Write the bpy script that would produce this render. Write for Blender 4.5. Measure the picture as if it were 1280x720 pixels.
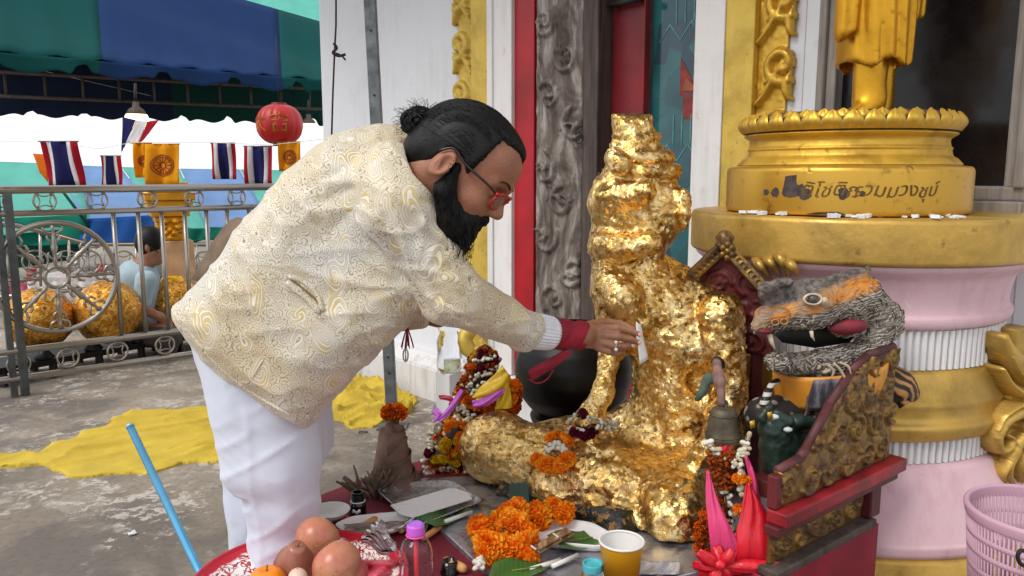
import bpy, math, random
import numpy as np
from mathutils import Vector, Matrix
random.seed(7); np.random.seed(7)
S = bpy.context.scene
for o in list(bpy.data.objects): bpy.data.objects.remove(o)
# ------------------------------------------------------------ camera, world, sun
F, PITCH, CZ = 985.0, math.radians(8.3), 1.3
cam = bpy.data.cameras.new('camera'); co = bpy.data.objects.new('camera', cam); S.collection.objects.link(co)
co.location = (0, 0, CZ); co.rotation_euler = (math.pi/2 - PITCH, 0, 0)
cam.sensor_width = 36; cam.lens = F/1280*36; cam.clip_start = .05; cam.clip_end = 500
S.camera = co
S.render.resolution_x = 1024; S.render.resolution_y = 576
S.view_settings.view_transform = 'Standard'; S.view_settings.look = 'None'
S.view_settings.exposure = 0.2; S.view_settings.gamma = 1
SUN_EL, SUN_AZ = math.radians(50), math.radians(-128)     # azimuth measured from +Y towards +X
W = bpy.data.worlds.new('World'); S.world = W; W.use_nodes = True
nt = W.node_tree; bg = nt.nodes['Background']
sk = nt.nodes.new('ShaderNodeTexSky'); sk.sky_type = 'NISHITA'; sk.sun_disc = False
sk.sun_elevation = SUN_EL; sk.sun_rotation = SUN_AZ; sk.air_density = 1.0; sk.dust_density = 1.0; sk.ozone_density = 1.0
hs = nt.nodes.new('ShaderNodeHueSaturation'); hs.inputs['Saturation'].default_value = .28
nt.links.new(sk.outputs[0], hs.inputs['Color']); ov = nt.nodes.new('ShaderNodeMix'); ov.data_type = 'RGBA'; ov.blend_type = 'MIX'; ov.inputs[0].default_value = .75
nt.links.new(hs.outputs[0], ov.inputs[6]); ov.inputs[7].default_value = (11.6, 11.6, 12.0, 1)      # a veil of bright even cloud
nt.links.new(ov.outputs[2], bg.inputs['Color'])
bg.inputs['Strength'].default_value = .1
sl = bpy.data.lights.new('sun', 'SUN'); so = bpy.data.objects.new('sun', sl); S.collection.objects.link(so)
sl.energy = 1.9; sl.angle = math.radians(25); sl.color = (1, .955, .89)
sd = Vector((math.sin(SUN_AZ)*math.cos(SUN_EL), math.cos(SUN_AZ)*math.cos(SUN_EL), math.sin(SUN_EL)))
so.rotation_euler = sd.to_track_quat('Z', 'Y').to_euler(); so.location = (-3, -3, 6)
# ------------------------------------------------------------ coordinates
ct, st = math.cos(PITCH), math.sin(PITCH)
def P(px, py, Y):
    "the point at forward distance Y metres seen at photograph pixel px, py"
    u, v = (px-640)/F, (360-py)/F
    fw = ct + v*st
    return np.array((Y*u/fw, Y, CZ + Y*(v*ct - st)/fw))
def G(px, py, z=0):
    u, v = (px-640)/F, (360-py)/F
    dz = v*ct - st; t = (z-CZ)/dz
    return np.array((u*t, (ct+v*st)*t, z))
A = np.array
# ------------------------------------------------------------ objects
def link(o): S.collection.objects.link(o); return o
LOC = {}
def tag(o, label=None, cat=None, group=None, kind=None):
    if label: o['label'] = label
    if cat: o['category'] = cat
    if group: o['group'] = group
    if kind: o['kind'] = kind
    return o
def thing(name, loc, label, cat, group=None):
    o = link(bpy.data.objects.new(name, None)); o.location = tuple(float(c) for c in loc); o.empty_display_size = .05
    LOC[o.name] = A(loc, float)
    return tag(o, label, cat, group)
def mesh(name, V, Fs, smooth=True):
    me = bpy.data.meshes.new(name); V = np.asarray(V, np.float32)
    if isinstance(Fs, np.ndarray):
        n, k = Fs.shape
        me.vertices.add(len(V)); me.vertices.foreach_set('co', V.ravel())
        me.loops.add(n*k); me.loops.foreach_set('vertex_index', Fs.astype(np.int32).ravel())
        me.polygons.add(n); me.polygons.foreach_set('loop_start', np.arange(0, n*k, k, dtype=np.int32))
        me.update(calc_edges=True)
    else:
        me.from_pydata([tuple(v) for v in V.tolist()], [], Fs)
    me.validate()
    if smooth: me.polygons.foreach_set('use_smooth', [True]*len(me.polygons))
    me.update(); return me
def obj(name, V, Fs, m, parent=None, smooth=True, label=None, cat=None, group=None, kind=None, origin=None):
    V = np.asarray(V, float)
    base = LOC[parent.name] if parent else (A(origin, float) if origin is not None else V.mean(0))
    me = mesh(name, V - base, Fs, smooth)
    me.materials.append(m)
    o = link(bpy.data.objects.new(name, me))
    if parent: o.parent = parent; LOC[o.name] = base
    else: o.location = base; LOC[o.name] = base
    return tag(o, label, cat, group, kind)
class MB:
    "collects shapes into one mesh"
    def __init__(s): s.V = []; s.F = []; s.n = 0
    def add(s, V, Fs):
        V = np.asarray(V, float); s.V.append(V); s.F += [tuple(int(i)+s.n for i in f) for f in Fs]; s.n += len(V); return s
    def box(s, c, h, R=None):
        c = A(c, float); V = A([[x, y, z] for x in (-1, 1) for y in (-1, 1) for z in (-1, 1)], float)*A(h)
        if R is not None: V = V @ A(R).T
        return s.add(V+c, [(0,1,3,2),(4,6,7,5),(0,4,5,1),(2,3,7,6),(0,2,6,4),(1,5,7,3)])
    def tube(s, pts, r, n=10, closed=False, cap=True):
        pts = A(pts, float); m = len(pts); r = np.broadcast_to(A(r, float), (m,))
        T = (np.roll(pts,-1,0)-np.roll(pts,1,0)) if closed else np.gradient(pts, axis=0)
        T /= np.linalg.norm(T, axis=1)[:, None]+1e-9
        u = np.cross(T[0], (0,0,1.)); 
        if np.linalg.norm(u) < .2: u = np.cross(T[0], (1.,0,0))
        V = []
        for i in range(m):
            u = u-T[i]*np.dot(u, T[i]); u /= np.linalg.norm(u)+1e-9; w = np.cross(T[i], u)
            a = np.linspace(0, 2*np.pi, n, endpoint=False)
            V.append(pts[i]+r[i]*(np.outer(np.cos(a), u)+np.outer(np.sin(a), w)))
        Fs = [(i%m*n+j, i%m*n+(j+1)%n, (i+1)%m*n+(j+1)%n, (i+1)%m*n+j) for i in range(m if closed else m-1) for j in range(n)]
        if cap and not closed: Fs += [tuple(range(n))[::-1], tuple((m-1)*n+j for j in range(n))]
        return s.add(np.concatenate(V), Fs)
    def lathe(s, prof, c=(0,0,0), n=32, a0=0, a1=2*math.pi, R=None, lob=None, close=False):
        full = abs(a1-a0-2*math.pi) < 1e-6
        k = n if full else n+1; a = np.linspace(a0, a1, n+1)[:k]
        V = []
        for r, z in prof:
            rr = r*(lob(a) if lob else 1)
            V.append(np.stack([rr*np.cos(a), rr*np.sin(a), np.full(k, z)], 1))
        V = np.concatenate(V)
        if R is not None: V = V @ A(R).T
        m = len(prof)
        Fs = [(i*k+j, i*k+(j+1)%k, (i+1)*k+(j+1)%k, (i+1)*k+j) for i in range(m-1) for j in range(n)]
        if close: Fs += [tuple(range(k))[::-1], tuple((m-1)*k+j for j in range(k))]
        return s.add(V+A(c), Fs)
    def sheet(s, g, th=0.0, closed_u=False):
        "grid of points [nu][nv][3]; th gives it thickness along its normals"
        g = A(g, float); nu, nv = g.shape[:2]
        def quads(o): return [(o+i*nv+j, o+i*nv+j+1, o+((i+1)%nu)*nv+j+1, o+((i+1)%nu)*nv+j) for i in range(nu if closed_u else nu-1) for j in range(nv-1)]
        if not th: return s.add(g.reshape(-1, 3), quads(0))
        du = np.gradient(g, axis=0); dv = np.gradient(g, axis=1); nn = np.cross(du, dv); nn /= np.linalg.norm(nn, axis=2)[..., None]+1e-12
        a, b = (g+nn*th/2).reshape(-1, 3), (g-nn*th/2).reshape(-1, 3); N = nu*nv
        Fs = quads(0)+[f[::-1] for f in quads(N)]
        e = []
        if not closed_u:
            e += [(j+1, j, N+j, N+j+1) for j in range(nv-1)]
            o = (nu-1)*nv; e += [(o+j, o+j+1, N+o+j+1, N+o+j) for j in range(nv-1)]
        for i in range(nu if closed_u else nu-1):
            i2 = (i+1) % nu
            e += [(i*nv, i2*nv, N+i2*nv, N+i*nv), (i2*nv+nv-1, i*nv+nv-1, N+i*nv+nv-1, N+i2*nv+nv-1)]
        return s.add(np.concatenate([a, b]), Fs+e)
    def prism(s, poly, fn, d0, d1):
        "extrude 2-D polygon; fn(u, v, d) -> 3-D point"
        n = len(poly); V = [fn(u, v, d0) for u, v in poly]+[fn(u, v, d1) for u, v in poly]
        return s.add(V, [tuple(range(n)), tuple(range(n, 2*n))[::-1]]+[(i, n+i, n+(i+1)%n, (i+1)%n) for i in range(n)])
    def build(s, name, m, parent=None, smooth=True, **k):
        return obj(name, np.concatenate(s.V), s.F, m, parent, smooth, **k)
def clone(o, parent, M):
    c = o.copy(); link(c); c.parent = parent; c.matrix_local = M; return c
def bevel(o, w, seg=2):
    b = o.modifiers.new('bevel', 'BEVEL'); b.width = w; b.segments = seg; b.limit_method = 'ANGLE'; b.angle_limit = .6; return o
def rot(ax, a):
    return A(Matrix.Rotation(a, 3, ax))
def spline(pts, n=24):
    pts = A(pts, float); p = np.vstack([2*pts[0]-pts[1], pts, 2*pts[-1]-pts[-2]]); out = []
    m = len(pts)-1
    for t in np.linspace(0, m-1e-6, n):
        i = int(t); f = t-i; a, b, c, d = p[i:i+4]
        out.append(.5*((2*b)+(-a+c)*f+(2*a-5*b+4*c-d)*f*f+(-a+3*b-3*c+d)*f**3))
    return A(out)
# ------------------------------------------------------------ numpy noise
def vnoise(p, seed=0):
    p = np.asarray(p, np.float64); i = np.floor(p).astype(np.int64); f = p-i; f = f*f*(3-2*f)
    def h(x, y, z):
        n = (x*374761393+y*668265263+z*2147483647+seed*1274126177) & 0xffffffff
        n = ((n ^ (n >> 13))*1274126177) & 0xffffffff; return ((n ^ (n >> 16)) & 0xffff)/65535.*2-1
    r = 0
    for a in (0, 1):
        for b in (0, 1):
            for c in (0, 1):
                w = (f[:,0] if a else 1-f[:,0])*(f[:,1] if b else 1-f[:,1])*(f[:,2] if c else 1-f[:,2])
                r = r+w*h(i[:,0]+a, i[:,1]+b, i[:,2]+c)
    return r
def fbm(p, sc=1, oc=3, seed=0):
    r = 0; a = 1; p = np.asarray(p)*sc
    for k in range(oc): r = r+a*vnoise(p, seed+k); p = p*2.03+5.1; a *= .5
    return r
def cellnoise(p, seed=0):
    "distance to the nearest jittered lattice point and a random value of that cell"
    i = np.floor(p).astype(np.int64); best = np.full(len(p), 9.); val = np.zeros(len(p))
    for dx in (-1,0,1):
        for dy in (-1,0,1):
            for dz in (-1,0,1):
                c = i+A([dx,dy,dz]); n = (c[:,0]*374761393+c[:,1]*668265263+c[:,2]*1440662683+seed*97) & 0xffffffff
                n = ((n ^ (n >> 13))*1274126177) & 0xffffffff; n ^= n >> 16
                j = np.stack([(n & 255)/255., ((n >> 8) & 255)/255., ((n >> 16) & 255)/255.], 1)
                d = ((c+j-p)**2).sum(1); m = d < best; best = np.where(m, d, best); val = np.where(m, ((n >> 4) & 1023)/1023., val)
    return np.sqrt(best), val
# ------------------------------------------------------------ signed distance sculpting
def smin(a, b, k):
    if k <= 0: return np.minimum(a, b)
    h = np.clip(.5+.5*(b-a)/k, 0, 1); return b+(a-b)*h-k*h*(1-h)
def smax(a, b, k): return -smin(-a, -b, k)
def sd_ell(p, c, r, R=None):
    q = p-A(c, np.float32)
    if R is not None: q = q @ A(R, np.float32)          # columns of R are the ellipsoid's own axes
    r = A(r, np.float32)*np.ones(3, np.float32)
    k0 = np.sqrt(((q/r)**2).sum(1)); k1 = np.sqrt(((q/(r*r))**2).sum(1))
    return k0*(k0-1)/(k1+1e-9)
def sd_cone(p, a, b, ra, rb, fl=None):
    "tapered capsule; fl squashes it: distance measured with y scaled"
    a, b = A(a, np.float32), A(b, np.float32)
    if fl is not None:
        ax, s = fl; p = p.copy(); a = a.copy(); b = b.copy()
        p[:, ax] *= s; a[ax] *= s; b[ax] *= s
    d = b-a; t = np.clip(((p-a)@d)/max(float(d@d), 1e-9), 0, 1)
    return np.sqrt(((p-a-t[:, None]*d)**2).sum(1))-(ra+(rb-ra)*t)
def sd_box(p, c, h, r=0, R=None):
    q = p-A(c, np.float32)
    if R is not None: q = q @ A(R, np.float32)
    q = np.abs(q)-A(h, np.float32)+r
    return np.sqrt((np.maximum(q, 0)**2).sum(1))+np.minimum(q.max(1), 0)-r
def sd_poly(x, z, poly):
    poly = A(poly, np.float32); d = np.full(len(x), 1e9, np.float32); s = np.ones(len(x), np.float32)
    for i in range(len(poly)):
        a, b = poly[i], poly[i-1]; e = b-a; wx, wz = x-a[0], z-a[1]
        t = np.clip((wx*e[0]+wz*e[1])/(e@e), 0, 1); d = np.minimum(d, (wx-e[0]*t)**2+(wz-e[1]*t)**2)
        c1 = z >= a[1]; c2 = z < b[1]; c3 = e[0]*wz > e[1]*wx
        s = np.where((c1 & c2 & c3) | (~c1 & ~c2 & ~c3), -s, s)
    return s*np.sqrt(d)
def sculpt(fn, lo, hi, h, margin=1.5):
    "naive surface nets over the zero set of fn; only blocks near the surface are evaluated finely"
    B = 4; lo = A(lo, float); hi = A(hi, float)
    nb = np.ceil((hi-lo)/(h*B)).astype(int); n = nb*B+1
    bi = np.stack(np.meshgrid(*[np.arange(k) for k in nb], indexing='ij'), -1).reshape(-1, 3)
    cen = (lo+(bi+.5)*h*B).astype(np.float32)
    dc = np.concatenate([fn(cen[i:i+200000]) for i in range(0, len(cen), 200000)])
    act = np.abs(dc) < h*B*.87*margin+h
    D = np.full(n, 1., np.float32)
    dg = dc.reshape(nb); D[:-1, :-1, :-1] = np.repeat(np.repeat(np.repeat(dg, B, 0), B, 1), B, 2)
    off = np.stack(np.meshgrid(*[np.arange(B+1)]*3, indexing='ij'), -1).reshape(-1, 3)
    ab = bi[act]
    for i in range(0, len(ab), 3000):
        ii = (ab[i:i+3000, None]*B+off[None]).reshape(-1, 3)
        D[ii[:,0], ii[:,1], ii[:,2]] = fn((lo+ii*h).astype(np.float32))
    D[0] = D[-1] = 1; D[:,0] = D[:,-1] = 1; D[:,:,0] = D[:,:,-1] = 1
    I = D < 0; c = I[:-1,:-1,:-1].astype(np.int8)
    tot = sum(I[a:n[0]-1+a, b:n[1]-1+b, d:n[2]-1+d].astype(np.int8) for a in (0,1) for b in (0,1) for d in (0,1))
    cell = np.argwhere((tot > 0) & (tot < 8)); idx = np.full(n-1, -1, np.int64); idx[cell[:,0], cell[:,1], cell[:,2]] = np.arange(len(cell))
    acc = np.zeros((len(cell), 3)); cnt = np.zeros(len(cell))
    cs = [(a,b,d) for a in (0,1) for b in (0,1) for d in (0,1)]
    for a in cs:
        for b in cs:
            if sum(b)-sum(a) == 1 and all(y >= x for x, y in zip(a, b)):
                va = D[cell[:,0]+a[0], cell[:,1]+a[1], cell[:,2]+a[2]]; vb = D[cell[:,0]+b[0], cell[:,1]+b[1], cell[:,2]+b[2]]
                m = (va < 0) != (vb < 0); t = np.where(m, va/(va-vb+1e-12), 0)
                acc += m[:, None]*(A(a)+t[:, None]*(A(b)-A(a))); cnt += m
    V = lo+(cell+acc/cnt[:, None])*h
    Fs = []
    for ax in range(3):
        a1, a2 = (ax+1)%3, (ax+2)%3
        sl0 = [slice(None)]*3; sl1 = [slice(None)]*3; sl0[ax] = slice(0, -1); sl1[ax] = slice(1, None)
        X = I[tuple(sl0)]; Z = I[tuple(sl1)]
        e = np.argwhere(X != Z); e = e[(e[:,a1] > 0) & (e[:,a2] > 0) & (e[:,a1] < n[a1]-1) & (e[:,a2] < n[a2]-1)]
        ins = X[e[:,0], e[:,1], e[:,2]]
        def g(d1, d2):
            q = e.copy(); q[:,a1] -= d1; q[:,a2] -= d2; return idx[q[:,0], q[:,1], q[:,2]]
        f = np.stack([g(1,1), g(0,1), g(0,0), g(1,0)], 1); f[~ins] = f[~ins][:, ::-1]
        Fs.append(f)
    Fs = np.concatenate(Fs); Fs = Fs[(Fs >= 0).all(1)]
    return V, Fs
def vnormals(V, Fs):
    n = np.cross(V[Fs[:,2]]-V[Fs[:,0]], V[Fs[:,3]]-V[Fs[:,1]]); N = np.zeros_like(V)
    for k in range(4): np.add.at(N, Fs[:,k], n)
    return N/(np.linalg.norm(N, axis=1)[:, None]+1e-12)
def relax(V, Fs, it=1, w=.5):
    for _ in range(it):
        s = np.zeros_like(V); c = np.zeros(len(V))
        for a, b in ((0,1),(1,2),(2,3),(3,0)):
            np.add.at(s, Fs[:,a], V[Fs[:,b]]); np.add.at(c, Fs[:,a], 1); np.add.at(s, Fs[:,b], V[Fs[:,a]]); np.add.at(c, Fs[:,b], 1)
        V = V*(1-w)+w*s/np.maximum(c, 1)[:, None]
    return V
# ------------------------------------------------------------ materials
def lin(h):
    h = h.lstrip('#'); c = [int(h[i:i+2], 16)/255 for i in (0, 2, 4)]
    return tuple(x/12.92 if x <= .04045 else ((x+.055)/1.055)**2.4 for x in c)+(1,)
class Mat:
    def __init__(s, name, rough=.6, metal=0, spec=.5, col=None):
        s.m = bpy.data.materials.new(name); s.m.use_nodes = True; s.t = s.m.node_tree; s.b = s.t.nodes['Principled BSDF']
        s.b.inputs['Roughness'].default_value = rough; s.b.inputs['Metallic'].default_value = metal; s.b.inputs['Specular IOR Level'].default_value = spec
        if col: s.b.inputs['Base Color'].default_value = lin(col) if isinstance(col, str) else col
        s.tc = s.t.nodes.new('ShaderNodeTexCoord'); s.o = s.tc.outputs['Object']
    def n(s, ty, **k):
        x = s.t.nodes.new('ShaderNode'+ty)
        for a, b in k.items(): setattr(x, a, b)
        return x
    def set(s, sock, v):
        if isinstance(v, bpy.types.NodeSocket): s.t.links.new(v, sock)
        elif isinstance(v, str): sock.default_value = lin(v)
        else: sock.default_value = v
    def map(s, sc=(1,1,1), ro=(0,0,0), src=None):
        x = s.n('Mapping'); s.set(x.inputs['Vector'], src or s.o); x.inputs['Scale'].default_value = sc; x.inputs['Rotation'].default_value = ro; return x.outputs[0]
    def noise(s, sc, det=4, ro=.55, dist=0, src=None, col=False):
        x = s.n('TexNoise'); s.set(x.inputs['Vector'], src or s.o); x.inputs['Scale'].default_value = sc; x.inputs['Detail'].default_value = det
        x.inputs['Roughness'].default_value = ro; x.inputs['Distortion'].default_value = dist; return x.outputs['Color' if col else 'Fac']
    def vor(s, sc, src=None, feature='F1', out='Distance', rnd=1):
        x = s.n('TexVoronoi', feature=feature); s.set(x.inputs['Vector'], src or s.o); x.inputs['Scale'].default_value = sc; x.inputs['Randomness'].default_value = rnd; return x.outputs[out]
    def wave(s, sc, dist=0, src=None, dirn='X', ty='BANDS'):
        x = s.n('TexWave', wave_type=ty); 
        if ty == 'BANDS': x.bands_direction = dirn
        s.set(x.inputs['Vector'], src or s.o); x.inputs['Scale'].default_value = sc; x.inputs['Distortion'].default_value = dist; x.inputs['Detail'].default_value = 2; return x.outputs['Fac']
    def ramp(s, f, stops, interp='LINEAR'):
        x = s.n('ValToRGB'); s.set(x.inputs[0], f); r = x.color_ramp; r.interpolation = interp
        while len(r.elements) < len(stops): r.elements.new(.5)
        for e, (p, c) in zip(r.elements, stops): e.position = p; e.color = lin(c) if isinstance(c, str) else ((c, c, c, 1) if not isinstance(c, tuple) else c)
        return x.outputs[0]
    def mix(s, f, a, b, mode='MIX'):
        x = s.n('Mix', data_type='RGBA', blend_type=mode); s.set(x.inputs[0], f); s.set(x.inputs[6], a); s.set(x.inputs[7], b); return x.outputs[2]
    def math(s, op, a, b=0.0, c=0.0):
        x = s.n('Math', operation=op); s.set(x.inputs[0], a); s.set(x.inputs[1], b); s.set(x.inputs[2], c); return x.outputs[0]
    def vadd(s, a, b, k):
        m = s.n('VectorMath', operation='SCALE'); s.set(m.inputs[0], b); m.inputs['Scale'].default_value = k
        x = s.n('VectorMath', operation='ADD'); s.set(x.inputs[0], a); s.set(x.inputs[1], m.outputs[0]); return x.outputs[0]
    def bump(s, h, strength=.3, dist=.01, prev=None):
        x = s.n('Bump'); s.set(x.inputs['Height'], h); x.inputs['Strength'].default_value = strength; x.inputs['Distance'].default_value = dist
        if prev: s.set(x.inputs['Normal'], prev)
        s.set(s.b.inputs['Normal'], x.outputs[0]); return x.outputs[0]
    def base(s, v): s.set(s.b.inputs['Base Color'], v); return s
    def rough(s, v): s.set(s.b.inputs['Roughness'], v); return s
def simple(name, col, rough=.6, metal=0, var=.12, sc=12, bump=.15, bsc=60, bd=.003, spec=.5):
    "base colour with soft mottling and a fine relief"
    m = Mat(name, rough, metal, spec); c = lin(col) if isinstance(col, str) else col
    d = tuple(x*(1-var*2.2) for x in c[:3])+(1,); l = tuple(min(1, x*(1+var)) for x in c[:3])+(1,)
    m.base(m.ramp(m.noise(sc, 5), [(.3, d), (.7, l)]))
    m.rough(m.math('MULTIPLY_ADD', m.noise(sc*1.7, 3), .25, max(.02, rough-.12)))
    if bump: m.bump(m.noise(bsc, 4), bump, bd)
    return m.m
# ============================================================ materials of the setting
def m_plaster(name, col, dirt='#8d8878', amt=.35, chip=None):
    m = Mat(name, .75)
    n1 = m.noise(3.1, 6, .6); n2 = m.noise(14, 5, .65, .4); st = m.noise(5, 5, .6, 0, m.map((5, 5, .5)))
    c = m.mix(m.ramp(m.math('MULTIPLY', n1, st), [(.25, 0.), (.5, amt)]), col, dirt)
    c = m.mix(m.ramp(n2, [(.62, 0.), (.72, amt*.8)]), c, dirt)
    if chip: c = m.mix(m.ramp(m.noise(9, 6, .7), [(.66, 0.), (.68, 1.)]), c, chip)
    c = m.mix(m.ramp(m.noise(40, 6, .75, .4), [(.66, 0.), (.70, .45)]), c, dirt); m.base(c); m.rough(m.ramp(m.noise(7, 5), [(.35, .55), (.65, .9)])); m.bump(m.math('ADD', m.noise(26, 5), m.math('MULTIPLY', n2, .6)), .35, .005); return m.m
def m_gold(name, col='#cfa63e', dark='#6e4a1c', rough=.36, metal=.6, sc=7, bump=.3):
    m = Mat(name, rough, metal)
    n = m.noise(sc, 6, .65, .3); s2 = m.noise(sc*5, 4)
    c = m.mix(m.ramp(n, [(.3, .55), (.55, 0.)]), col, dark); c = m.mix(m.ramp(s2, [(.66, 0.), (.74, .7)]), c, dark)
    m.base(c); m.rough(m.ramp(m.noise(sc*2, 4), [(.3, rough-.08), (.7, rough+.25)])); m.bump(m.math('ADD', m.noise(sc*6, 5), m.math('MULTIPLY', n, .8)), bump, .006); return m.m
M = {}
M['white'] = m_plaster('white_wall_paint', '#d6d9df', '#9a9a98', .25)
M['white2'] = m_plaster('white_trim_paint', '#dddcdc', '#86805f', .35)
M['plinth'] = m_plaster('plinth_cement', '#cfcfd0', '#77736b', .7)
M['pink'] = m_plaster('pink_paint', '#d3b2ba', '#a8687c', .4, '#cfc2c4')
M['gold'] = m_gold('gold_paint')
M['gold_dull'] = m_gold('dull_gold_paint', '#c6a250', '#6f5632', .38, .55, 5, .4)
M['yellow'] = m_gold('yellow_gold_paint', '#d2b452', '#86661c', .5, .3, 6, .2)
def m_stone_gold():
    m = Mat('worn_gold_base', .36, .7)
    n = m.noise(4.2, 6, .6, .5); c = m.mix(m.ramp(m.noise(30, 4), [(.6, 0.), (.75, .6)]), '#cba040', '#7a5820')
    c = m.mix(m.ramp(n, [(.63, 0.), (.65, 1.)]), c, '#4a3c3c')
    m.base(c); m.rough(m.ramp(n, [(.6, .36), (.66, .8)])); m.bump(m.ramp(n, [(.62, 1.), (.66, 0.)]), .4, .004); return m.m
M['gold_base'] = m_stone_gold()
M['concrete'] = None
def m_conc():
    m = Mat('worn_concrete', .85)
    w = m.vadd(m.o, m.noise(1.3, 4, col=True), .35)
    n1 = m.noise(.8, 6, .6, .2, w); n2 = m.noise(5.5, 7, .68, .5, w); n3 = m.noise(38, 5, .6); n4 = m.noise(2.2, 5, .6, 0, w)
    c = m.ramp(n1, [(.3, '#746a5e'), (.5, '#8b8173'), (.7, '#9a8e7f')])
    c = m.mix(m.ramp(n4, [(.42, .75), (.55, 0.)]), c, '#5d5853')
    c = m.mix(m.ramp(m.math('MULTIPLY_ADD', n2, .75, m.math('MULTIPLY', n4, .25)), [(.53, 0.), (.60, .35)]), c, '#b0a99e'); n5 = m.noise(13, 9, .78, .3, w); c = m.mix(m.math('MULTIPLY', m.ramp(n5, [(.535, 0.), (.55, .75)]), m.ramp(m.noise(1.7, 4, .6, 0, w), [(.46, 0.), (.56, 1.)])), c, '#c3beb5')
    c = m.mix(m.ramp(n3, [(.35, .35), (.5, 0.)]), c, '#4d4843'); c = m.mix(m.ramp(m.vor(55), [(.02, .5), (.1, 0.)]), c, '#3b3531')
    m.base(c); m.bump(m.math('ADD', n2, n3), .35, .006); m.rough(m.ramp(n1, [(.3, .7), (.7, .95)])); return m.m
M['concrete'] = m_conc()
M['steel'] = simple('brushed_steel', '#a39d95', .3, .95, .03, 6, 0)
M['dark_steel'] = simple('grey_steel_post', '#5f6466', .4, .8, .2, 9, .15)
M['galv'] = simple('galvanised_steel', '#74797c', .5, .7, .25, 14, .15)
M['red_paint'] = simple('red_door_paint', '#a80e1c', .42, 0, .16, 5, .12)
M['red_dark'] = simple('deep_red_door_paint', '#7d0f1c', .45, 0, .2, 4, .12)
M['maroon'] = simple('maroon_paint', '#5b1a1e', .55, 0, .25, 9, .2)
M['black'] = simple('black_lacquer', '#040304', .42, 0, .2, 9, .05, spec=.3)
M['black_matt'] = simple('black_matt', '#15130f', .6, 0, .2, 9, .1)
M['wood_grey'] = None
def m_wood(name, a, b, rough=.7, sc=3, dirz=(14, 14, .9)):
    m = Mat(name, rough); v = m.map(dirz); n = m.noise(sc, 6, .6, .8, v); n2 = m.noise(9, 5)
    m.base(m.mix(m.ramp(n2, [(.3, .4), (.6, 0.)]), m.ramp(n, [(.3, a), (.7, b)]), a)); m.bump(n, .35, .004); return m.m
M['wood_grey'] = m_wood('weathered_window_wood', '#6f6863', '#a19a92')
M['wood_dark'] = m_wood('dark_old_wood', '#2e2522', '#5d5049')
M['canopy_green'] = simple('green_canopy_cloth', '#0f6d5e', .7, 0, .2, 2, .1)
M['canopy_blue'] = simple('blue_canopy_cloth', '#1f4fa0', .7, 0, .2, 2, .1)
def m_cloth_trans(name, col, tr=.5):
    m = Mat(name, .9, 0, .12); t = m.n('BsdfTranslucent'); m.set(t.inputs[0], col); x = m.n('MixShader'); x.inputs[0].default_value = tr
    m.base(m.mix(m.ramp(m.noise(3, 4), [(.3, .2), (.7, 0.)]), col, '#1b3344'))
    m.t.links.new(m.b.outputs[0], x.inputs[1]); m.t.links.new(t.outputs[0], x.inputs[2]); m.t.links.new(x.outputs[0], m.t.nodes['Material Output'].inputs[0]); return m.m
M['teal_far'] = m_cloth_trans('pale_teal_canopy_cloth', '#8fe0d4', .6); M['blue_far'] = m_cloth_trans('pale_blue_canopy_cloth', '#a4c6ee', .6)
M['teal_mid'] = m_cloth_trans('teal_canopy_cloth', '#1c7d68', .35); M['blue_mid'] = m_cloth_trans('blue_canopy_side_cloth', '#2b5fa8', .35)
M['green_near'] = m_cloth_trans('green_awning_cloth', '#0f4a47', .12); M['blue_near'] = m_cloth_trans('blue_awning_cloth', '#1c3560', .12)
M['green_dark'] = m_cloth_trans('shaded_green_awning_cloth', '#163f38', .06); M['navy_dark'] = m_cloth_trans('shaded_blue_awning_cloth', '#1d2740', .06)  # awning cloth again, darkened in colour for its shaded underside
# ============================================================ ground and sky surroundings
g = []
for i in range(61):
    row = []
    for j in range(81):
        x, y = -6+12*i/60, -1+9*j/80
        row.append((x, y, .006*fbm(A([[x, y, 0]]), 1.2, 2)[0]))
    g.append(row)
tag(MB().sheet(g).build('terrace_floor', M['concrete']), kind='structure')
gg = MB().box((0, 100, -.42), (160, 160, .02)); tag(gg.build('ground', simple('pale_ground', '#8e877c', .9, 0, .2, .6, .3, 20)), kind='structure')
tag(MB().box((0, 3.5, -.21), (6, 4.5, .19)).build('terrace_edge', simple('terrace_cement', '#857d72', .9)), kind='structure')
# ============================================================ temple wall
W0 = A([-.436, 4.57]); WD = A([.676, -.737]); WD = WD/np.linalg.norm(WD); WN = A([-WD[1]*-1, -WD[0]])
WN = A([WD[1], -WD[0]]);                     # towards the camera
def Wp(s, n, z): q = W0+WD*s+WN*n; return A([q[0], q[1], z])
WR = np.stack([A([*WD, 0]), A([*WN, 0]), A([0, 0, 1.])], 1)
def wbox(mb, s0, s1, n0, n1, z0, z1): return mb.box(Wp((s0+s1)/2, (n0+n1)/2, (z0+z1)/2), (abs(s1-s0)/2, abs(n1-n0)/2, (z1-z0)/2), WR)
def wallpart(name, m, parent, s0, s1, n0, n1, z0, z1, bv=.004):
    o = wbox(MB(), s0, s1, n0, n1, z0, z1).build(name, m, parent, smooth=False)
    if bv: bevel(o, bv)
    return o
TOP = 3.6
wall = thing('temple_wall', Wp(-.3, 0, 0), 'white plastered temple wall with a low grey plinth behind the bending man', 'wall')
wallpart('wall', M['white'], wall, -1.274, .517, -.3, 0, 0, TOP)
wallpart('wall', M['white'], wall, 2.94, 4.6, -.3, .004, 0, TOP)
wallpart('wall', M['white'], wall, 1.906, 2.209, -.3, .0, 0, TOP)
wallpart('wall', M['white'], wall, 2.21, 2.271, -.3, .0, 0, TOP)
wallpart('wall', M['white'], wall, 2.272, 2.94, -.3, .0, 0, 1.17)
wallpart('wall', M['white'], wall, .69, 1.78, -.45, -.2, 0, TOP)   # the dark doorway's back
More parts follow.
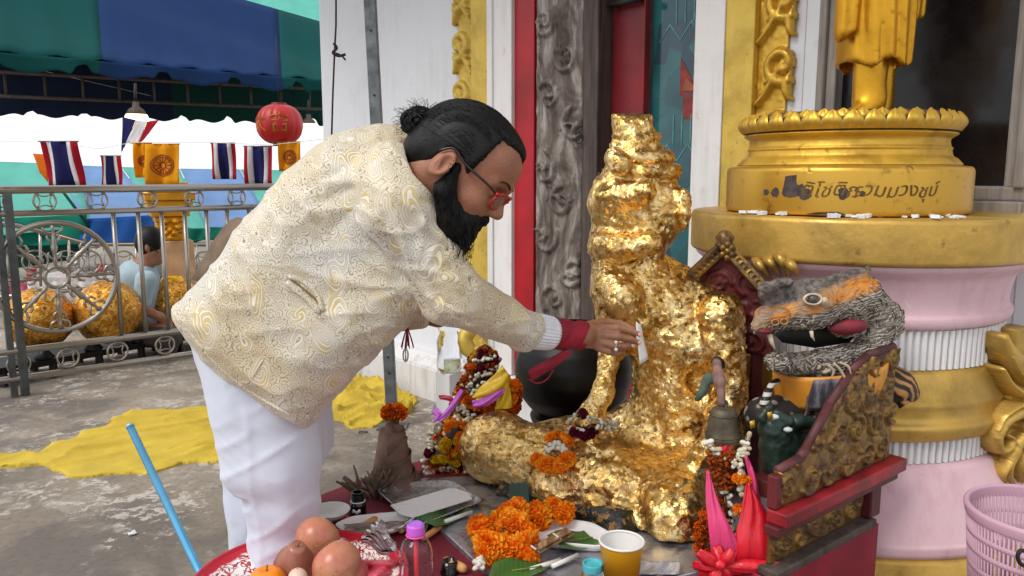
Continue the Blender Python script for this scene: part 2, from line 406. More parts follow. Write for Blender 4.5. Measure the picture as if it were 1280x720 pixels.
wallpart('pilaster', M['white2'], wall, .519, .694, -.3, .05, .25, TOP)
wallpart('pilaster', M['white2'], wall, .519, .56, .05, .062, .25, TOP)
wallpart('pilaster', M['white2'], wall, 1.77, 1.905, -.3, .05, .25, TOP)
o = wbox(MB(), -1.274, 1.8, -.2, .13, -.02, .19).build('plinth', M['plinth'], wall, smooth=False); bevel(o, .012)
mb = MB(); mb.prism([(0, .19), (.125, .19), (.05, .245), (0, .25)], lambda u, v, d: Wp(d, u, v), -1.274, .8); mb.build('plinth_slope', M['plinth'], wall, smooth=False)
wallpart('eave', M['white'], wall, -1.6, 4.6, -.3, 1.5, TOP+.002, TOP+.12)  # unseen eave, added to cut the sky light and deepen contrast
wallpart('added_eave_board', M['red_paint'], wall, -1.6, 4.6, 1.502, 1.53, TOP-.06, TOP+.14)
# ---------- carved relief sheets
def spirals(kind, w, h, seed=1):
    "polylines (x, y, radius) of scrollwork filling w x h"
    r = random.Random(seed); L = []
    def spiral(cx, cy, R, turns, a0, sgn, w0, w1, tail=None):
        pts = []
        for i in range(34):
            t = i/33; a = a0+sgn*turns*2*math.pi*t; rr = R*(1-t)**.85+.0005
            pts.append((cx+rr*math.cos(a), cy+rr*math.sin(a), w0*(1-t)+w1*t))
        L.append(pts)
    if kind == 'trim':                       # alternate leaf volutes up a vertical trim
        n = int(h/(w*1.15)); dy = h/n
        for k in range(n):
            cy = (k+.5)*dy; s = 1
            spiral(w*.42, cy+dy*.12, w*.36, 1.35, -2.0, s, w*.12, w*.085)
            for q in range(3):
                pts = [(w*(.95-.1*q), cy-dy*(.5-.05*q)+dy*.35*t*(1-.2*q)+dy*.12*q, w*.055*(1-.3*t)) for t in np.linspace(0, 1, 8)]
                pts = [(x-w*.45*math.sin(t*1.6), y+w*.3*t, rr) for (x, y, rr), t in zip(pts, np.linspace(0, 1, 8))]
                L.append(pts)
            L.append([(w*(.2+.1*math.sin(t*3)), cy-dy*.45+dy*.42*t, w*.11*math.sin(.4+t*2.4)) for t in np.linspace(0, 1, 9)])
    else:
        cell = kind
        nx, ny = max(1, int(w/cell)), max(1, int(h/cell))
        for i in range(nx):
            for j in range(ny):
                cx, cy = (i+.5+.18*r.uniform(-1, 1)+(.25 if j % 2 else -.1))*w/nx, (j+.5+.15*r.uniform(-1, 1))*h/ny
                sg = 1 if (i+j) % 2 else -1
                spiral(cx, cy, cell*r.uniform(.42, .56), r.uniform(1.0, 1.7), r.uniform(0, 6.28), sg, cell*.10, cell*.05)
                for q in range(3):
                    a = r.uniform(0, 6.28); ln = cell*r.uniform(.4, .7)
                    L.append([(cx+math.cos(a+.9*t)*ln*t*1.1, cy+math.sin(a+.9*t)*ln*t*1.1, cell*.075*(1-t)+.0006) for t in np.linspace(0.1, 1, 8)])
    return L
def relief_h(X, Y, L, depth, soft=1.0):
    H = np.zeros_like(X)
    for pts in L:
        p = A(pts)
        x0, x1, y0, y1 = p[:,0].min()-.03, p[:,0].max()+.03, p[:,1].min()-.03, p[:,1].max()+.03
        m = (X > x0) & (X < x1) & (Y > y0) & (Y < y1)
        if not m.any(): continue
        x, y = X[m], Y[m]; best = np.zeros_like(x)
        for a, b in zip(p[:-1], p[1:]):
            d = b[:2]-a[:2]; t = np.clip(((x-a[0])*d[0]+(y-a[1])*d[1])/(d@d+1e-12), 0, 1)
            q = np.hypot(x-a[0]-d[0]*t, y-a[1]-d[1]*t)/(a[2]+(b[2]-a[2])*t)
            best = np.maximum(best, np.sqrt(np.clip(1-q*q, 0, 1))*(.55+.45*min(1, a[2]/(p[:,2].max()+1e-9))))
        H[m] = np.maximum(H[m], best*depth)
    return H
def relief(name, m, parent, w, h, fn, L, depth, res, keep=None, th=.006, smooth=True, wear=0.08, edge=None):
    nx, ny = int(w/res)+1, int(h/res)+1
    X, Y = np.meshgrid(np.linspace(0, w, nx), np.linspace(0, h, ny), indexing='ij')
    H = relief_h(X, Y, L, depth)
    pp = np.stack([X.ravel(), Y.ravel(), 0*X.ravel()], 1)
    H = H+(depth*wear*fbm(pp, 1/(w*.15), 3)).reshape(H.shape)
    if edge is not None: H = H*0+np.where(edge(X, Y), H, 0)
    V = A([fn(x, y, d) for x, y, d in zip(X.ravel(), Y.ravel(), H.ravel())])
    ids = np.arange(nx*ny).reshape(nx, ny)
    q = np.stack([ids[:-1,:-1], ids[1:,:-1], ids[1:,1:], ids[:-1,1:]], -1).reshape(-1, 4)
    if keep is not None:
        k = keep(X, Y, H).ravel(); q = q[k[q].sum(1) >= 3]
    # back sheet and rim
    nb = len(V); B = A([fn(x, y, -th) for x, y in zip(X.ravel(), Y.ravel())])
    e = np.concatenate([q[:, [0,1]], q[:, [1,2]], q[:, [2,3]], q[:, [3,0]]]); key = np.sort(e, 1); kk = key[:,0]*nb+key[:,1]
    u, inv, c = np.unique(kk, return_inverse=True, return_counts=True); be = e[c[inv] == 1]
    rim = np.stack([be[:,1], be[:,0], be[:,0]+nb, be[:,1]+nb], 1)
    Fs = np.concatenate([q, rim, q[:, ::-1]+nb]); V = np.concatenate([V, B])
    us, inv = np.unique(Fs, return_inverse=True)
    return obj(name, V[us], inv.reshape(-1, 4), m, parent, smooth)
for k, (s0, s1, sf0, sf1, z0, flip, lab) in enumerate([
    (.164, .372, .372, .519, .30, False, 'yellow gold scrollwork trim running up the white wall behind the bearded man'),
    (2.03, 2.212, 1.905, 2.03, 1.1, True, 'yellow gold scrollwork trim between the white column and the window')]):
    t = thing('wall_trim', Wp(s0, 0, z0), lab, 'trim', 'gold scroll trims on the temple wall')
    wallpart('flat_strip', M['yellow'], t, sf0, sf1, 0, .045, z0, TOP, .006)
    w = s1-s0; L = spirals('trim', w, TOP-z0)
    fn = (lambda x, y, d, s0=s0, z0=z0, w=w, fl=flip: Wp(s0+(w-x if fl else x), .012+d, z0+y))
    edge_in = lambda X, Y, w=w: X > w*(.12+.1*np.abs(np.sin(Y/(w*1.15)*math.pi))**.6)
    relief('scrollwork', M['yellow' if not flip else 'gold'], t, w, TOP-z0, fn, L, .032, .006, keep=lambda X, Y, H, w=w: (X > w*.3) | (H > .006))
# ---------- doorway
door = thing('door', Wp(1.2, 0, .25), 'red wooden temple door standing open beside a grey carved doorpost and glass with painted reflection', 'door')
wallpart('frame', M['red_paint'], door, .695, .835, -.25, .03, .25, TOP, .006)
wallpart('frame', M['maroon'], door, .836, .853, -.25, .015, .25, TOP, .003)
m = Mat('weathered_carved_wood', .75)
n1 = m.noise(7, 7, .7, 1.2, m.map((1, 1, .45))); c = m.ramp(n1, [(.36, '#473b36'), (.47, '#6d635c'), (.56, '#8d8780'), (.68, '#aaa7a2')])
c = m.mix(m.ramp(m.wave(5, 8, m.map((1, 1, .6)), 'X'), [(.2, .5), (.4, 0.)]), c, '#3c302b'); m.base(c); m.bump(n1, .5, .006)
L = spirals(.16, .30, TOP-.25, 4)
ph = (TOP-.25)
def fpost(x, y, d): return Wp(.855+x, .02+d+.022*math.sqrt(max(0, 1-((x-.15)/.17)**2)), .25+y)
relief('carved_post', m.m, door, .30, ph, fpost, L, .024, .006, th=.03, wear=.12)
wallpart('post_edge', M['wood_dark'], door, 1.16, 1.25, -.15, .035, .25, TOP, .006)
wallpart('door_leaf', M['red_dark'], door, 1.252, 1.435, -.10, -.06, .25, TOP, .004)
wallpart('leaf_rail', M['red_dark'], door, 1.262, 1.425, -.06, -.045, 1.02, 1.12, .006)
wallpart('leaf_rail', M['red_dark'], door, 1.262, 1.425, -.06, -.045, .3, .4, .006)
a, b = Wp(1.27, -.02, 2.04), Wp(1.42, -.02, 2.04)
MB().tube([Wp(1.285, -.06, 2.04), Wp(1.285, -.02, 2.04)], .008).tube([Wp(1.42, -.06, 2.04), Wp(1.42, -.02, 2.04)], .008).tube([a, b], .0155, 8).build('pull_handle', M['black_matt'], door)
c0 = Wp(1.155, .05, 1.46); ring = [c0+.026*(math.cos(t)*A([*WD, 0])+math.sin(t)*A([0, 0, 1])) for t in np.linspace(0, 2*math.pi, 24, endpoint=False)]
MB().tube(ring, .0028, 6, closed=True).build('ring_pull', M['black_matt'], door)
MB().tube([c0+A([0, 0, .026]), Wp(1.155, .03, 1.50)], .003, 6).build('ring_staple', M['black_matt'], door)
m = Mat('painted_reflection_glass', .12, 0, .6)  # reflection of a mural, put into the glass colour and flat shapes
v = m.map((1, 1, 1)); n = m.noise(5, 3, .5, .6); z = m.n('SeparateXYZ'); m.set(z.inputs[0], m.o)
zz = m.ramp(m.vor(13, m.map((1, 1, .6)), out='Color'), [(.0, '#1a4150'), (.3, '#1f5560'), (.5, '#2f7070'), (.7, '#1d444e'), (1., '#435468')])
m.base(m.mix(m.ramp(n, [(.4, 0.), (.7, .6)]), zz, '#143440')); m.bump(m.noise(3, 2), .03, .01)
glass = wallpart('painted_reflection_glass', m.m, door, 1.436, 1.768, -.13, -.12, .25, TOP, 0)
mm_ = simple('reflected_mural_line', '#5a9a98', .35, 0, .3, 14, 0)
mred = simple('reflected_mural_red', '#8c2416', .35, 0, .3, 20, 0); mor = simple('reflected_mural_orange', '#a8542a', .35, 0, .3, 20, 0)
def flat(mb, pts, n): return mb.prism(pts, lambda u, v, d: Wp(u, d, v), n, n+.0025)
for k, z0 in enumerate((1.86, 1.35)):
    mb = MB()
    zig = [(1.47+.055*i, z0+(.07 if i % 2 else 0)) for i in range(6)]
    for (x0, y0), (x1, y1) in zip(zig, zig[1:]): flat(mb, [(x0, y0), (x1, y1), (x1, y1+.007), (x0, y0+.007)], -.12)
    for i in range(5): flat(mb, [(1.555+.045*i, z0+.07), (1.56+.045*i, z0+.07), (1.56+.045*i, z0+.2), (1.555+.045*i, z0+.2)], -.1195)
    mb.build('mural_reflection_line', mm_, door, smooth=False)
mb = MB(); flat(mb, [(1.585, 1.63), (1.69, 1.63), (1.70, 1.665), (1.655, 1.68), (1.60, 1.77), (1.585, 1.79)], -.12); flat(mb, [(1.61, 1.53), (1.68, 1.53), (1.69, 1.625), (1.60, 1.625)], -.12); mb.build('mural_reflection_boat', mred, door, smooth=False)
mb = MB(); flat(mb, [(1.655, 1.75), (1.675, 1.71), (1.69, 1.755), (1.68, 1.775), (1.672, 1.81), (1.665, 1.78)], -.12); flat(mb, [(1.60, 1.65), (1.65, 1.645), (1.67, 1.66), (1.62, 1.70)], -.117); mb.build('mural_reflection_flame', mor, door, smooth=False)
# ---------- window
win = thing('window', Wp(2.6, 0, 1.17), 'tall dark window in a weathered grey wooden frame behind the standing gold figure', 'window')
def frame_side(s0, s1, nn, nm='frame_stile'): return wallpart(nm, M['wood_grey'], win, s0, s1, -.06, nn, 1.255, TOP, .006)
frame_side(2.272, 2.300, .03); frame_side(2.300, 2.335, .012)
frame_side(2.885, 2.915, .012); frame_side(2.915, 2.945, .035)
wallpart('frame_rail', M['wood_grey'], win, 2.272, 2.945, -.06, .04, 1.172, 1.215, .006)
wallpart('frame_rail', M['wood_grey'], win, 2.272, 2.945, -.06, .02, 1.215, 1.258, .006)
m = Mat('dark_window_glass', .25, 0, .35); m.base(m.ramp(m.noise(4, 5, .6, .5), [(.3, '#0d0c0e'), (.6, '#1d191a'), (.8, '#2c2624')])); m.rough(m.ramp(m.noise(6, 5), [(.4, .15), (.7, .45)]))
wallpart('pane', m.m, win, 2.336, 2.884, -.055, -.045, 1.259, TOP, 0)
# ============================================================ pink round pedestal
PC = A([1.08, 2.49, 0])
ped = thing('round_pedestal', PC, 'round pink, white and gold stepped pedestal under the standing gold figure', 'pedestal')
am = math.atan2(-2.5, -1.05)           # from the pedestal towards the camera
a0, a1 = am-1.95, am+1.95
def tier(name, m, prof, n=72): 
    o = MB().lathe([(r_*1.04, z_) for r_, z_ in prof], PC, n, a0, a1).build(name, m, ped); return o
def roundp(prof, r=.01):
    out = []
    for i, p in enumerate(prof):
        if 0 < i < len(prof)-1:
            a, b, c = map(A, (prof[i-1], p, prof[i+1])); d1, d2 = a-b, c-b; l1, l2 = np.linalg.norm(d1), np.linalg.norm(d2); k = min(r, l1*.4, l2*.4)
            q1, q2 = b+d1/l1*k, b+d2/l2*k; out += [tuple(q1), tuple((q1+q2+2*b)/4), tuple(q2)]
        else: out.append(p)
    return out
tier('foot_tier', M['gold_dull'], roundp([(.60, 0), (.60, .08), (.575, .10), (.56, .15), (.55, .21), (.53, .285), (.515, .292)]))
tier('lower_flare', M['pink'], roundp([(.515, .288), (.527, .30), (.527, .325), (.52, .33), (.50, .38), (.47, .45), (.448, .49), (.44, .508), (.42, .515)]))
tier('lower_flute_core', M['white2'], [(.42, .512), (.413, .514), (.413, .584), (.415, .588)])
tier('middle_tier', M['gold_dull'], roundp([(.415, .580), (.438, .582), (.447, .60), (.455, .625), (.437, .64), (.437, .668), (.44, .68), (.430, .74), (.420, .768), (.407, .774)]))
tier('upper_flute_core', M['white2'], [(.407, .770), (.403, .772), (.403, .886), (.405, .89)])
tier('upper_cove', M['pink'], roundp([(.403, .884), (.420, .886), (.427, .90), (.427, .918), (.417, .922), (.415, .95), (.420, .985), (.43, 1.02), (.462, 1.045), (.468, 1.058), (.44, 1.064)]))
tier('ledge', M['gold_dull'], roundp([(.44, 1.060), (.478, 1.062), (.482, 1.07), (.482, 1.172), (.476, 1.182), (.30, 1.184), (.05, 1.185)], .004))
fm = None
for (r0, z0, z1, n) in ((.4295, .517, .578, 68), (.419, .775, .882, 68)):
    for i in range(n):
        a = am-1.6+3.2*i/(n-1)
        if fm is None or fm[1] != z0:
            q = MB(); pr = [(-.0065, 0), (-.0065, .007), (-.004, .0105), (.004, .0105), (.0065, .007), (.0065, 0)]
            q.prism(pr, lambda u, v, d: A([v, u, d]), 0, z1-z0); me = mesh('flute', np.concatenate(q.V), q.F, False); me.materials.append(M['white2']); fm = (me, z0)
        o = link(bpy.data.objects.new('flute', fm[0])); o.parent = ped; LOC[o.name] = PC
        o.location = (r0*math.cos(a), r0*math.sin(a), z0); o.rotation_euler = (0, 0, a)
# chips of broken plaster on the ledge
mb = MB()
for i in range(60):
    a = am+random.uniform(-.75, .65); r = random.uniform(.37, .49); s = random.uniform(.003, .012)
    mb.box(PC+A([r*math.cos(a), r*math.sin(a), 1.186+s*.3]), (s, s*.7, s*.4), rot('Z', random.random()*3) @ rot('X', random.uniform(-.4, .4)))
tag(mb.build('plaster_crumbs', M['white'], smooth=False), kind='stuff', label='white plaster crumbs scattered on the gold ledge')
# gold scroll ornament on the right of the pedestal
orn = thing('gold_volute', P(1262, 520, 2.3), 'big gold scroll ornament on the right flank of the pink pedestal above the basket', 'ornament')
def px_tube(pts, r, name, m, parent, n=40, k=12):
    c = spline([P(*p) for p in pts], n); rr = spline([(q, 0, 0) for q in r], n)[:, 0]
    return MB().tube(c, rr, k).build(name, m, parent)
U0 = P(1224, 618, 2.10); ud = A([.93, .37, 0]); un = A([.37, -.93, 0]); kpx = 2.16/985
def q_(pts, r0, r1): 
    c = spline([((x-1222)*kpx, (618-y)*kpx, 0) for x, y in pts], 26); return [(c[i][0], c[i][1], (r0+(r1-r0)*i/25)*kpx) for i in range(26)]
LO = [q_([(1226, 412), (1240, 432), (1262, 452), (1300, 470)], 9, 20), q_([(1228, 452), (1246, 474), (1272, 488), (1300, 494)], 4, 9), q_([(1236, 436), (1258, 462), (1300, 482)], 2, 3),
      q_([(1302, 522), (1272, 511), (1243, 519), (1229, 538), (1236, 556), (1252, 557), (1258, 546), (1248, 539)], 12, 4), q_([(1302, 508), (1270, 500), (1238, 510), (1226, 530)], 3, 2),
      q_([(1262, 560), (1254, 586), (1270, 612)], 11, 3), q_([(1288, 560), (1276, 585), (1292, 608)], 11, 3), q_([(1302, 544), (1280, 546), (1264, 560)], 12, 8), q_([(1275, 530), (1284, 540), (1302, 532)], 6, 6), q_([(1250, 573), (1243, 590), (1252, 604)], 5, 2)]
relief('scroll_plate', M['gold_dull'], orn, 80*kpx, 210*kpx, lambda x, y, d: U0+ud*x+un*(d*1.6)+A([0, 0, y]), LO, .030, .0028, keep=lambda X, Y, H: (H > .003) | (X > 42*kpx), th=.05, wear=.03)
# gold petals under the ledge at its left
orn = thing('gold_leaf_moulding', P(965, 335, 2.45), 'crumpled gold leaf moulding below the ledge at the left of the pink cove', 'ornament')
for i in range(4):
    px_tube([(938+i*14, 318+5*(i%2), 2.24-.03*i), (950+i*13, 332-4*(i%3), 2.17-.03*i), (962+i*12, 346-3*(i%2), 2.19-.03*i)], [.006, .014, .005], 'leaf', M['gold_dull'], orn, 14, 8)
# ============================================================ statue base and standing figure
BC = A([1.01, 2.42, 1.186])
sb = thing('statue_base', BC, 'round gold lotus base with scratched Thai writing and dark chips, under the standing figure', 'statue base')
def T(v): return v
MB().lathe(roundp([(.30, 0), (.342, .0), (.345, .01), (.345, .122), (.338, .132), (.315, .135)], .005), BC, 96).build('drum', M['gold_base'], sb)
MB().lathe(roundp([(.31, .132), (.315, .138), (.30, .155), (.287, .162), (.283, .178), (.287, .183), (.28, .19), (.277, .205), (.28, .212), (.287, .216), (.30, .225), (.29, .23), (.27, .235)], .004), BC, 96).build('moulding', M['gold'], sb)
MB().lathe([(.26, .228), (.30, .232), (.305, .245), (.30, .262), (.285, .275), (.27, .284), (.1, .285), (.001, .285)], BC, 64).build('lotus_core', simple('dark_lotus_core', '#6b4a3a', .6, .2, .4, 30, .3), sb)
q = MB(); g = []
for i in range(9):
    u = i/8*2-1; row = []
    for j in range(8):
        v = j/7; wd = .0265*(1-v**2.2)**.62*(1 if v < .999 else .02); r = .0075*(1-u*u)*math.sin(min(1, v*1.2)*math.pi*.75)
        ridge = .0026*(1 if .55 < abs(u) < .85 else 0)+.002*(abs(u) < .15)
        row.append((.298+.011*math.sin(v*math.pi*.9)+r+ridge-.010*v*v, u*wd, v*.052))
    g.append(row)
q.sheet(g); pm = mesh('petal', np.concatenate(q.V), q.F); pm.materials.append(M['gold'])
for ring_, (z, off, sc) in enumerate(((.232, 0, 1.0), (.238, .5, .94))):
    for i in range(36):
        a = 2*math.pi*(i+off)/36
        if math.cos(a-am) < -.55: continue
        o = link(bpy.data.objects.new('petal', pm)); o.parent = sb; o.location = (0, 0, z); o.rotation_euler = (0, 0, a); o.scale = (sc if ring_ else 1.006, 1.1, 1 if not ring_ else .98); LOC[o.name] = BC
def text_mesh(body, size, extr=.001):
    cu = bpy.data.curves.new('lettering', 'FONT'); cu.body = body; cu.size = size; cu.extrude = extr; cu.align_x = 'CENTER'; cu.align_y = 'CENTER'
    o = link(bpy.data.objects.new('lettering', cu)); bpy.context.view_layer.update()
    me = bpy.data.meshes.new_from_object(o.evaluated_get(bpy.context.evaluated_depsgraph_get())); bpy.data.objects.remove(o)
    V = np.empty(len(me.vertices)*3); me.vertices.foreach_get('co', V); return V.reshape(-1, 3), [tuple(p.vertices) for p in me.polygons]
V, Fs = text_mesh('ติโชติก', .06); V2, F2 = text_mesh('รวมมวงชุบ์', .058)
for (Vt, Ft, off) in ((V, Fs, -.055), (V2, F2, .135)):
    if len(Vt) == 0: continue
    an = am+(Vt[:,0]+.28*Vt[:,1]+off)/.345*.9+.05; sh = Vt[:,1]*.85+.068+.003*np.sin(Vt[:,0]*60)
    r = .3455+Vt[:,2]
    obj('lettering', np.stack([BC[0]+r*np.cos(an), BC[1]+r*np.sin(an), BC[2]+sh], 1), Ft, simple('scratched_lettering', '#6b4f1c', .7, .2, .2, 30, 0), sb, False)
# dark flaked patches
chip = simple('bare_flaked_patch', '#4b4140', .85, 0, .3, 40, .4)
for (da, z, w, h) in ((-.40, .075, .030, .042), (-.33, .066, .020, .022), (-.28, .06, .024, .018), (-.53, .06, .014, .016), (.005, .062, .016, .018), (.14, .06, .009, .009), (-.1, .003, .05, .01), (-.62, .06, .01, .01)):
    rr = random.Random(int(da*100)); pts = [(w*(.6+.5*rr.random())*math.cos(t), h*(.6+.5*rr.random())*math.sin(t)) for t in np.linspace(0, 6.28, 13)[:-1]]
    mb = MB(); mb.prism(pts, lambda u, v, d, da=da, z=z: BC+A([(.345+d)*math.cos(am+da+u/.345), (.345+d)*math.sin(am+da+u/.345), max(.003, z+v)]), -.002, .0012); mb.build('flaked_patch', chip, sb, smooth=False)
SC = P(1085, 125, 2.42)
def f_stand(p):
    x, y, z = p[:,0]-SC[0], p[:,1]-SC[1], p[:,2]-1.471
    q = np.stack([x, y, z], 1)
    leg = smin(sd_cone(q, (0, 0, .04), (.005, 0, .3), .045, .055), sd_cone(q, (-.01, -.02, .02), (-.075, -.05, .0), .028, .016), .02)
    leg = smin(leg, sd_cone(q, (.02, .03, .01), (.01, 0, .05), .04, .04), .02)
    leg2 = smin(sd_cone(q, (.08, .1, .04), (.06, .08, .3), .042, .05), sd_cone(q, (.07, .08, .02), (.0, .03, .0), .026, .016), .02)
    fold = .006*np.sin(x*150+z*10)*np.clip(1-(z-.15)*1.2, .2, 1)
    zz = np.clip((z-.15)/.6, 0, 1.4)
    robe = np.sqrt((x-.02-.01*zz)**2+((y-.03)*.85)**2)-(.098+.03*zz-.03*np.clip(z-.75, 0, 1))+fold
    robe = smax(robe, .145+.012*np.sin(x*60)-z, .008); robe = smax(robe, z-1.1, .08)
    inner = np.sqrt((x-.02)**2+((y-.03)*.85)**2)-.085
    robe = smax(robe, -smax(inner, z-.2, .01), .005)
    sash = smax(sd_cone(q, (-.085, -.02, .24), (-.06, -.02, .8), .035, .06)+.005*np.sin(x*190), .215+.02*np.sin(x*70)-z, .01)
    sash2 = smax(sd_cone(q, (.125, .02, .3), (.12, 0, .8), .03, .05)+.005*np.sin(x*190), .27-z, .01)
    head = smin(sd_ell(q, (0, 0, 1.27), (.075, .085, .1)), sd_cone(q, (0, 0, 1.1), (0, 0, 1.2), .05, .045), .03)
    sh = sd_ell(q, (.01, .02, 1.0), (.2, .1, .12))
    d = smin(robe, sash, .01); d = smin(d, sash2, .01); d = smin(d, sh, .06); d = smin(d, head, .02)
    return np.minimum(np.minimum(d, leg), leg2)
V, Fs = sculpt(f_stand, SC+A([-.26, -.2, -.05]), SC+A([.3, .26, 1.42]), .006)
stt = thing('standing_figure', SC, 'gold painted standing figure seen from robe hem to bare feet on the lotus base', 'statue')
obj('body', relax(V, Fs, 2), Fs, m_gold('figure_gold', '#dba42a', '#8a5a1a', .28, .8, 3, .1), stt)
# ============================================================ railing
RA = A([-2.92, 4.5]); RD = A([1.15, .95]); RD = RD/np.linalg.norm(RD)
def rl(px):      # distance along the railing seen at pixel column px
    u = (px-640)/F; return (u*RA[1]-RA[0])/(RD[0]-u*RD[1])
def Rp(t, z, n=0): q = RA+RD*t; return A([q[0]+RD[1]*n, q[1]-RD[0]*n, z])
rail = thing('railing', Rp(0, 0), 'stainless steel balustrade with ring ornaments and an ornate spoked wheel behind the man', 'railing')
T0, T1 = -2.2, rl(402)
for z, r, nm in ((1.205, .024, 'top_rail'), (1.07, .019, 'rail'), (.27, .021, 'rail'), (.105, .021, 'rail')):
    MB().tube([Rp(T0, z), Rp(T1, z)], r, 14).build(nm, M['steel'], rail)
for px in (143, 174, 203, 232, 259, 285, 312, 340, 368):
    MB().tube([Rp(rl(px), .27), Rp(rl(px), 1.07)], .0135, 10).build('baluster', M['steel'], rail)
for t in (T0+.05, T0+.35, T0+.65, T0+.95):
    MB().tube([Rp(t, .27), Rp(t, 1.07)], .0135, 10).build('baluster', M['steel'], rail)
for px, w in ((13, .022), (-1, .018), (372, .022)):
    o = MB().box(Rp(rl(px), .6), (w, w, .62), rot('Z', math.atan2(RD[1], RD[0]))).build('post', M['dark_steel'], rail, smooth=False); bevel(o, .004)
def ringpts(c, r, n=28, a0=0, a1=2*math.pi, closed=True, dx=0, dz=0):
    return [c+A([RD[0], RD[1], 0])*(r*math.cos(a)+dx)+A([0, 0, r*math.sin(a)+dz]) for a in np.linspace(a0, a1, n, endpoint=not closed)]
def coin(px, z, r=.058):
    c = Rp(rl(px), z); mb = MB().tube(ringpts(c, r), .0068, 8, closed=True)
    for k in range(4):
        a = k*math.pi/2
        mb.tube(ringpts(c, r*.9, 10, a+math.pi-.72, a+math.pi+.72, False, r*1.35*math.cos(a), r*1.35*math.sin(a)), .0045, 6)
    mb.build('ring_ornament', M['steel'], rail)
for px in (0, 59, 124, 187, 245, 298, 345): coin(px, 1.138)
for px in (8, 72, 136, 197, 243, 290): coin(px, .188)
wc = Rp(rl(66), .685); R_ = .325
wheel = obj('wheel', *(lambda q: (np.concatenate(q.V), q.F))(MB().tube(ringpts(wc, R_, 56), .016, 10, closed=True)), M['steel'], rail)
MB().tube(ringpts(wc, .062, 28), .012, 10, closed=True).build('hub', M['steel'], wheel)
ux, uz = A([RD[0], RD[1], 0]), A([0, 0, 1.])
for k in range(8):
    a = k*math.pi/4+math.pi/2; d = ux*math.cos(a)+uz*math.sin(a); n_ = -ux*math.sin(a)+uz*math.cos(a); mb = MB()
    q = [(.062, .016), (.08, .010), (.09, .02), (.11, .012), (.15, .017), (.18, .026), (.20, .016), (.215, .022), (.235, .012), (.26, .016), (.285, .010), (.31, .022)]
    mb.tube([wc+d*r for r, _ in q], [w*.8 for _, w in q], 8)
    for sg in (-1, 1):
        for (ra, rb, w) in ((.10, .145, .035), (.20, .245, .035), (.25, .30, .055)):
            mb.tube([wc+d*ra, wc+d*(ra+rb)/2+n_*sg*w*.8, wc+d*rb+n_*sg*w*1.0, wc+d*(rb+.006)+n_*sg*w*.7], [.006, .009, .006, .003], 6)
    mb.build('spoke', M['steel'], wheel)
# lower railing of the steps behind
r2 = thing('railing', P(90, 330, 7.4), 'second thinner steel balustrade sloping down beyond the spoked wheel', 'railing')
def tb(pts, r, nm, m, p, n=8): return MB().tube([P(*q) for q in pts], r, n).build(nm, m, p)
tb([(-40, 272, 6.8), (20, 281, 6.8), (110, 305, 7.4), (330, 306, 8.6)], .022, 'top_rail', M['steel'], r2)
tb([(-40, 375, 6.8), (60, 366, 7.0), (160, 356, 7.4), (330, 350, 8.6)], .018, 'rail', M['steel'], r2)
for px, Y, y0 in ((50, 7.0, 288), (86, 7.2, 300), (130, 7.5, 306), (170, 7.6, 306), (245, 8, 306), (290, 8.3, 306)): tb([(px, y0, Y), (px+1, 358, Y)], .012, 'baluster', M['steel'], r2)
for px, Y in ((44, 7.0), (84, 7.2), (112, 7.4), (155, 7.5), (255, 8.0)):
    c = P(px, 327, Y); mb = MB().tube(ringpts(c, .10, 24), .009, 6, closed=True)
    for k in range(4): a = k*math.pi/2; mb.tube(ringpts(c, .09, 8, a+math.pi-.72, a+math.pi+.72, False, .135*math.cos(a), .135*math.sin(a)), .006, 5)
    mb.build('ring_ornament', M['steel'], r2)
# ============================================================ gold leafed balls on their low black bench
def m_leaf(name, cols, sc, dark=.3, rough=.25, bump=.8, bd=.01, metal=1.0):
    m = Mat(name, rough, metal); v = m.vadd(m.o, m.noise(sc*.5, 3, col=True), .035)
    cell = m.vor(sc, v, out='Color'); sx = m.n('SeparateColor'); m.set(sx.inputs[0], cell)
    c = m.ramp(sx.outputs[0], [(.0, cols[0]), (.3, cols[1]), (.65, cols[2]), (1., cols[3])])
    big = m.noise(sc*.12, 5, .6, .4)
    c = m.mix(m.ramp(big, [(.34, dark), (.52, 0.)]), c, cols[0]); c = m.mix(m.ramp(m.vor(sc*1.1, v, 'DISTANCE_TO_EDGE'), [(.0, .55), (.06, 0.)]), c, '#5a3510')
    m.base(c); m.rough(m.math('MULTIPLY_ADD', sx.outputs[1], .35, rough-.08))
    nb = m.bump(sx.outputs[2], bump, bd); fine = m.noise(sc*2.2, 5, .7, .6); m.bump(fine, bump*.8, bd*.8, nb)
    return m.m
M['ball_leaf'] = m_leaf('ball_gold_leaf', ['#a0641c', '#c98a2c', '#dca244', '#f0c870'], 60, .35, .3, .6, .006, .85)
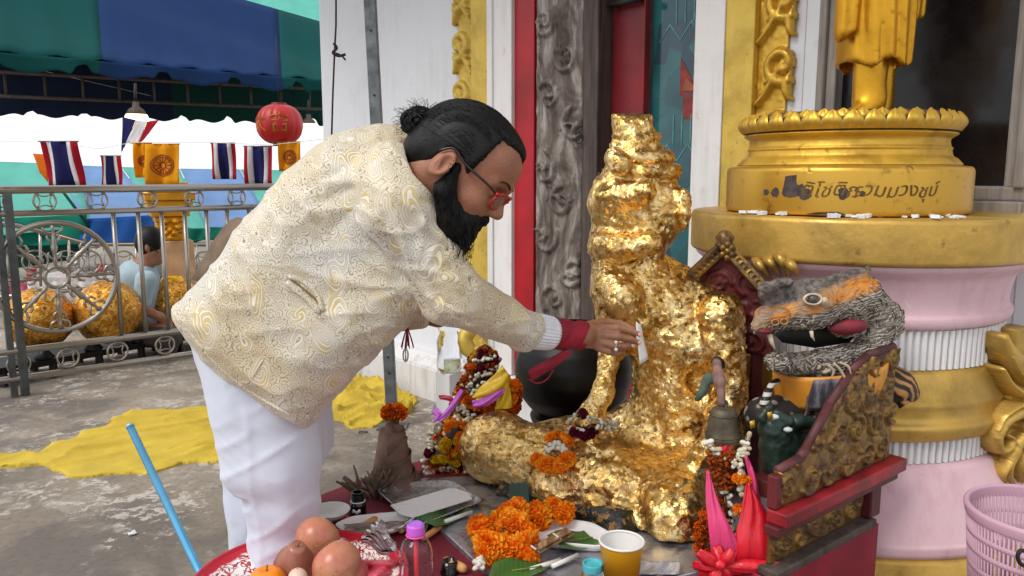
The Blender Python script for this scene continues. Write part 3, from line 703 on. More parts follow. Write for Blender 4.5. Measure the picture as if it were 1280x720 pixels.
for i, (px, py, r, Y, lab) in enumerate([
        (50, 398, .2, 5.05, 'leftmost gold leafed ball behind the spoked wheel, dull and brownish'),
        (135, 390, .212, 5.25, 'middle gold leafed ball on the bench right of the spoked wheel'),
        (217, 381, .195, 5.75, 'gold leafed ball with a bright gold top next to the beige column')]):
    t = thing('gold_ball', P(px, py, Y)-A([0, 0, r]), lab, 'ball', 'gold leafed balls behind the railing'); c = P(px, py, Y)
    q = MB(); pr = [(r*math.sin(a)+1e-5, -r*math.cos(a)) for a in np.linspace(0, math.pi, 40)]
    q.lathe(pr, c, 64); V = np.concatenate(q.V); d = (V-c)/r; V = V+d*(.006*fbm(d+i, 4, 3)+.003*cellnoise(d*16)[1])[:, None]
    obj('ball', V, q.F, M['ball_leaf'], t)
    if i == 2:
        q = MB().lathe([(.001, r+.03), (.05, r+.026), (.075, r), (.08, r-.035)], c, 24); obj('bright_cap', np.concatenate(q.V)+.004*fbm(np.concatenate(q.V), 40, 2)[:, None], q.F, simple('bright_gold_cap', '#e8ac1c', .3, .6), t)
be = thing('bench', P(150, 470, 5.3), 'low black bench that carries the gold balls behind the railing', 'bench')
ax = rot('Z', .62)
b0, b1 = P(-20, 440, 4.75), P(262, 428, 6.0)
cc = (b0+b1)/2; L_ = np.linalg.norm((b1-b0)[:2])/2; rz = rot('Z', math.atan2(b1[1]-b0[1], b1[0]-b0[0]))
zt = .105
o = MB().box((cc[0], cc[1], zt), (L_, .16, .02), rz).build('bench_top', M['black'], be, smooth=False); bevel(o, .004)
for k in np.linspace(-.95, .95, 6):
    for sgn in (-1, 1):
        q = cc+rz@A([k*L_, sgn*.14, 0]); MB().box((q[0], q[1], .04), (.018, .018, .05)).build('leg', M['black_matt'], be, smooth=False)
for i in range(4):
    q = cc+rz@A([(-.62+.4*i)*L_, -.12, 0]); MB().lathe([(.05, 0), (.06, .015), (.03, .05), (.025, .06)], (q[0], q[1], zt+.02), 16).build('saucer', M['black'], be)
# ============================================================ column behind
colm = thing('column', P(221, 470, 6.4), 'beige column with a stepped golden capital left of the bending man', 'column')
cx, cy = P(221, 300, 6.4)[:2]
beige = simple('beige_column_paint', '#c99f76', .7); cap_m = simple('column_gold', '#d99a1c', .4, .45)
def sq(r, z, n=4): return None
def zY(py, Y): return P(0, py, Y)[2]
o = MB().box((cx, cy, (zY(300, 6.4)-.6)/2), (.115, .115, (zY(300, 6.4)+.6)/2), rot('Z', .5)).build('shaft', beige, colm, smooth=False); bevel(o, .01)
for (y0, y1, w) in ((300, 291, .14), (291, 285, .125), (285, 277, .145), (277, 270, .16), (270, 262, .2), (262, 250, .235), (250, 240, .26), (240, 228, .2), (228, 190, .12)):
    z0, z1 = zY(y0, 6.4), zY(y1, 6.4); o = MB().box((cx-.05, cy, (z0+z1)/2), (w*.72, w*.72, (z1-z0)/2-.001), rot('Z', .5)).build('capital_tier', cap_m, colm, smooth=False); bevel(o, .008)
q = MB()
for i, (px, py) in enumerate([(205, 284), (208, 291), (213, 297), (218, 291), (222, 284), (213, 287), (207, 277), (219, 277)]): q.lathe([(.001, -.02), (.03, 0), (.001, .02)], P(px, py, 6.24), 10, R=rot('X', 1.57))
q.build('hanging_ornament', cap_m, colm)
# ============================================================ far striped tent and clutter beyond
far = thing('tent', P(100, 300, 12), 'pale teal and blue striped tent roof far behind the railing', 'tent')
def panel(pts, name, m, parent, sag=.1, n=14, th=0.01):
    a, b, c, d = [A(P(*p)) for p in pts]; g = []
    for i in range(n):
        u = i/(n-1); row = []
        for j in range(n):
            v = j/(n-1); q = (a*(1-u)+b*u)*(1-v)+(d*(1-u)+c*u)*v; q = q-A([0, 0, sag*math.sin(math.pi*u)*math.sin(math.pi*v)])+A([0, .03*sag/.1*math.sin(u*17+v*5), 0]); row.append(q)
        g.append(row)
    return MB().sheet(g, th).build(name, m, parent)
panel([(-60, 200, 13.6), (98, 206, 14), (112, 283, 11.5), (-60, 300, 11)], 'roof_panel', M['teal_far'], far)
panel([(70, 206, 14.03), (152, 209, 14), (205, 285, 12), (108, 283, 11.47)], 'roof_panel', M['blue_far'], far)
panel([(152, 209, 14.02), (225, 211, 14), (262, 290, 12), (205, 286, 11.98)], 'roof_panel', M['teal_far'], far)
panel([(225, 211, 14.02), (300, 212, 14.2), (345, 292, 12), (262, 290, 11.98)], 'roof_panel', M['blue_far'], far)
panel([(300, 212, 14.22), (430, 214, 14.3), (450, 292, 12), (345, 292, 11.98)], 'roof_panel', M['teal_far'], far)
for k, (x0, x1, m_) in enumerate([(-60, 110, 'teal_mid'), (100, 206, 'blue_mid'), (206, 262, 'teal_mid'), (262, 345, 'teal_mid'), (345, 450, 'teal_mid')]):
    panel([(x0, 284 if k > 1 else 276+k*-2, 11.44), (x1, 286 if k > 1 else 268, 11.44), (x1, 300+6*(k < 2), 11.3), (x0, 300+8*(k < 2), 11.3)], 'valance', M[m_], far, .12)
MB().tube([P(76, 236, 11.3), P(112, 284, 11.1)], .02, 8).build('ridge_rope', M['green_dark'], far)
for px in (10, 110, 206, 345): MB().tube([P(px, 300, 11.5), P(px, 372, 11.5)], .025, 8).build('tent_pole', M['steel'], far)
shade = thing('tent_shade_sheet', P(60, 330, 11.6), 'dark green sheet standing in for shade under the far tent', 'backdrop')  # dark sheet painted in for the shadows below the far tent
panel([(-60, 300, 11.8), (100, 300, 11.8), (100, 325, 11.8), (-60, 335, 11.8)], 'cloth', simple('dark_green_tent_shade', '#12493f', .8), shade, .2)
rc = random.Random(5)
cl = [('stall_table', 'white clothed stall table beyond the steps behind the balls', 'table', (110, 345, 9.5), (.55, .3, .22), '#bfb8b4'),
      ('stall_table', 'pink covered stall table far behind the wheel', 'table', (60, 352, 9.8), (.35, .3, .16), '#b04a66')]
for nm, lab, cat, p, h, col in cl:
    c = P(*p); t = thing(nm, (c[0], c[1], -.4), lab, cat)
    o = MB().box((c[0], c[1], c[2]), (h[0], h[1], .02)).build('table_top', simple(nm+'_top', col, .7), t, smooth=False)
    g = [[(c[0]+x*h[0], c[1]-h[1]-.01+.02*math.sin(x*22), c[2]-.02-v*(c[2]+.38)) for v in (0, .3, .7, 1)] for x in np.linspace(-1, 1, 40)]
    MB().sheet(g, .006).build('cloth_skirt', simple(nm+'_skirt', col, .8), t)
for i, (px, py, Y, r, h, col, lab) in enumerate([(100, 343, 9.4, .07, .2, '#d8d6d2', 'white plastic tub on the far stall table'), (128, 345, 9.4, .06, .14, '#b8324a', 'small red tub on the far stall table beside the white one'),
        (84, 347, 9.6, .05, .12, '#c8365a', 'pink flower pot on the far pink stall'), (40, 350, 9.7, .06, .13, '#bb2f3c', 'red flower pot at the left of the far pink stall')]):
    c = P(px, py, Y); t = thing('tub', c, lab, 'tub'); MB().lathe([(.001, 0), (r*.8, 0), (r, h), (r*.94, h), (r*.75, .02), (.001, .02)], c, 18).build('pot', simple('tub_%d' % i, col), t)
    MB().tube([c+A([r*math.cos(a), r*math.sin(a), h]) for a in np.linspace(0, 6.28, 18, endpoint=False)], .006, 6, closed=True).build('rim', simple('tub_rim_%d' % i, col), t)
# ============================================================ near awning with its truss
awn = thing('awning', P(200, 90, 8), 'green and blue striped awning with scalloped edges across the top left', 'awning')
EZ = 2.32
def eave(px): # eave line in plan
    u = (px-640)/F
    t = (px+60)/465.; return None
E0, E1 = P(-80, 48, 6.4), P(425, 108, 8.8); E0[2] = E1[2] = 2.28
RG0, RG1 = P(-80, -110, 8.2), P(425, 34, 10.4)
def roof_strip(u0, u1, m, n=18):
    g = []
    for i in range(n):
        u = u0+(u1-u0)*i/(n-1); a = E0*(1-u)+E1*u; b = RG0*(1-u)+RG1*u; row = []
        for j in range(16):
            v = j/15; q = a*(1-v)+b*v; w = math.sin(math.pi*v)
            row.append(q+A([0, 0, -.1*w+.035*math.sin(v*9+u*7)*w+.02*math.sin(u*60+v*4)*(1-v)]))
        g.append(row)
    MB().sheet(g, .006).build('roof_strip', m, awn)
def upx(px):   # parameter of pixel column on the eave line
    u = (px-640)/F; d = E1-E0; return (u*E0[1]-E0[0])/(d[0]-u*d[1])
cuts = [(0, upx(143), 'green_near'), (upx(143), upx(360), 'blue_near'), (upx(360), 1, 'green_near')]
for a, b, m_ in cuts: roof_strip(a, b, M[m_])
def valance(name, p0, p1, m, parent, n_sc, drop, notch, u0=0, u1=1, lean=.0, wob=.03):
    g = []; N = 90
    for i in range(N):
        u = u0+(u1-u0)*i/(N-1); c = (u*n_sc) % 1
        h = drop*(1-notch*math.exp(-((c-.5)/.13)**4)); a = A(p0)*(1-u)+A(p1)*u
        g.append([a+A([wob*math.sin(u*n_sc*6.3)*v, -lean*v, -h*v+.02*math.sin(u*n_sc*12)*v]) for v in np.linspace(0, 1, 6)])
    return MB().sheet(g, .006).build(name, m, parent)
for a, b, m_ in cuts: valance('valance', E0-A([0, .01, 0]), E1-A([0, .01, 0]), M['green_near' if m_ == 'green_near' else 'blue_near'], awn, 5.2, .13, .75, a, b)
B0, B1 = P(-80, 60, 9.5), P(440, 100, 12.0); B0[2] = B1[2] = 2.62
# inside of the awning, shade put into its darker colours, running back from the eave to the far edge and the far valance
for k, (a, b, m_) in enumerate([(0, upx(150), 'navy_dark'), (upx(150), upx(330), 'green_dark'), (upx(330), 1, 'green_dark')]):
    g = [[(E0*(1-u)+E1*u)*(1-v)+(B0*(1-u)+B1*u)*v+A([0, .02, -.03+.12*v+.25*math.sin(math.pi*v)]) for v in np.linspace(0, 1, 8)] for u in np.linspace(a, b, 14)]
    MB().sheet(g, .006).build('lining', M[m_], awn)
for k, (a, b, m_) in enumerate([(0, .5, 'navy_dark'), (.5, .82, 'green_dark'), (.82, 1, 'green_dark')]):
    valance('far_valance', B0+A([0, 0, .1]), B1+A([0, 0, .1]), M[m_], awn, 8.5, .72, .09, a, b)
TR0, TR1 = B0+A([.1, -.6, -.17]), B1+A([0, -.6, -.17])
for dz in (0, -.27): MB().tube([TR0+A([0, 0, dz]), TR1+A([0, 0, dz])], .021, 8).build('truss_bar', M['wood_dark'], awn)
for u in np.linspace(.02, .98, 13):
    q = TR0*(1-u)+TR1*u; MB().tube([q, q+A([0, 0, -.27])], .017, 8).build('truss_strut', M['wood_dark'], awn)
MB().tube([TR0*.75+TR1*.25+A([0, 0, .05]), TR0*.5+TR1*.5+A([0, 0, -.2])], .005, 5).build('stay_wire', M['steel'], awn)
up = thing('awning', P(300, 10, 13), 'pale turquoise and white awning strip above the blue one', 'awning')
for (x0, x1, m_) in ((100, 290, 'blue_far'), (290, 470, 'teal_far')):
    panel([(x0, -60, 17), (x1, -60, 17), (x1, 46, 15), (x0, 20 if x0 < 200 else 34, 15)], 'roof_panel', M[m_], up)
# ============================================================ flags, lantern, lamp bulb
red_f = m_cloth_trans('flag_red', '#b31f31', .35); white_f = m_cloth_trans('flag_white', '#e6e4e6', .35); blue_f = m_cloth_trans('flag_blue', '#28275c', .25)
yel_f = m_cloth_trans('flag_yellow', '#efae1d', .4); org_f = m_cloth_trans('flag_orange', '#e0781a', .35)
brn = simple('flag_print_brown', '#9c4a10', .8, 0, .1)
def flag_surf(x0, x1, y0, y1, Y, sk_=0, seed=0):
    c = P(x0, y0, Y); sx = (P(x1, y0, Y)-c)[0]; h = (c-P(x0, y1, Y))[2]
    def fn(u, v): return c+A([sx*u+sk_*v*sx, .03*math.sin(u*6+v*3+seed)*v+.015*math.sin(u*13+seed), -h*v])
    return fn
def strip(fn, u0, u1, m, parent, name, v0=0, v1=1, tri=None):
    g = [[fn(u, v) for v in np.linspace(v0, v1, 8)] for u in np.linspace(u0, u1, max(3, int(14*(u1-u0))+2))]
    return MB().sheet(g, .003).build(name, m, parent)
for i, (x0, x1, y0, y1, Y, sk_, lab) in enumerate([(50, 96, 177, 232, 6.0, .13, 'largest striped flag, leftmost of the red white and blue ones over the railing'),
        (125, 150, 195, 232, 7.6, 0, 'smallest red white and blue striped flag, left of the yellow flags'),
        (263, 293, 179, 224, 6.6, .04, 'striped flag hanging directly left of the one beside the jacket'),
        (305, 340, 183, 230, 6.3, -.03, 'striped flag under the red lantern, nearest the bending man')]):
    t = thing('flag', P(x0, y0, Y), lab, 'flag', 'red white and blue flags'); fn = flag_surf(x0, x1, y0, y1, Y, sk_, i)
    for (a, b, m_) in ((0, .14, red_f), (.14, .3, white_f), (.3, .7, blue_f), (.7, .84, white_f), (.84, 1, red_f)): strip(fn, a, b, m_, t, 'stripe')
    MB().tube([fn(-.03, -.005), fn(1.03, -.005)], .006, 6).build('hem_rod', M['galv'], t)
t = thing('flag', P(165, 150, 6.3), 'red white and blue flag draped loosely behind the lit bulb', 'flag')
for (a, b, c, d, m_) in (((153, 146), (170, 150), (158, 178), (152, 190), blue_f), ((170, 150), (184, 152), (172, 182), (158, 178), white_f), ((184, 152), (199, 150), (181, 172), (172, 182), red_f)):
    panel([(*a, 6.5), (*b, 6.5), (*c, 6.4), (*d, 6.4)], 'stripe', m_, t, .02, 8, .003)
t = thing('flag', P(45, 192, 6.2), 'narrow orange flag peeping out behind the largest striped flag', 'flag')
panel([(41, 192, 6.25), (58, 193, 6.25), (60, 228, 6.2), (50, 216, 6.2)], 'cloth', org_f, t, .01, 6, .003)
for i, (x0, x1, y0, y1, Y, lab) in enumerate([(181, 224, 180, 231, 6.15, 'large yellow flag printed with a brown wheel beside the lit bulb'),
        (167, 190, 179, 222, 6.4, 'yellow flag half hidden behind the large wheel printed one'), (348, 376, 177, 214, 6.5, 'yellow wheel flag hanging under the red lantern against the jacket')]):
    t = thing('flag', P(x0, y0, Y), lab, 'flag', 'yellow wheel flags'); fn = flag_surf(x0, x1, y0, y1, Y, -.05, i+3)
    strip(fn, 0, 1, yel_f, t, 'cloth'); mb = MB(); asp = (y1-y0)/(x1-x0)
    def fp(u, v): return fn(.5+u, .52+v/asp)-A([0, .006, 0])
    for r in (.31, .25, .1): mb.tube([fp(r*math.cos(a), r*math.sin(a)) for a in np.linspace(0, 6.28, 28, endpoint=False)], .0048 if r > .2 else .003, 5, closed=True)
    for k in range(12): a = k*math.pi/6; mb.tube([fp(.07*math.cos(a), .07*math.sin(a)), fp(.27*math.cos(a), .27*math.sin(a))], .0045, 5)
    mb.build('wheel_emblem', brn, t); MB().tube([fn(-.04, 0), fn(1.04, 0)], .004, 6).build('hem_rod', brn, t)
MB().tube([P(x, y, 6.35) for x, y in ((-40, 178), (50, 176), (125, 186), (165, 178), (262, 178), (340, 181), (420, 172))], .0025, 5).build('flag_string', M['white2'], label='thin white string carrying the row of small flags', cat='string')
LC = P(349.5, 155.5, 6.6); lr = .188
lan = thing('paper_lantern', LC, 'round red paper lantern with gold characters above the yellow flag', 'lantern')
m = Mat('red_lantern_paper', .45); m.base(m.ramp(m.noise(8, 3), [(.3, '#8f0a10'), (.7, '#ad1214')])); m.b.inputs['Emission Color'].default_value = lin('#d11a10'); m.b.inputs['Emission Strength'].default_value = .06
prof = [(.05, -.155)]+[(lr*math.cos(b)**.75, .155*math.sin(b)/math.sin(1.25)) for b in np.linspace(-1.25, 1.25, 22)]+[(.05, .155)]
MB().lathe(prof, LC, 120, lob=lambda a: 1-.045*np.abs(np.cos(a*6))**8).build('shade', m.m, lan)
gold_f = simple('lantern_gold', '#d8a23a', .4, .5); lf = simple('lantern_cap_red', '#7a0d10', .5)
MB().lathe([(.0, -.175), (.06, -.175), (.06, -.15), (.045, -.145)], LC, 20).build('cap', lf, lan); MB().lathe([(.045, .145), (.06, .15), (.06, .172), (0, .172)], LC, 20).build('cap', lf, lan)
for txt, ang in (('吉', -math.pi/2+.28), ('大', -math.pi/2-.75)):
    V, Fs = text_mesh(txt, .17)
    if len(V):
        an = ang+V[:,0]/lr*1.0; rr = lr*np.sqrt(np.clip(1-(V[:,1]/.2)**2, .2, 1))+.003
        obj('lettering', np.stack([LC[0]+rr*np.cos(an), LC[1]+rr*np.sin(an), LC[2]+V[:,1]], 1), Fs, gold_f, lan, False)
MB().tube([LC+A([0, 0, .17]), LC+A([0, 0, .7])], .004, 6).build('cord', M['black_matt'], lan)
for k, (px, py, Y, r, lab) in enumerate([(171, 150, 7.2, .10, 'lit bulb in a metal cap hanging over the railing at the left'), (386, 160, 8.5, .09, 'lit bulb half hidden behind the jacket beside the red lantern')]):
    c = P(px, py, Y); t = thing('hanging_lamp', c, lab, 'lamp', 'lit bulbs under the awning')
    m = Mat('lit_bulb', .5); m.b.inputs['Emission Color'].default_value = (1, .72, .34, 1); m.b.inputs['Emission Strength'].default_value = 3.2 
    MB().lathe([(.001, -r)]+[(r*math.cos(b), r*math.sin(b)) for b in np.linspace(-1.4, .5, 12)], c, 24).build('bulb', m.m, t)
    MB().lathe([(r*.8, r*.5), (r*.84, r*.55), (r*.62, r*.95), (r*.32, r*1.15), (r*.25, r*1.6), (.001, r*1.62)], c, 24).build('lamp_cap', M['wood_dark'], t)
    MB().tube([c+A([0, 0, r*1.7]), c+A([0, 0, r*2.2]), c+A([.01, 0, r*3.2])], .014, 8).build('lamp_hook', M['black_matt'], t)
    pl = bpy.data.lights.new('bulb_light', 'POINT'); pl.energy = 6; pl.color = (1, .75, .45); pl.shadow_soft_size = r; po = link(bpy.data.objects.new('bulb_light', pl)); po.location = c+A([0, -.0, -r*1.6]); po.parent = None
# ============================================================ steel pole, hanging cord, floor cloths, blue stick
b_ = G(491, 534, 0); Yp = b_[1]
pole = thing('steel_pole', b_, 'square grey steel pole with drilled holes rising behind the man', 'pole')
top = P(461, -30, Yp-.02)
d = (top-b_); o = MB().box((b_+top)/2+A([0, 0, .0]), (.028, .024, np.linalg.norm(d)/2), np.stack([np.cross([0, 1., 0], d/np.linalg.norm(d)), [0, 1., 0], d/np.linalg.norm(d)], 1)).build('shaft', M['galv'], pole, smooth=False); bevel(o, .004)
for py in (465, 445, 380, 250, 120, 40):
    t_ = (b_[2]-P(0, py, Yp)[2])/(b_[2]-top[2]); q = b_+d*t_; MB().lathe([(.0, .001), (.006, 0)], q+A([0, -.0255, 0]), 12, R=rot('X', math.pi/2)).build('hole', M['black_matt'], pole)
o = MB().box(b_+A([0, 0, .004]), (.075, .06, .005)).build('base_plate', M['galv'], pole, smooth=False)
cd = thing('rope', P(418, 0, 5.0), 'knotted black rope hanging in front of the white wall left of the pole', 'rope')
MB().tube([P(420, -30, 5), P(420, 30, 5), P(418, 70, 5), P(416, 120, 5), P(414, 190, 5)], .006, 6).build('cord', M['black_matt'], cd)
MB().tube(spline([P(417, 54, 5), P(421, 60, 5), P(416, 66, 5), P(423, 70, 5), P(432, 68, 5)], 16), .009, 6).build('knot', M['black_matt'], cd)
MB().tube(spline([P(418, 66, 5), P(426, 69, 5), P(432, 75, 5)], 8), .006, 6).build('loose_end', M['black_matt'], cd)
ycl = Mat('yellow_cotton', .85); ycl.bump(ycl.noise(22, 5, .6, .8, ycl.map((1.2, 4, 1), (0, 0, .5))), .4, .01); ycl.base(ycl.mix(ycl.ramp(ycl.noise(6, 5), [(.35, .45), (.65, 0.)]), '#cdb23c', '#9a842a')); ycl.bump(ycl.noise(25, 4, .6, 0, ycl.map((1, 5, 1))), .3, .01)
ycl = ycl.m
def cloth(name, pts, lab, h, folds, seed, dirn):
    px = A([G(*p) for p in pts]); c = px.mean(0); lo, hi = px.min(0), px.max(0); res = .008
    xs, ys = np.arange(lo[0]-.02, hi[0]+.02, res), np.arange(lo[1]-.02, hi[1]+.02, res); X, Y = np.meshgrid(xs, ys, indexing='ij')
    q = np.stack([X.ravel(), Y.ravel(), 0*X.ravel()], 1)
    w = fbm(q, 4.5, 3, seed)*.04
    sd = -sd_poly((q[:,0]+w).astype(np.float32), (q[:,1]+w).astype(np.float32), px[:, :2])
    a = q[:,0]*dirn[0]+q[:,1]*dirn[1]; b = -q[:,0]*dirn[1]+q[:,1]*dirn[0]
    s = np.stack([a*folds[0], b*folds[1], 0*a], 1)
    r1 = 1-np.abs(fbm(s, 1, 2, seed+3)); r2 = 1-np.abs(fbm(s+7, 2.3, 2, seed+5))
    r3 = 1-np.abs(fbm(s*1.0+3, 5.1, 2, seed+8))
    wv_ = np.stack([0*a, .5*fbm(q, 2.2, 1, seed+2), 0*a], 1); r6 = np.exp(-np.abs(vnoise(s*A([.8, 1.1, 1])+2+wv_, seed+11))/.16)+.6*np.exp(-np.abs(vnoise(s*A([1.2, 2.1, 1])+9+wv_*2, seed+13))/.14)
    H = 1.0*h*r6+.5*h*(.12+.8*r1**4+.4*r2**2+.0*r3**2)*np.clip(sd/.035, 0, 1)**.5+.004
    keep = sd > -.004
    ids = np.arange(len(q)).reshape(X.shape); f = np.stack([ids[:-1,:-1], ids[1:,:-1], ids[1:,1:], ids[:-1,1:]], -1).reshape(-1, 4); f = f[keep[f].all(1)]
    # wrap the rim down to the floor
    gx_, gy_ = np.gradient(sd.reshape(X.shape), res); nrm_ = np.maximum(np.hypot(gx_, gy_), .3).ravel(); mv = np.where(np.abs(sd) < .0125, sd, 0)
    V = np.stack([q[:,0]-gx_.ravel()/nrm_*mv, q[:,1]-gy_.ravel()/nrm_*mv, H], 1); e = np.concatenate([f[:, [0,1]], f[:, [1,2]], f[:, [2,3]], f[:, [3,0]]]); key = np.sort(e, 1); kk = key[:,0]*len(V)+key[:,1]
    u, inv, cn = np.unique(kk, return_inverse=True, return_counts=True); be_ = e[cn[inv] == 1]; n0 = len(V)
    V = np.concatenate([V, V*A([1, 1, 0])+A([0, 0, -.002])]); f = np.concatenate([f, np.stack([be_[:,1], be_[:,0], be_[:,0]+n0, be_[:,1]+n0], 1)])
    us, inv = np.unique(f, return_inverse=True)
    obj(name, V[us], inv.reshape(-1, 4), ycl, label=lab, cat='cloth')
cloth('yellow_cloth', [(-30, 578), (40, 573), (100, 545), (165, 518), (275, 512), (300, 520), (300, 560), (288, 578), (230, 580), (190, 592), (120, 598), (72, 600), (40, 585), (-30, 590)], 'long crumpled yellow cloth spread on the concrete at the left', .024, (1.6, 8), 11, (.8, .6))
cloth('yellow_cloth', [(402, 520), (418, 492), (432, 479), (470, 482), (492, 490), (512, 500), (518, 515), (492, 524), (470, 534), (445, 536), (420, 528)], 'small heap of yellow cloth at the foot of the steel pole', .055, (5, 9), 23, (.9, .3))
s0 = A([-.30, 1.28, 0]); s1 = P(163, 534, 1.95)
st_ = thing('blue_stick', s0, 'pale metallic blue broom stick leaning beside the red tray', 'stick')
MB().tube([s0, s1], .0095, 14).build('shaft', simple('metallic_blue', '#5aa6cf', .25, .55, .08), st_)
dd = (s1-s0)/np.linalg.norm(s1-s0); MB().tube([s1-dd*.001, s1+dd*.004, s1+dd*.011], [.0105, .0105, .006], 14).build('end_cap', simple('stick_cap', '#a9c4d2', .3, .3), st_)
# bits of litter on the floor
for i, (px, py, lab) in enumerate([(165, 668, 'tiny white paper scrap on the concrete near the blue stick'), (454, 541, 'thin dark wire loop on the concrete below the pole')]):
    c = G(px, py, .004)
    if i == 0: MB().box(c+A([0, 0, .004]), (.012, .009, .002), rot('Z', .6)).box(c+A([.006, .004, .007]), (.006, .009, .0015), rot('Z', .9) @ rot('X', .5)).build('paper_scrap', M['white'], smooth=False, label=lab, cat='paper')
    else: MB().tube([c+A([.022*math.cos(a), .014*math.sin(a), .004]) for a in np.linspace(0, 6.28, 16, endpoint=False)], .0022, 6, closed=True).build('wire_loop', M['black_matt'], label=lab, cat='wire')
# ============================================================ offering table
TZ = .40
red_cl = simple('dark_red_table_cloth', '#6d1024', .75, 0, .2, 6, .25, 90)
tab = thing('offering_table', (0, 1.9, 0), 'low offering table under a dark red cloth in front of the gold leafed statue', 'table')
tpoly = [(-.54, 1.28), (.44, 1.28), (.44, 2.46), (-.2, 2.46), (-.40, 2.30), (-.54, 2.12)]
mb = MB(); mb.prism(tpoly, lambda u, v, d: A([u, v, d]), TZ, TZ-.03); o = mb.build('table_top', red_cl, tab, smooth=False); bevel(o, .004)
g = []; per = []
for (x0, y0), (x1, y1) in zip(tpoly, tpoly[1:]+tpoly[:1]): per += [(x0+(x1-x0)*t, y0+(y1-y0)*t) for t in np.linspace(0, 1, 30, endpoint=False)]
for i, (x, y) in enumerate(per):
    nx, ny = (x+.05)/.5, (y-1.87)/.6; k = .012*math.sin(i*.9)
    g.append([(x+nx*(v*.02+k*v+.003), y+ny*(v*.02+k*v+.003), TZ-.003-v*(TZ-.01)) for v in (0, .1, .4, .7, 1)])
MB().sheet(g, .004, closed_u=True).build('cloth_skirt', red_cl, tab)
for sx in (-.45, .38):
    for sy in (1.34, 2.08): MB().box((sx, sy, .18), (.02, .02, .178)).build('leg', M['wood_dark'], tab, smooth=False)
# silver printed board that carries the statue
m = Mat('silver_embossed_sheet', .28, .75); v1 = m.vor(55, m.map((1, 1, 1)), 'DISTANCE_TO_EDGE'); n = m.noise(3, 5, .6, .5)
m.base(m.mix(m.ramp(m.noise(13, 6, .7), [(.5, 0.), (.62, .75)]), m.ramp(n, [(.35, '#9a9ca6'), (.65, '#c4c5cc')]), '#4a4448')); m.bump(v1, .25, .002); m.rough(m.ramp(m.noise(8, 4), [(.35, .2), (.7, .5)]))
sil = thing('silver_board', (.1, 2.05, TZ), 'silver foil covered board with a worn pattern under the statue and offerings', 'board')
pts = [G(452, 606, TZ), G(614, 598, TZ), G(960, 600, TZ), G(960, 700, TZ), G(700, 760, TZ), G(603, 716, TZ), G(548, 664, TZ)]
mb = MB(); mb.prism([(p[0], p[1]) for p in pts], lambda u, v, d: A([u, v, d]), TZ+.012, TZ-.018); o = mb.build('board', m.m, sil, smooth=False); bevel(o, .003)
TB = TZ+.012
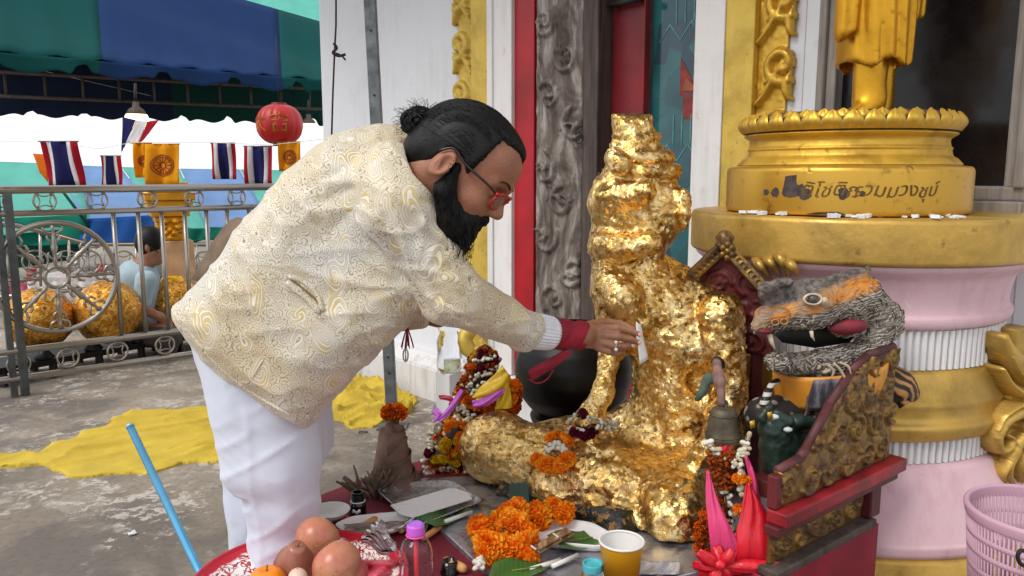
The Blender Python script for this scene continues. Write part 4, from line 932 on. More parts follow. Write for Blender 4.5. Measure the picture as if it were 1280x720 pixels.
# ============================================================ gold leafed seated statue
zH = lambda py: P(0, py, 2.16)[2]
STP = A([P(x, y, 2.16) for x, y in [(770, 139), (822, 139), (825, 172), (837, 184), (842, 212), (860, 238), (863, 265), (852, 298), (836, 320), (862, 334), (905, 356), (928, 385), (936, 430), (936, 540), (930, 575), (790, 575), (782, 540), (797, 500), (797, 460), (784, 430), (752, 415), (742, 372), (745, 332), (737, 312), (744, 283), (737, 258), (746, 228), (763, 212), (766, 180), (770, 172)]])[:, [0, 2]]
def sd_ring(p, c, R, r): q = p-c.astype(np.float32); return np.sqrt((np.sqrt(q[:,0]**2+q[:,1]**2)-R)**2+q[:,2]**2)-r
def f_statue(p):
    E = lambda px, py, Y, r, R=None: sd_ell(p, P(px, py, Y), r, R)
    K = lambda a, b, ra, rb, fl=None: sd_cone(p, P(*a), P(*b), ra, rb, fl)
    yc = 2.24; zz = p[:,2]
    R = np.interp(zz, [zH(575), zH(430), zH(360), zH(320), zH(260), zH(222), zH(206), zH(139)], [.17, .165, .13, .105, .125, .10, .075, .06]).astype(np.float32)
    a_ = sd_poly(p[:,0], zz, STP)+R; b_ = np.abs(p[:,1]-yc)
    d = np.minimum(np.maximum(a_, b_), 0)+np.sqrt(np.maximum(a_, 0)**2+b_**2)-R
    d = smin(d, E(858, 548, 2.30, (.17, .16, .10)), .06)
    armL = smin(K((900, 392, 2.10), (908, 490, 2.07), .062, .052), K((908, 490, 2.07), (884, 562, 1.97), .05, .042), .03)
    d = smin(d, armL, .012)
    d = smax(d, -K((866, 430, 2.03), (872, 520, 2.02), .010, .022), .02)
    armR = smin(K((790, 405, 2.24), (762, 447, 2.14), .062, .030), K((762, 447, 2.14), (752, 492, 2.08), .027, .024), .02)
    armR = smin(armR, K((752, 490, 2.08), (735, 528, 2.05), .022, .042), .03)
    # lap
    lap = K((620, 562, 2.22), (745, 600, 2.03), .104, .098)
    lap = smin(lap, K((745, 600, 2.03), (830, 645, 1.92), .095, .09), .04)
    lap = smin(lap, K((855, 548, 2.28), (690, 560, 2.24), .11, .085), .04)
    lap = smin(lap, K((868, 560, 2.22), (850, 630, 1.95), .105, .09), .04)
    lap = smin(lap, E(836, 646, 1.90, (.094, .10, .112)), .02)
    lap = smin(lap, E(622, 560, 2.22, (.108, .10, .108)), .02)
    lap = smin(lap, E(775, 585, 2.12, (.20, .17, .075)), .04); lap = smin(lap, E(838, 655, 1.885, (.095, .10, .105)), .02)
    lap = smax(lap, -K((790, 600, 1.9), (800, 690, 1.80), .012, .03), .03)
    lap = smax(lap, -K((660, 545, 2.12), (760, 572, 1.98), .012, .012), .03)
    lap = smin(lap, K((688, 612, 2.03), (770, 640, 1.93), .055, .045), .015)
    d = smin(d, lap, .06); d = smin(d, armR, .025)
    # face, beard, hair coils
    h = K((757, 246, 2.16), (806, 242, 2.10), .030, .030)
    h = smin(h, K((752, 302, 2.16), (764, 308, 2.11), .030, .030), .012); h = smin(h, K((770, 312, 2.12), (812, 304, 2.10), .040, .036), .02)
    h = smin(h, K((760, 352, 2.15), (778, 372, 2.11), .045, .05), .015); h = smin(h, K((778, 372, 2.11), (800, 400, 2.12), .05, .045), .015)
    h = smin(h, E(852, 262, 2.16, (.026, .04, .06)), .012)
    d = smin(d, h, .02)
    d = smax(d, -K((748, 277, 2.10), (815, 275, 2.08), .017, .019), .012)
    d = smax(d, -K((736, 331, 2.12), (785, 337, 2.08), .010, .012), .010)
    d = smax(d, -K((846, 322, 2.12), (800, 352, 2.05), .014, .014), .02)
    hair = np.minimum(sd_ring(p, P(803, 214, 2.24), .088, .020), np.minimum(sd_ring(p, P(802, 197, 2.24), .070, .019), sd_ring(p, P(799, 172, 2.24), .050, .013)))
    hair = smin(hair, K((768, 196, 2.15), (775, 205, 2.13), .025, .03), .02)
    d = smin(d, hair, .01)
    d = smax(d, -K((783, 452, 2.16), (786, 498, 2.14), .017, .03), .02)           # gap between arm and trunk
    d = smax(d, -E(880, 487, 2.02, (.045, .12, .05)), .03)                         # hollow at the elbow
    d = smax(d, -K((880, 475, 2.03), (872, 530, 2.0), .03, .035), .03)
    d = smax(d, -K((795, 382, 2.03), (822, 372, 2.06), .016, .02), .02)
    return smax(d, (TB+.004)-p[:,2], .012)
lo, hi = P(560, 700, 1.85), P(960, 120, 2.5); 
V, Fs = sculpt(f_statue, (-.32, 1.70, TB-.02), (.86, 2.62, 1.58), .0055)
V = relax(V, Fs, 1); Nn = vnormals(V, Fs)
cd_, cv = cellnoise(V*38+.8*np.stack([fbm(V, 20, 2, k) for k in range(3)], 1)); r3 = fbm(V, 11, 3, 4); r4 = 1-np.abs(fbm(V, 34, 3, 9)); r5 = 1-np.abs(fbm(V*A([1, 1, 2.2]), 17, 2, 19))
V = V+Nn*(.004*r3+.0012*(cv-.5)+.0045*(r4-.7)+.005*(r5-.7))[:, None]
m = Mat('crumpled_gold_leaf', .3, 1.0)
v = m.vadd(m.o, m.noise(26, 4, .6, 0, col=True), .03)
sx = m.n('SeparateColor'); m.set(sx.inputs[0], m.vor(62, v, out='Color'))
c = m.mix(.3, m.ramp(m.noise(19, 6, .7, .8), [(.3, '#c0924e'), (.45, '#dcb468'), (.6, '#eed090'), (.75, '#f9ebc4')]), m.ramp(sx.outputs[0], [(.0, '#b57c30'), (.5, '#e6bf70'), (1., '#fbf0cc')]))
big = m.noise(7.5, 6, .66, .5); c = m.mix(m.ramp(big, [(.34, .5), (.5, 0.)]), c, '#96652a'); 
c = m.mix(m.ramp(m.noise(33, 5, .7, .4), [(.32, .6), (.39, 0.)]), c, '#5a3814'); c = m.mix(m.ramp(m.noise(4.3, 6, .7, .3), [(.66, 0.), (.70, .8)]), c, '#2c2015')
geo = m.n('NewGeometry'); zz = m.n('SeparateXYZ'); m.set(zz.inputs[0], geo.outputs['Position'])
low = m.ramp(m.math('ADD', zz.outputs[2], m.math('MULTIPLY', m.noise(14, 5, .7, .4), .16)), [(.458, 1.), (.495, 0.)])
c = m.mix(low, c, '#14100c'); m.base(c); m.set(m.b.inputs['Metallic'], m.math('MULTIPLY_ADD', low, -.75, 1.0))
m.rough(m.math('MULTIPLY_ADD', m.noise(40, 4), .35, .12))

def tilt(scale, k, prev):
    v_ = m.n('TexVoronoi', feature='F1'); m.set(v_.inputs['Vector'], v); v_.inputs['Scale'].default_value = scale
    sb_ = m.n('VectorMath', operation='SUBTRACT'); m.set(sb_.inputs[0], v_.outputs['Color']); sb_.inputs[1].default_value = (.5, .5, .5)
    return m.vadd(prev, sb_.outputs[0], k)
geo2 = m.n('NewGeometry'); nn_ = tilt(30, .38, geo2.outputs['Normal']); nn_ = tilt(75, .38, nn_); nn_ = tilt(170, .25, nn_)
nz = m.n('VectorMath', operation='NORMALIZE'); m.set(nz.inputs[0], nn_)
m.bump(m.noise(60, 4, .65, 1.2), .35, .008, nz.outputs[0])
GL = m.m
stat = thing('gold_leafed_statue', (.35, 2.15, TB), 'seated cross legged statue with tall hair, thickly crusted in crumpled gold leaf', 'statue')
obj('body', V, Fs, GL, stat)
# dark uncovered base showing through under the lap
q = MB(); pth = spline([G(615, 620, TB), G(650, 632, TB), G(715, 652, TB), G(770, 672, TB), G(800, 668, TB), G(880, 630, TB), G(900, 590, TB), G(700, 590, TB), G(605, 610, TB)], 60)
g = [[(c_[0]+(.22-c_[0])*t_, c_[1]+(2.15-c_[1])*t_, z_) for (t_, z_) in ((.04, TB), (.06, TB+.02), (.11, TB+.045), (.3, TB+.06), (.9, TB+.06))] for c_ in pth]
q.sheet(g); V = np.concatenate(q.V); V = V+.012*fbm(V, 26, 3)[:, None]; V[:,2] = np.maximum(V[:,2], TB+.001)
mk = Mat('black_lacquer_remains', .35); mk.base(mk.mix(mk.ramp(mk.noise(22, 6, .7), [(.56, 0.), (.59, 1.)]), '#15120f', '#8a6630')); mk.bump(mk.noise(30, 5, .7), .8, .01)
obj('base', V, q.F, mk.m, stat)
# loose flakes of leaf standing off the surface
fl = MB(); Nn = None
me_ = [c_ for c_ in stat.children if c_.name.startswith('body')][0].data
VV = np.empty(len(me_.vertices)*3); me_.vertices.foreach_get('co', VV); VV = VV.reshape(-1, 3)+LOC[stat.name]; NN = np.empty(len(me_.vertices)*3); me_.vertices.foreach_get('normal', NN); NN = NN.reshape(-1, 3)
rs = np.random.RandomState(3); ok = np.where((NN[:,1] < .3) & (VV[:,2] > TB+.12))[0]
for i in rs.choice(ok, 1500, replace=False):
    n_ = NN[i]; t1 = np.cross(n_, rs.randn(3)); t1 /= np.linalg.norm(t1); t2 = np.cross(n_, t1); s = rs.uniform(.0015, .0055); c_ = VV[i]+n_*rs.uniform(.0002, .0012)
    l = rs.uniform(-.2, .6, 4)*s
    fl.add([c_+s*(-t1-t2*rs.uniform(.3, 1))+n_*l[0], c_+s*(t1*rs.uniform(.5, 1.3)-t2)+n_*l[1], c_+s*(t1+t2)+n_*l[2], c_+s*(-t1*rs.uniform(.2, 1)+t2)+n_*l[3]], [(0, 1, 2, 3)])
o = fl.build('leaf_flake', simple('bright_gold_flake', '#eecb7a', .26, 1, .2, 30, .2), stat, smooth=False, kind='stuff')
# green strip stuck in the base
px_ = lambda pts, Y: [P(x, y, Y) for x, y in pts]
MB().sheet([[P(637, 605, 2.02), P(636, 638, 1.98)], [P(650, 603, 2.01), P(650, 637, 1.97)], [P(660, 606, 2.0), P(662, 634, 1.96)]], .003).build('green_strip', simple('green_paper', '#2e4a3b', .7), smooth=False, label='dark green strip of paper standing at the foot of the gold statue', cat='paper')
# ============================================================ black alms bowl behind the arm
bc = P(716, 516, 2.72); bz = bc[2]
bowl = thing('black_bowl', (bc[0], bc[1], bz), 'large glossy black alms bowl behind the thin arm of the gold statue', 'bowl')
prof = [(a*1.15+.001, b*.93) for a, b in [(.001, 0), (.10, .0), (.135, .03), (.165, .08), (.178, .14), (.178, .2), (.165, .26), (.14, .30), (.12, .315), (.125, .325), (.13, .33), (.12, .335), (.11, .32), (.001, .315)]]
MB().lathe(roundp(prof, .01), (bc[0], bc[1], bz), 56).build('bowl', M['black'], bowl)
MB().lathe([(.146, .300), (.154, .306), (.145, .313)], (bc[0], bc[1], bz), 48).build('rim', M['black'], bowl)
stn = thing('bowl_stand', (bc[0], bc[1], 0), 'plain black lacquered stand under the black bowl', 'stand')
MB().lathe(roundp([(.17, 0), (.17, .02), (.14, .06), (.12, .2), (.13, bz-.06), (.15, bz-.02), (.155, bz-.003), (.001, bz-.002)], .01), (bc[0], bc[1], 0), 40).build('stand', M['black'], stn)
# ============================================================ flowers
def pompon(name, r, n, cols, seed, el=.42):
    "marigold head: many small ruffled petals"
    rs = random.Random(seed); V, Fs = [], []
    for i in range(n):
        z = 1-2*(i+.5)/n; a = i*2.399963; q = math.sqrt(1-z*z); d = Vector((q*math.cos(a), q*math.sin(a), z*.8)); d.normalize()
        t1 = d.cross(Vector((rs.random(), rs.random(), rs.random()))).normalized(); t2 = d.cross(t1)
        w = r*el*rs.uniform(.7, 1.1); b = d*r*.45; e = d*r*rs.uniform(.88, 1.1); k = len(V)
        V += [b-t1*w*.3, b+t1*w*.3, e*.85+t1*w*.6+t2*w*.25, e+t1*w*.2+t2*w*rs.uniform(-.4, .2), e-t1*w*.3-t2*w*.1, e*.85-t1*w*.6+t2*w*.3]
        Fs.append((k, k+1, k+2, k+3, k+4, k+5))
    k = len(V); 
    for z in (-1, 1): V.append(Vector((0, 0, z*r*.5)))
    for j in range(6): V.append(Vector((math.cos(j*1.047)*r*.6, math.sin(j*1.047)*r*.6, 0)))
    for j in range(6): Fs += [(k, k+2+(j+1)%6, k+2+j), (k+1, k+2+j, k+2+(j+1)%6)]
    me = mesh(name, A([tuple(v) for v in V]), Fs, False)
    for c in cols: me.materials.append(c)
    me.polygons.foreach_set('material_index', [rs.choice(range(len(cols))) for _ in Fs]); me.update(); return me
def petm(name, col, rough=.6, tr=.3): return m_cloth_trans(name, col, tr)
or1, or2, or3 = petm('marigold_orange', '#ff9c12', .6, .4), petm('marigold_deep_orange', '#f5780a', .6, .4), petm('marigold_light', '#ffbc34', .6, .4)
ye1, ye2 = petm('petal_yellow', '#e8c51a'), petm('petal_dark_yellow', '#c99a10')
wh1, wh2 = petm('bud_white', '#ebe8da', .5, .15), petm('bud_cream', '#c9bb98', .5, .15)
dr1, dr2 = petm('rose_dark_red', '#7a0c2c'), petm('rose_wine', '#4c0a1c'); rb1, rb2 = petm('dried_orange', '#a04a12'), petm('dried_brown', '#6e3414')
FM = [pompon('flower', 1, 95, [or1, or2, or3], 1), pompon('flower', 1, 80, [or1, or3, or1, or2], 2, .5)]
FD = [pompon('flower', 1, 80, [or2, rb1, or2], 3), pompon('flower', 1, 70, [rb1, rb2, or2], 4)]
FY = pompon('flower', 1, 60, [ye1, ye2, ye1], 5, .5); FR = pompon('flower', 1, 50, [dr1, dr2], 6, .55)
def budmesh(mats):
    q = MB().lathe([(.001, -1), (.45, -.85), (.62, -.35), (.5, .2), (.62, .6), (.35, 1.0), (.001, 1.05)], n=8, lob=lambda a: 1+.16*np.cos(4*a)); me = mesh('bud', np.concatenate(q.V), q.F, True)
    for x in mats: me.materials.append(x)
    return me
BW, BC_, BR = budmesh([wh1]), budmesh([wh2]), budmesh([rb1])
def put(name, me, root, loc, r, rs, sc=(1, 1, 1), up=None):
    o = link(bpy.data.objects.new(name, me)); o.parent = root; LOC[o.name] = LOC[root.name]; o.location = tuple(A(loc)-LOC[root.name])
    o.rotation_euler = (rs.uniform(-3, 3), rs.uniform(-3, 3), rs.uniform(-3, 3)) if up is None else Vector(up).to_track_quat('Z', 'Y').to_euler()
    o.scale = (r*sc[0], r*sc[1], r*sc[2]); return o
def garland(label, path, n, r, meshes, name='flower', jit=.2, seed=0, group='flower garlands', base=None, cat='garland', cord=True, sc=(1, 1, 1)):
    rs = random.Random(seed); c = spline(path, max(60, n*2)); seg = np.concatenate([[0], np.cumsum(np.linalg.norm(np.diff(c, axis=0), axis=1))])
    root = thing('flower_garland', c.mean(0) if base is None else base, label, cat, group)
    for i in range(n):
        s = seg[-1]*(i+.5)/n; q = A([np.interp(s, seg, c[:,k]) for k in range(3)])+A([rs.uniform(-1, 1) for _ in range(3)])*r*jit
        put(name, meshes[i % len(meshes)] if seed % 2 else rs.choice(meshes), root, q, r*rs.uniform(.85, 1.12), rs, sc)
    if cord: MB().tube(c, r*.18, 5).build('string', M['wood_dark'], root)
    return root
# big marigold garland on the board
garland('thick bright orange marigold garland coiled on the silver board', [G(662, 700, TB)+A([0,0,.025]), G(630, 702, TB)+A([0,0,.03]), G(610, 690, TB)+A([0,0,.03]), G(612, 676, TB)+A([0,0,.03]), G(632, 666, TB)+A([0,0,.035]), G(660, 660, TB)+A([0,0,.035]), G(688, 660, TB)+A([0,0,.035]), G(708, 664, TB)+A([0,0,.03])], 34, .030, FM, jit=.6, seed=1)
garland('orange marigold coil filling the middle of the bigger garland', [G(628, 688, TB)+A([0,0,.05]), G(640, 676, TB)+A([0,0,.05]), G(652, 684, TB)+A([0,0,.04]), G(662, 692, TB)+A([0,0,.03])], 7, .026, FM, jit=.4, seed=2)
rsx = random.Random(8)
t = thing('loose_marigold', G(605, 708, TB), 'single orange marigold head lying at the edge of the silver board', 'flower'); put('flower', FM[0], t, G(607, 706, TB)+A([0,0,.02]), .026, rsx)
t = thing('white_crown_flower', G(598, 722, TB), 'small cluster of pale waxy buds at the board edge under the loose marigold', 'flower')
for i in range(9): put('bud', BW, t, G(596+3*(i % 3), 712+4*(i//3), TB)+A([0, 0, .02+.006*(i % 2)]), .010, rsx)
# garland on the lap of the statue
def onst(px, py, lift=.0):
    "point where the view ray meets the statue"
    a, b = P(px, py, 1.5), P(px, py, 2.7); ts = np.linspace(0, 1, 400); pp = (a[None]*(1-ts[:, None])+b[None]*ts[:, None]).astype(np.float32)
    d = f_statue(pp); i = np.argmax(d < lift) if (d < lift).any() else 200; return pp[i].astype(float)
lap1 = [onst(x, y, .015) for x, y in ((672, 572), (680, 580), (692, 584), (706, 578), (711, 570))]
garland('orange marigold loop hanging on the statue shin below white crown flowers', lap1, 10, .021, FM, jit=.3, seed=3)
garland('small orange marigold string above the white flower on the statue lap', [onst(x, y, .012) for x, y in ((686, 552), (695, 546), (708, 546), (711, 554))], 6, .016, FM, jit=.3, seed=5)
t = thing('white_crown_flower', onst(694, 560), 'white crown flower between two marigold loops on the statue lap', 'flower')
for i, (x, y) in enumerate([(684, 562), (688, 556), (693, 555), (699, 555), (704, 558), (705, 563), (690, 560), (700, 561)]): put('bud', BW, t, onst(x, y, .012), .011, rsx)
wr = [onst(x, y, .01) for x, y in ((717, 542), (712, 530), (722, 520), (738, 522), (752, 527), (766, 530), (772, 522))]
garland('white jasmine garland round the thin wrist of the statue', wr, 26, .0085, [BW, BW, BC_], 'bud', .9, 7)
garland('second white jasmine strand in front of the statue wrist', [onst(x, y, .012) for x, y in ((708, 545), (722, 537), (736, 533), (750, 534), (768, 536))], 18, .0085, [BW, BC_], 'bud', .9, 9)
garland('dark wine red flowers of the wrist garland', [onst(x, y, .014) for x, y in ((716, 541), (725, 543), (740, 543), (744, 538))], 6, .015, [FR], jit=.3, seed=11)
t = thing('dark_red_flower', onst(728, 517), 'single wine red flower above the white wrist garland', 'flower'); put('flower', FR, t, onst(728, 517, .012), .016, rsx)
# heap of garlands at the left of the statue, built round a cone
hc = P(578, 595, 2.40); hb = A([hc[0], 2.40, TB]); ht = P(606, 438, hb[1])
core = thing('offering_cone', hb, 'dark leaf cone buried under garlands left of the statue', 'offering')
LN = lambda V: V
MB().lathe([(.10, 0), (.085, .08), (.065, .2), (.04, .33), (.02, (ht-hb)[2]+.01), (.001, (ht-hb)[2]+.02)], hb, 20).build('cone', simple('dark_banana_leaf', '#2c1a14', .8, 0, .3, 30, .5), core)
cm_ = core.children[0].data if core.children else None
cb_o = [o_ for o_ in bpy.data.objects if o_.name == 'cone'][0]; vv_ = np.empty(len(cb_o.data.vertices)*3); cb_o.data.vertices.foreach_get('co', vv_); vv_ = vv_.reshape(-1, 3)
vv_[:,0] += np.clip(vv_[:,2]/(ht-hb)[2], 0, 1)*(ht[0]-hb[0]); cb_o.data.vertices.foreach_set('co', vv_.ravel()); cb_o.data.update()
def hp(px, py, dy=0.0):
    "point on the camera side of the heap"
    q = P(px, py, hb[1]); f = 1-min(1, max(0, (q[2]-TB)/.42)); return P(px, py, hb[1]-.03-.085*f+dy)
J = [BW, BC_, BW]
rf_ = random.Random(77)
for i in range(190):
    v = rf_.random()**1.2; a = rf_.uniform(math.pi*.85, math.pi*2.15); r_ = (.105-.075*v); z_ = TB+.01+v*((ht-hb)[2]-.02); me = rf_.choice([FD[0], FD[1], FD[1], FM[1], FR, BC_, BW, BC_, FY])
    isb = me in (BC_, BW); put('bud' if isb else 'flower', me, core, (hb[0]+(ht[0]-hb[0])*v+r_*math.cos(a), hb[1]+r_*math.sin(a)*.8, z_), .0095 if isb else rf_.uniform(.012, .017), rf_)
garland('white jasmine strand spiralling round the top of the flower heap', [hp(594, 452), hp(608, 446), hp(620, 448), hp(618, 462), hp(600, 470), hp(586, 476), hp(590, 486), hp(604, 480)], 34, .0088, J, 'bud', .8, 21)
garland('dark reddish dried strand at the very top of the flower heap', [hp(596, 444), hp(606, 438), hp(618, 442), hp(622, 452), hp(610, 458), hp(600, 462)], 22, .010, [FD[1], FR], jit=.5, seed=22)
garland('cream jasmine strand falling down the left side of the flower heap', [hp(584, 460), hp(580, 480), hp(588, 494), hp(580, 505), hp(570, 512)], 24, .009, [BC_, BW], 'bud', .8, 23)
garland('brownish orange strand on the upper left of the flower heap', [hp(592, 456), hp(584, 470), hp(576, 486), hp(582, 496), hp(596, 496)], 20, .012, FD, jit=.5, seed=24)
garland('orange marigold garland around the middle of the flower heap', [hp(574, 500), hp(590, 504), hp(608, 508), hp(626, 506), hp(640, 498), hp(642, 484), hp(634, 476)], 26, .0165, [FD[0], FM[0], FD[0]], jit=.5, seed=25)
garland('rusty orange marigold garland behind the gold knee', [P(640, 478, 2.42), P(648, 496, 2.4), P(644, 512, 2.4), P(626, 516, 2.36), P(606, 514, 2.34)], 22, .018, FD, jit=.5, seed=26)
garland('white jasmine ring hanging from the violet ribbon', [hp(566, 500), hp(576, 508), hp(586, 516), hp(590, 524), hp(580, 528), hp(566, 520)], 28, .0092, J, 'bud', .9, 27)
garland('bright orange marigold ring on the left of the flower heap', [hp(560, 536), hp(570, 528), hp(584, 530), hp(588, 540), hp(574, 546)], 16, .015, [FM[1], FD[0]], jit=.5, seed=28)
garland('striped white bud garland hanging at the far left of the flower heap', [hp(549, 528), hp(541, 540), hp(538, 552), hp(540, 562)], 44, .0075, [BW, BC_], 'bud', 1.4, 29)
t = thing('dark_red_flower', hp(538, 566), 'wine red tassel flower under the striped white bud garland', 'flower'); put('flower', FR, t, hp(537, 566), .02, rsx)
garland('dull yellow marigold strand left of the gold knee', [hp(556, 548), hp(558, 562), hp(566, 570), hp(576, 562), hp(574, 550)], 14, .0155, [FY, FD[0], FY], jit=.5, seed=30)
garland('yellow petals strand low on the flower heap', [hp(544, 572), hp(556, 576), hp(570, 576), hp(582, 568)], 10, .014, [FY], jit=.5, seed=31)
garland('jasmine strand along the lower flower heap', [hp(534, 572), hp(530, 590), hp(545, 588), hp(560, 586), hp(575, 590), hp(590, 580), hp(600, 592)], 34, .0095, [BC_, BW, BC_], 'bud', .9, 32)
garland('brown and orange strand in the lower flower heap', [hp(538, 578), hp(552, 592), hp(570, 594), hp(590, 590), hp(604, 584)], 24, .0135, [FD[1], FD[0], FR], jit=.7, seed=33)
garland('orange marigold garland along the foot of the flower heap', [hp(528, 599), hp(545, 602), hp(565, 604), hp(590, 600), hp(610, 598), hp(616, 590)], 26, .0155, [FD[0], FM[1]], jit=.35, seed=34)
# satin ribbons
def satin(name, col, tr=.15):
    m = Mat(name, .3); m.base(m.mix(m.ramp(m.noise(9, 3), [(.3, .25), (.7, 0.)]), col, '#401018')); m.bump(m.noise(14, 3, .5, 0, m.map((4, 4, .6))), .4, .01); return m.m
yel_s, vio_s, pink_s, red_s = satin('yellow_satin', '#dfba1c'), satin('violet_satin', '#c65fd0'), satin('pink_satin', '#e0457c'), satin('red_satin', '#d81f30')
for s_ in (yel_s, vio_s): 
    pass
def ribbon(name, m, a_pts, b_pts, label, n=26, k=7, puff=.012, fold=3, th=.0016, parent=None):
    a, b = spline(a_pts, n), spline(b_pts, n); g = []
    for i in range(n): g.append([a[i]*(1-v)+b[i]*v+A([0, -1, .15])*(puff*math.sin(math.pi*v)+.35*puff*math.sin(fold*math.pi*v+i*.28)) for v in np.linspace(0, 1, k*2)])
    mb = MB().sheet(g, th)
    return mb.build(name, m, parent) if parent else mb.build(name, m, label=label, cat='ribbon')
ribbon('yellow_ribbon', yel_s, [hp(628, 456, -.03), hp(618, 468, -.04), hp(600, 484, -.05), hp(590, 496, -.05)], [hp(638, 470, -.02), hp(636, 486, -.03), hp(624, 500, -.04), hp(600, 500, -.05)], 'wide yellow satin cloth wound round the upper flower heap', puff=.02)
ribbon('yellow_ribbon', yel_s, [hp(622, 480, -.045), hp(622, 498, -.045), hp(618, 512, -.045)], [hp(636, 478, -.035), hp(639, 494, -.035), hp(640, 510, -.03)], 'yellow satin end hanging below the violet ribbon', puff=.01)
ribbon('violet_ribbon', vio_s, [hp(590, 500, -.06), hp(602, 498, -.065), hp(618, 490, -.065), hp(630, 486, -.06)], [hp(592, 510, -.06), hp(606, 508, -.065), hp(620, 500, -.065), hp(632, 488, -.06)], 'broad violet satin ribbon across the yellow cloth of the flower heap', puff=.012)
ribbon('violet_ribbon', vio_s, [hp(576, 486, -.03), hp(566, 500, -.05), hp(556, 514, -.05), hp(546, 524, -.05)], [hp(580, 488, -.03), hp(572, 504, -.05), hp(562, 518, -.05), hp(552, 528, -.05)], 'narrow violet ribbon curling down the left of the flower heap', puff=.006)
ribbon('violet_ribbon', vio_s, [hp(545, 508, -.03), hp(552, 516, -.05), hp(548, 526, -.05)], [hp(540, 516, -.03), hp(544, 522, -.05), hp(540, 528, -.05)], 'small violet bow at the far left of the flower heap', puff=.006)
ribbon('crimson_ribbon', satin('crimson_satin', '#b31640'), [hp(548, 494, -.0), hp(558, 494, -.02), hp(570, 500, -.03)], [hp(550, 499, -.0), hp(560, 501, -.02), hp(568, 505, -.03)], 'short crimson ribbon tip sticking out left of the flower heap', puff=.004)
# ============================================================ brown leaf cone with an orange flower, dried bundle
cb = G(490, 612, TZ-.0); cb = A([cb[0], cb[1]+.03, TZ-.02]); ctp = P(489, 528, cb[1])
brown = simple('dried_brown_leaf', '#71574a', .8, 0, .25, 14, .5, 40, .006)
cone = thing('leaf_cone', cb, 'dried brown banana leaf cone topped by an orange flower in front of the pole', 'offering')
hgt = ctp[2]-cb[2]
q = MB(); q.lathe([(.062, 0), (.056, .06), (.045, .12), (.034, .19), (.022, hgt-.03), (.016, hgt), (.001, hgt+.002)], cb, 28, lob=lambda a: 1+.10*np.sin(a*2.5)); q.build('cone', brown, cone)
for i in range(5):
    z = .03+i*.045; r = .056-.0105*i
    q = MB(); g = [[cb+A([(r+.004+.004*v)*math.cos(a), (r+.004+.004*v)*math.sin(a), z+v*.035+.014*math.sin(a+i)]) for v in np.linspace(0, 1, 4)] for a in np.linspace(-2.8+i*.5, .6+i*.4, 18)]; q.sheet(g, .002); q.build('leaf_wrap', brown, cone)
q = MB(); bs = lambda x, y: (cb+A([x, y, .001]))
MB().lathe([(.085, 0), (.08, .035), (.06, .06)], cb, 14, lob=lambda a: 1+.12*np.sin(a*5)).build('leaf_foot', brown, cone)
t = thing('orange_flower', P(491, 522, cb[1]), 'rusty orange marigold tied to the tip of the brown leaf cone', 'flower')
for i in range(5): put('flower', FD[0], t, P(485+4*i, 516-3*(i % 2), cb[1]-.01), .023, rsx)
MB().box(P(527, 600, cb[1]+.05), (.004, .004, .03)).build('stake', M['wood_dark'], cone)
for (pxa, pya, pxb, pyb) in ((503, 590, 514, 612), (507, 586, 516, 608), (522, 588, 517, 612)): MB().tube([P(pxa, pya, cb[1]), P(pxb, pyb, cb[1]-.02)], .004, 5).build('stalk', brown, cone)
bun_c = G(468, 628, TZ-.02)
bd_ = thing('dried_bundle', bun_c, 'fanned bundle of dried brown sticks left of the foil tray', 'bundle'); rs = random.Random(12)
grey_st = simple('dried_stick', '#6b574a', .85, 0, .3, 30, .4)
for i in range(34):
    a = rs.uniform(-1.25, .75); ln = rs.uniform(.08, .15); b = bun_c+A([rs.uniform(-.015, .03), rs.uniform(-.02, .03), 0])
    e = b+A([math.sin(a)*ln*.75, rs.uniform(-.06, .04), math.cos(a)*ln*.75+.01]); w = rs.uniform(.003, .0062)
    MB().tube([b, (b+e)/2+A([rs.uniform(-.006, .006), 0, .004]), e], [w*.8, w, w*.6], 6).build('stick', grey_st, bd_)
# ============================================================ carved throne with its things
thr = thing('carved_throne', P(1000, 640, 1.8), 'small carved red and gold wooden throne behind the right of the statue', 'throne')
carve = Mat('carved_red_gold_wood', .5, .25); n = carve.noise(26, 6, .7, .3)
carve.base(carve.mix(carve.ramp(n, [(.42, .85), (.56, 0.)]), '#8a6a34', '#35170f')); carve.rough(carve.ramp(n, [(.4, .7), (.6, .38)])); carve.set(carve.b.inputs['Metallic'], carve.ramp(n, [(.45, 0.), (.58, .7)])); carve.bump(carve.noise(50, 5, .7), .4, .003)
rail_m = simple('worn_red_rail', '#8e1a24', .5, 0, .3, 9, .25)
TA, TBk = P(978, 668, 1.62), P(1122, 598, 1.95)          # lower rail, near end and far end
TA[2] = TBk[2] = .555; td = TBk-TA; tl = np.linalg.norm(td); td /= tl; tn = A([td[1], -td[0], 0])   # tn: towards the camera/right
def Tp(s, n, z): return TA+td*s+tn*n+A([0, 0, z-.555])
TR_ = np.stack([td, tn, A([0, 0, 1.])], 1)
def tbox(name, m, s0, s1, n0, n1, z0, z1, bv=.003):
    o = MB().box(Tp((s0+s1)/2, (n0+n1)/2, (z0+z1)/2), (abs(s1-s0)/2, abs(n1-n0)/2, (z1-z0)/2), TR_).build(name, m, thr, smooth=False)
    if bv: bevel(o, bv)
    return o
tbox('rail', rail_m, -.02, tl, -.03, .022, .545, .578, .005)
tbox('rail', M['maroon'], -.03, tl-.015, -.028, .008, .522, .5445, .003)
tbox('lower_rail', M['wood_dark'], -.03, tl-.12, -.04, .012, .425, .445, .004)
tbox('bracket', M['maroon'], tl-.14, tl-.09, -.03, .004, .446, .521, .004)
tbox('corner_post', M['maroon'], -.022, .0, -.03, -.006, .579, .655, .004)
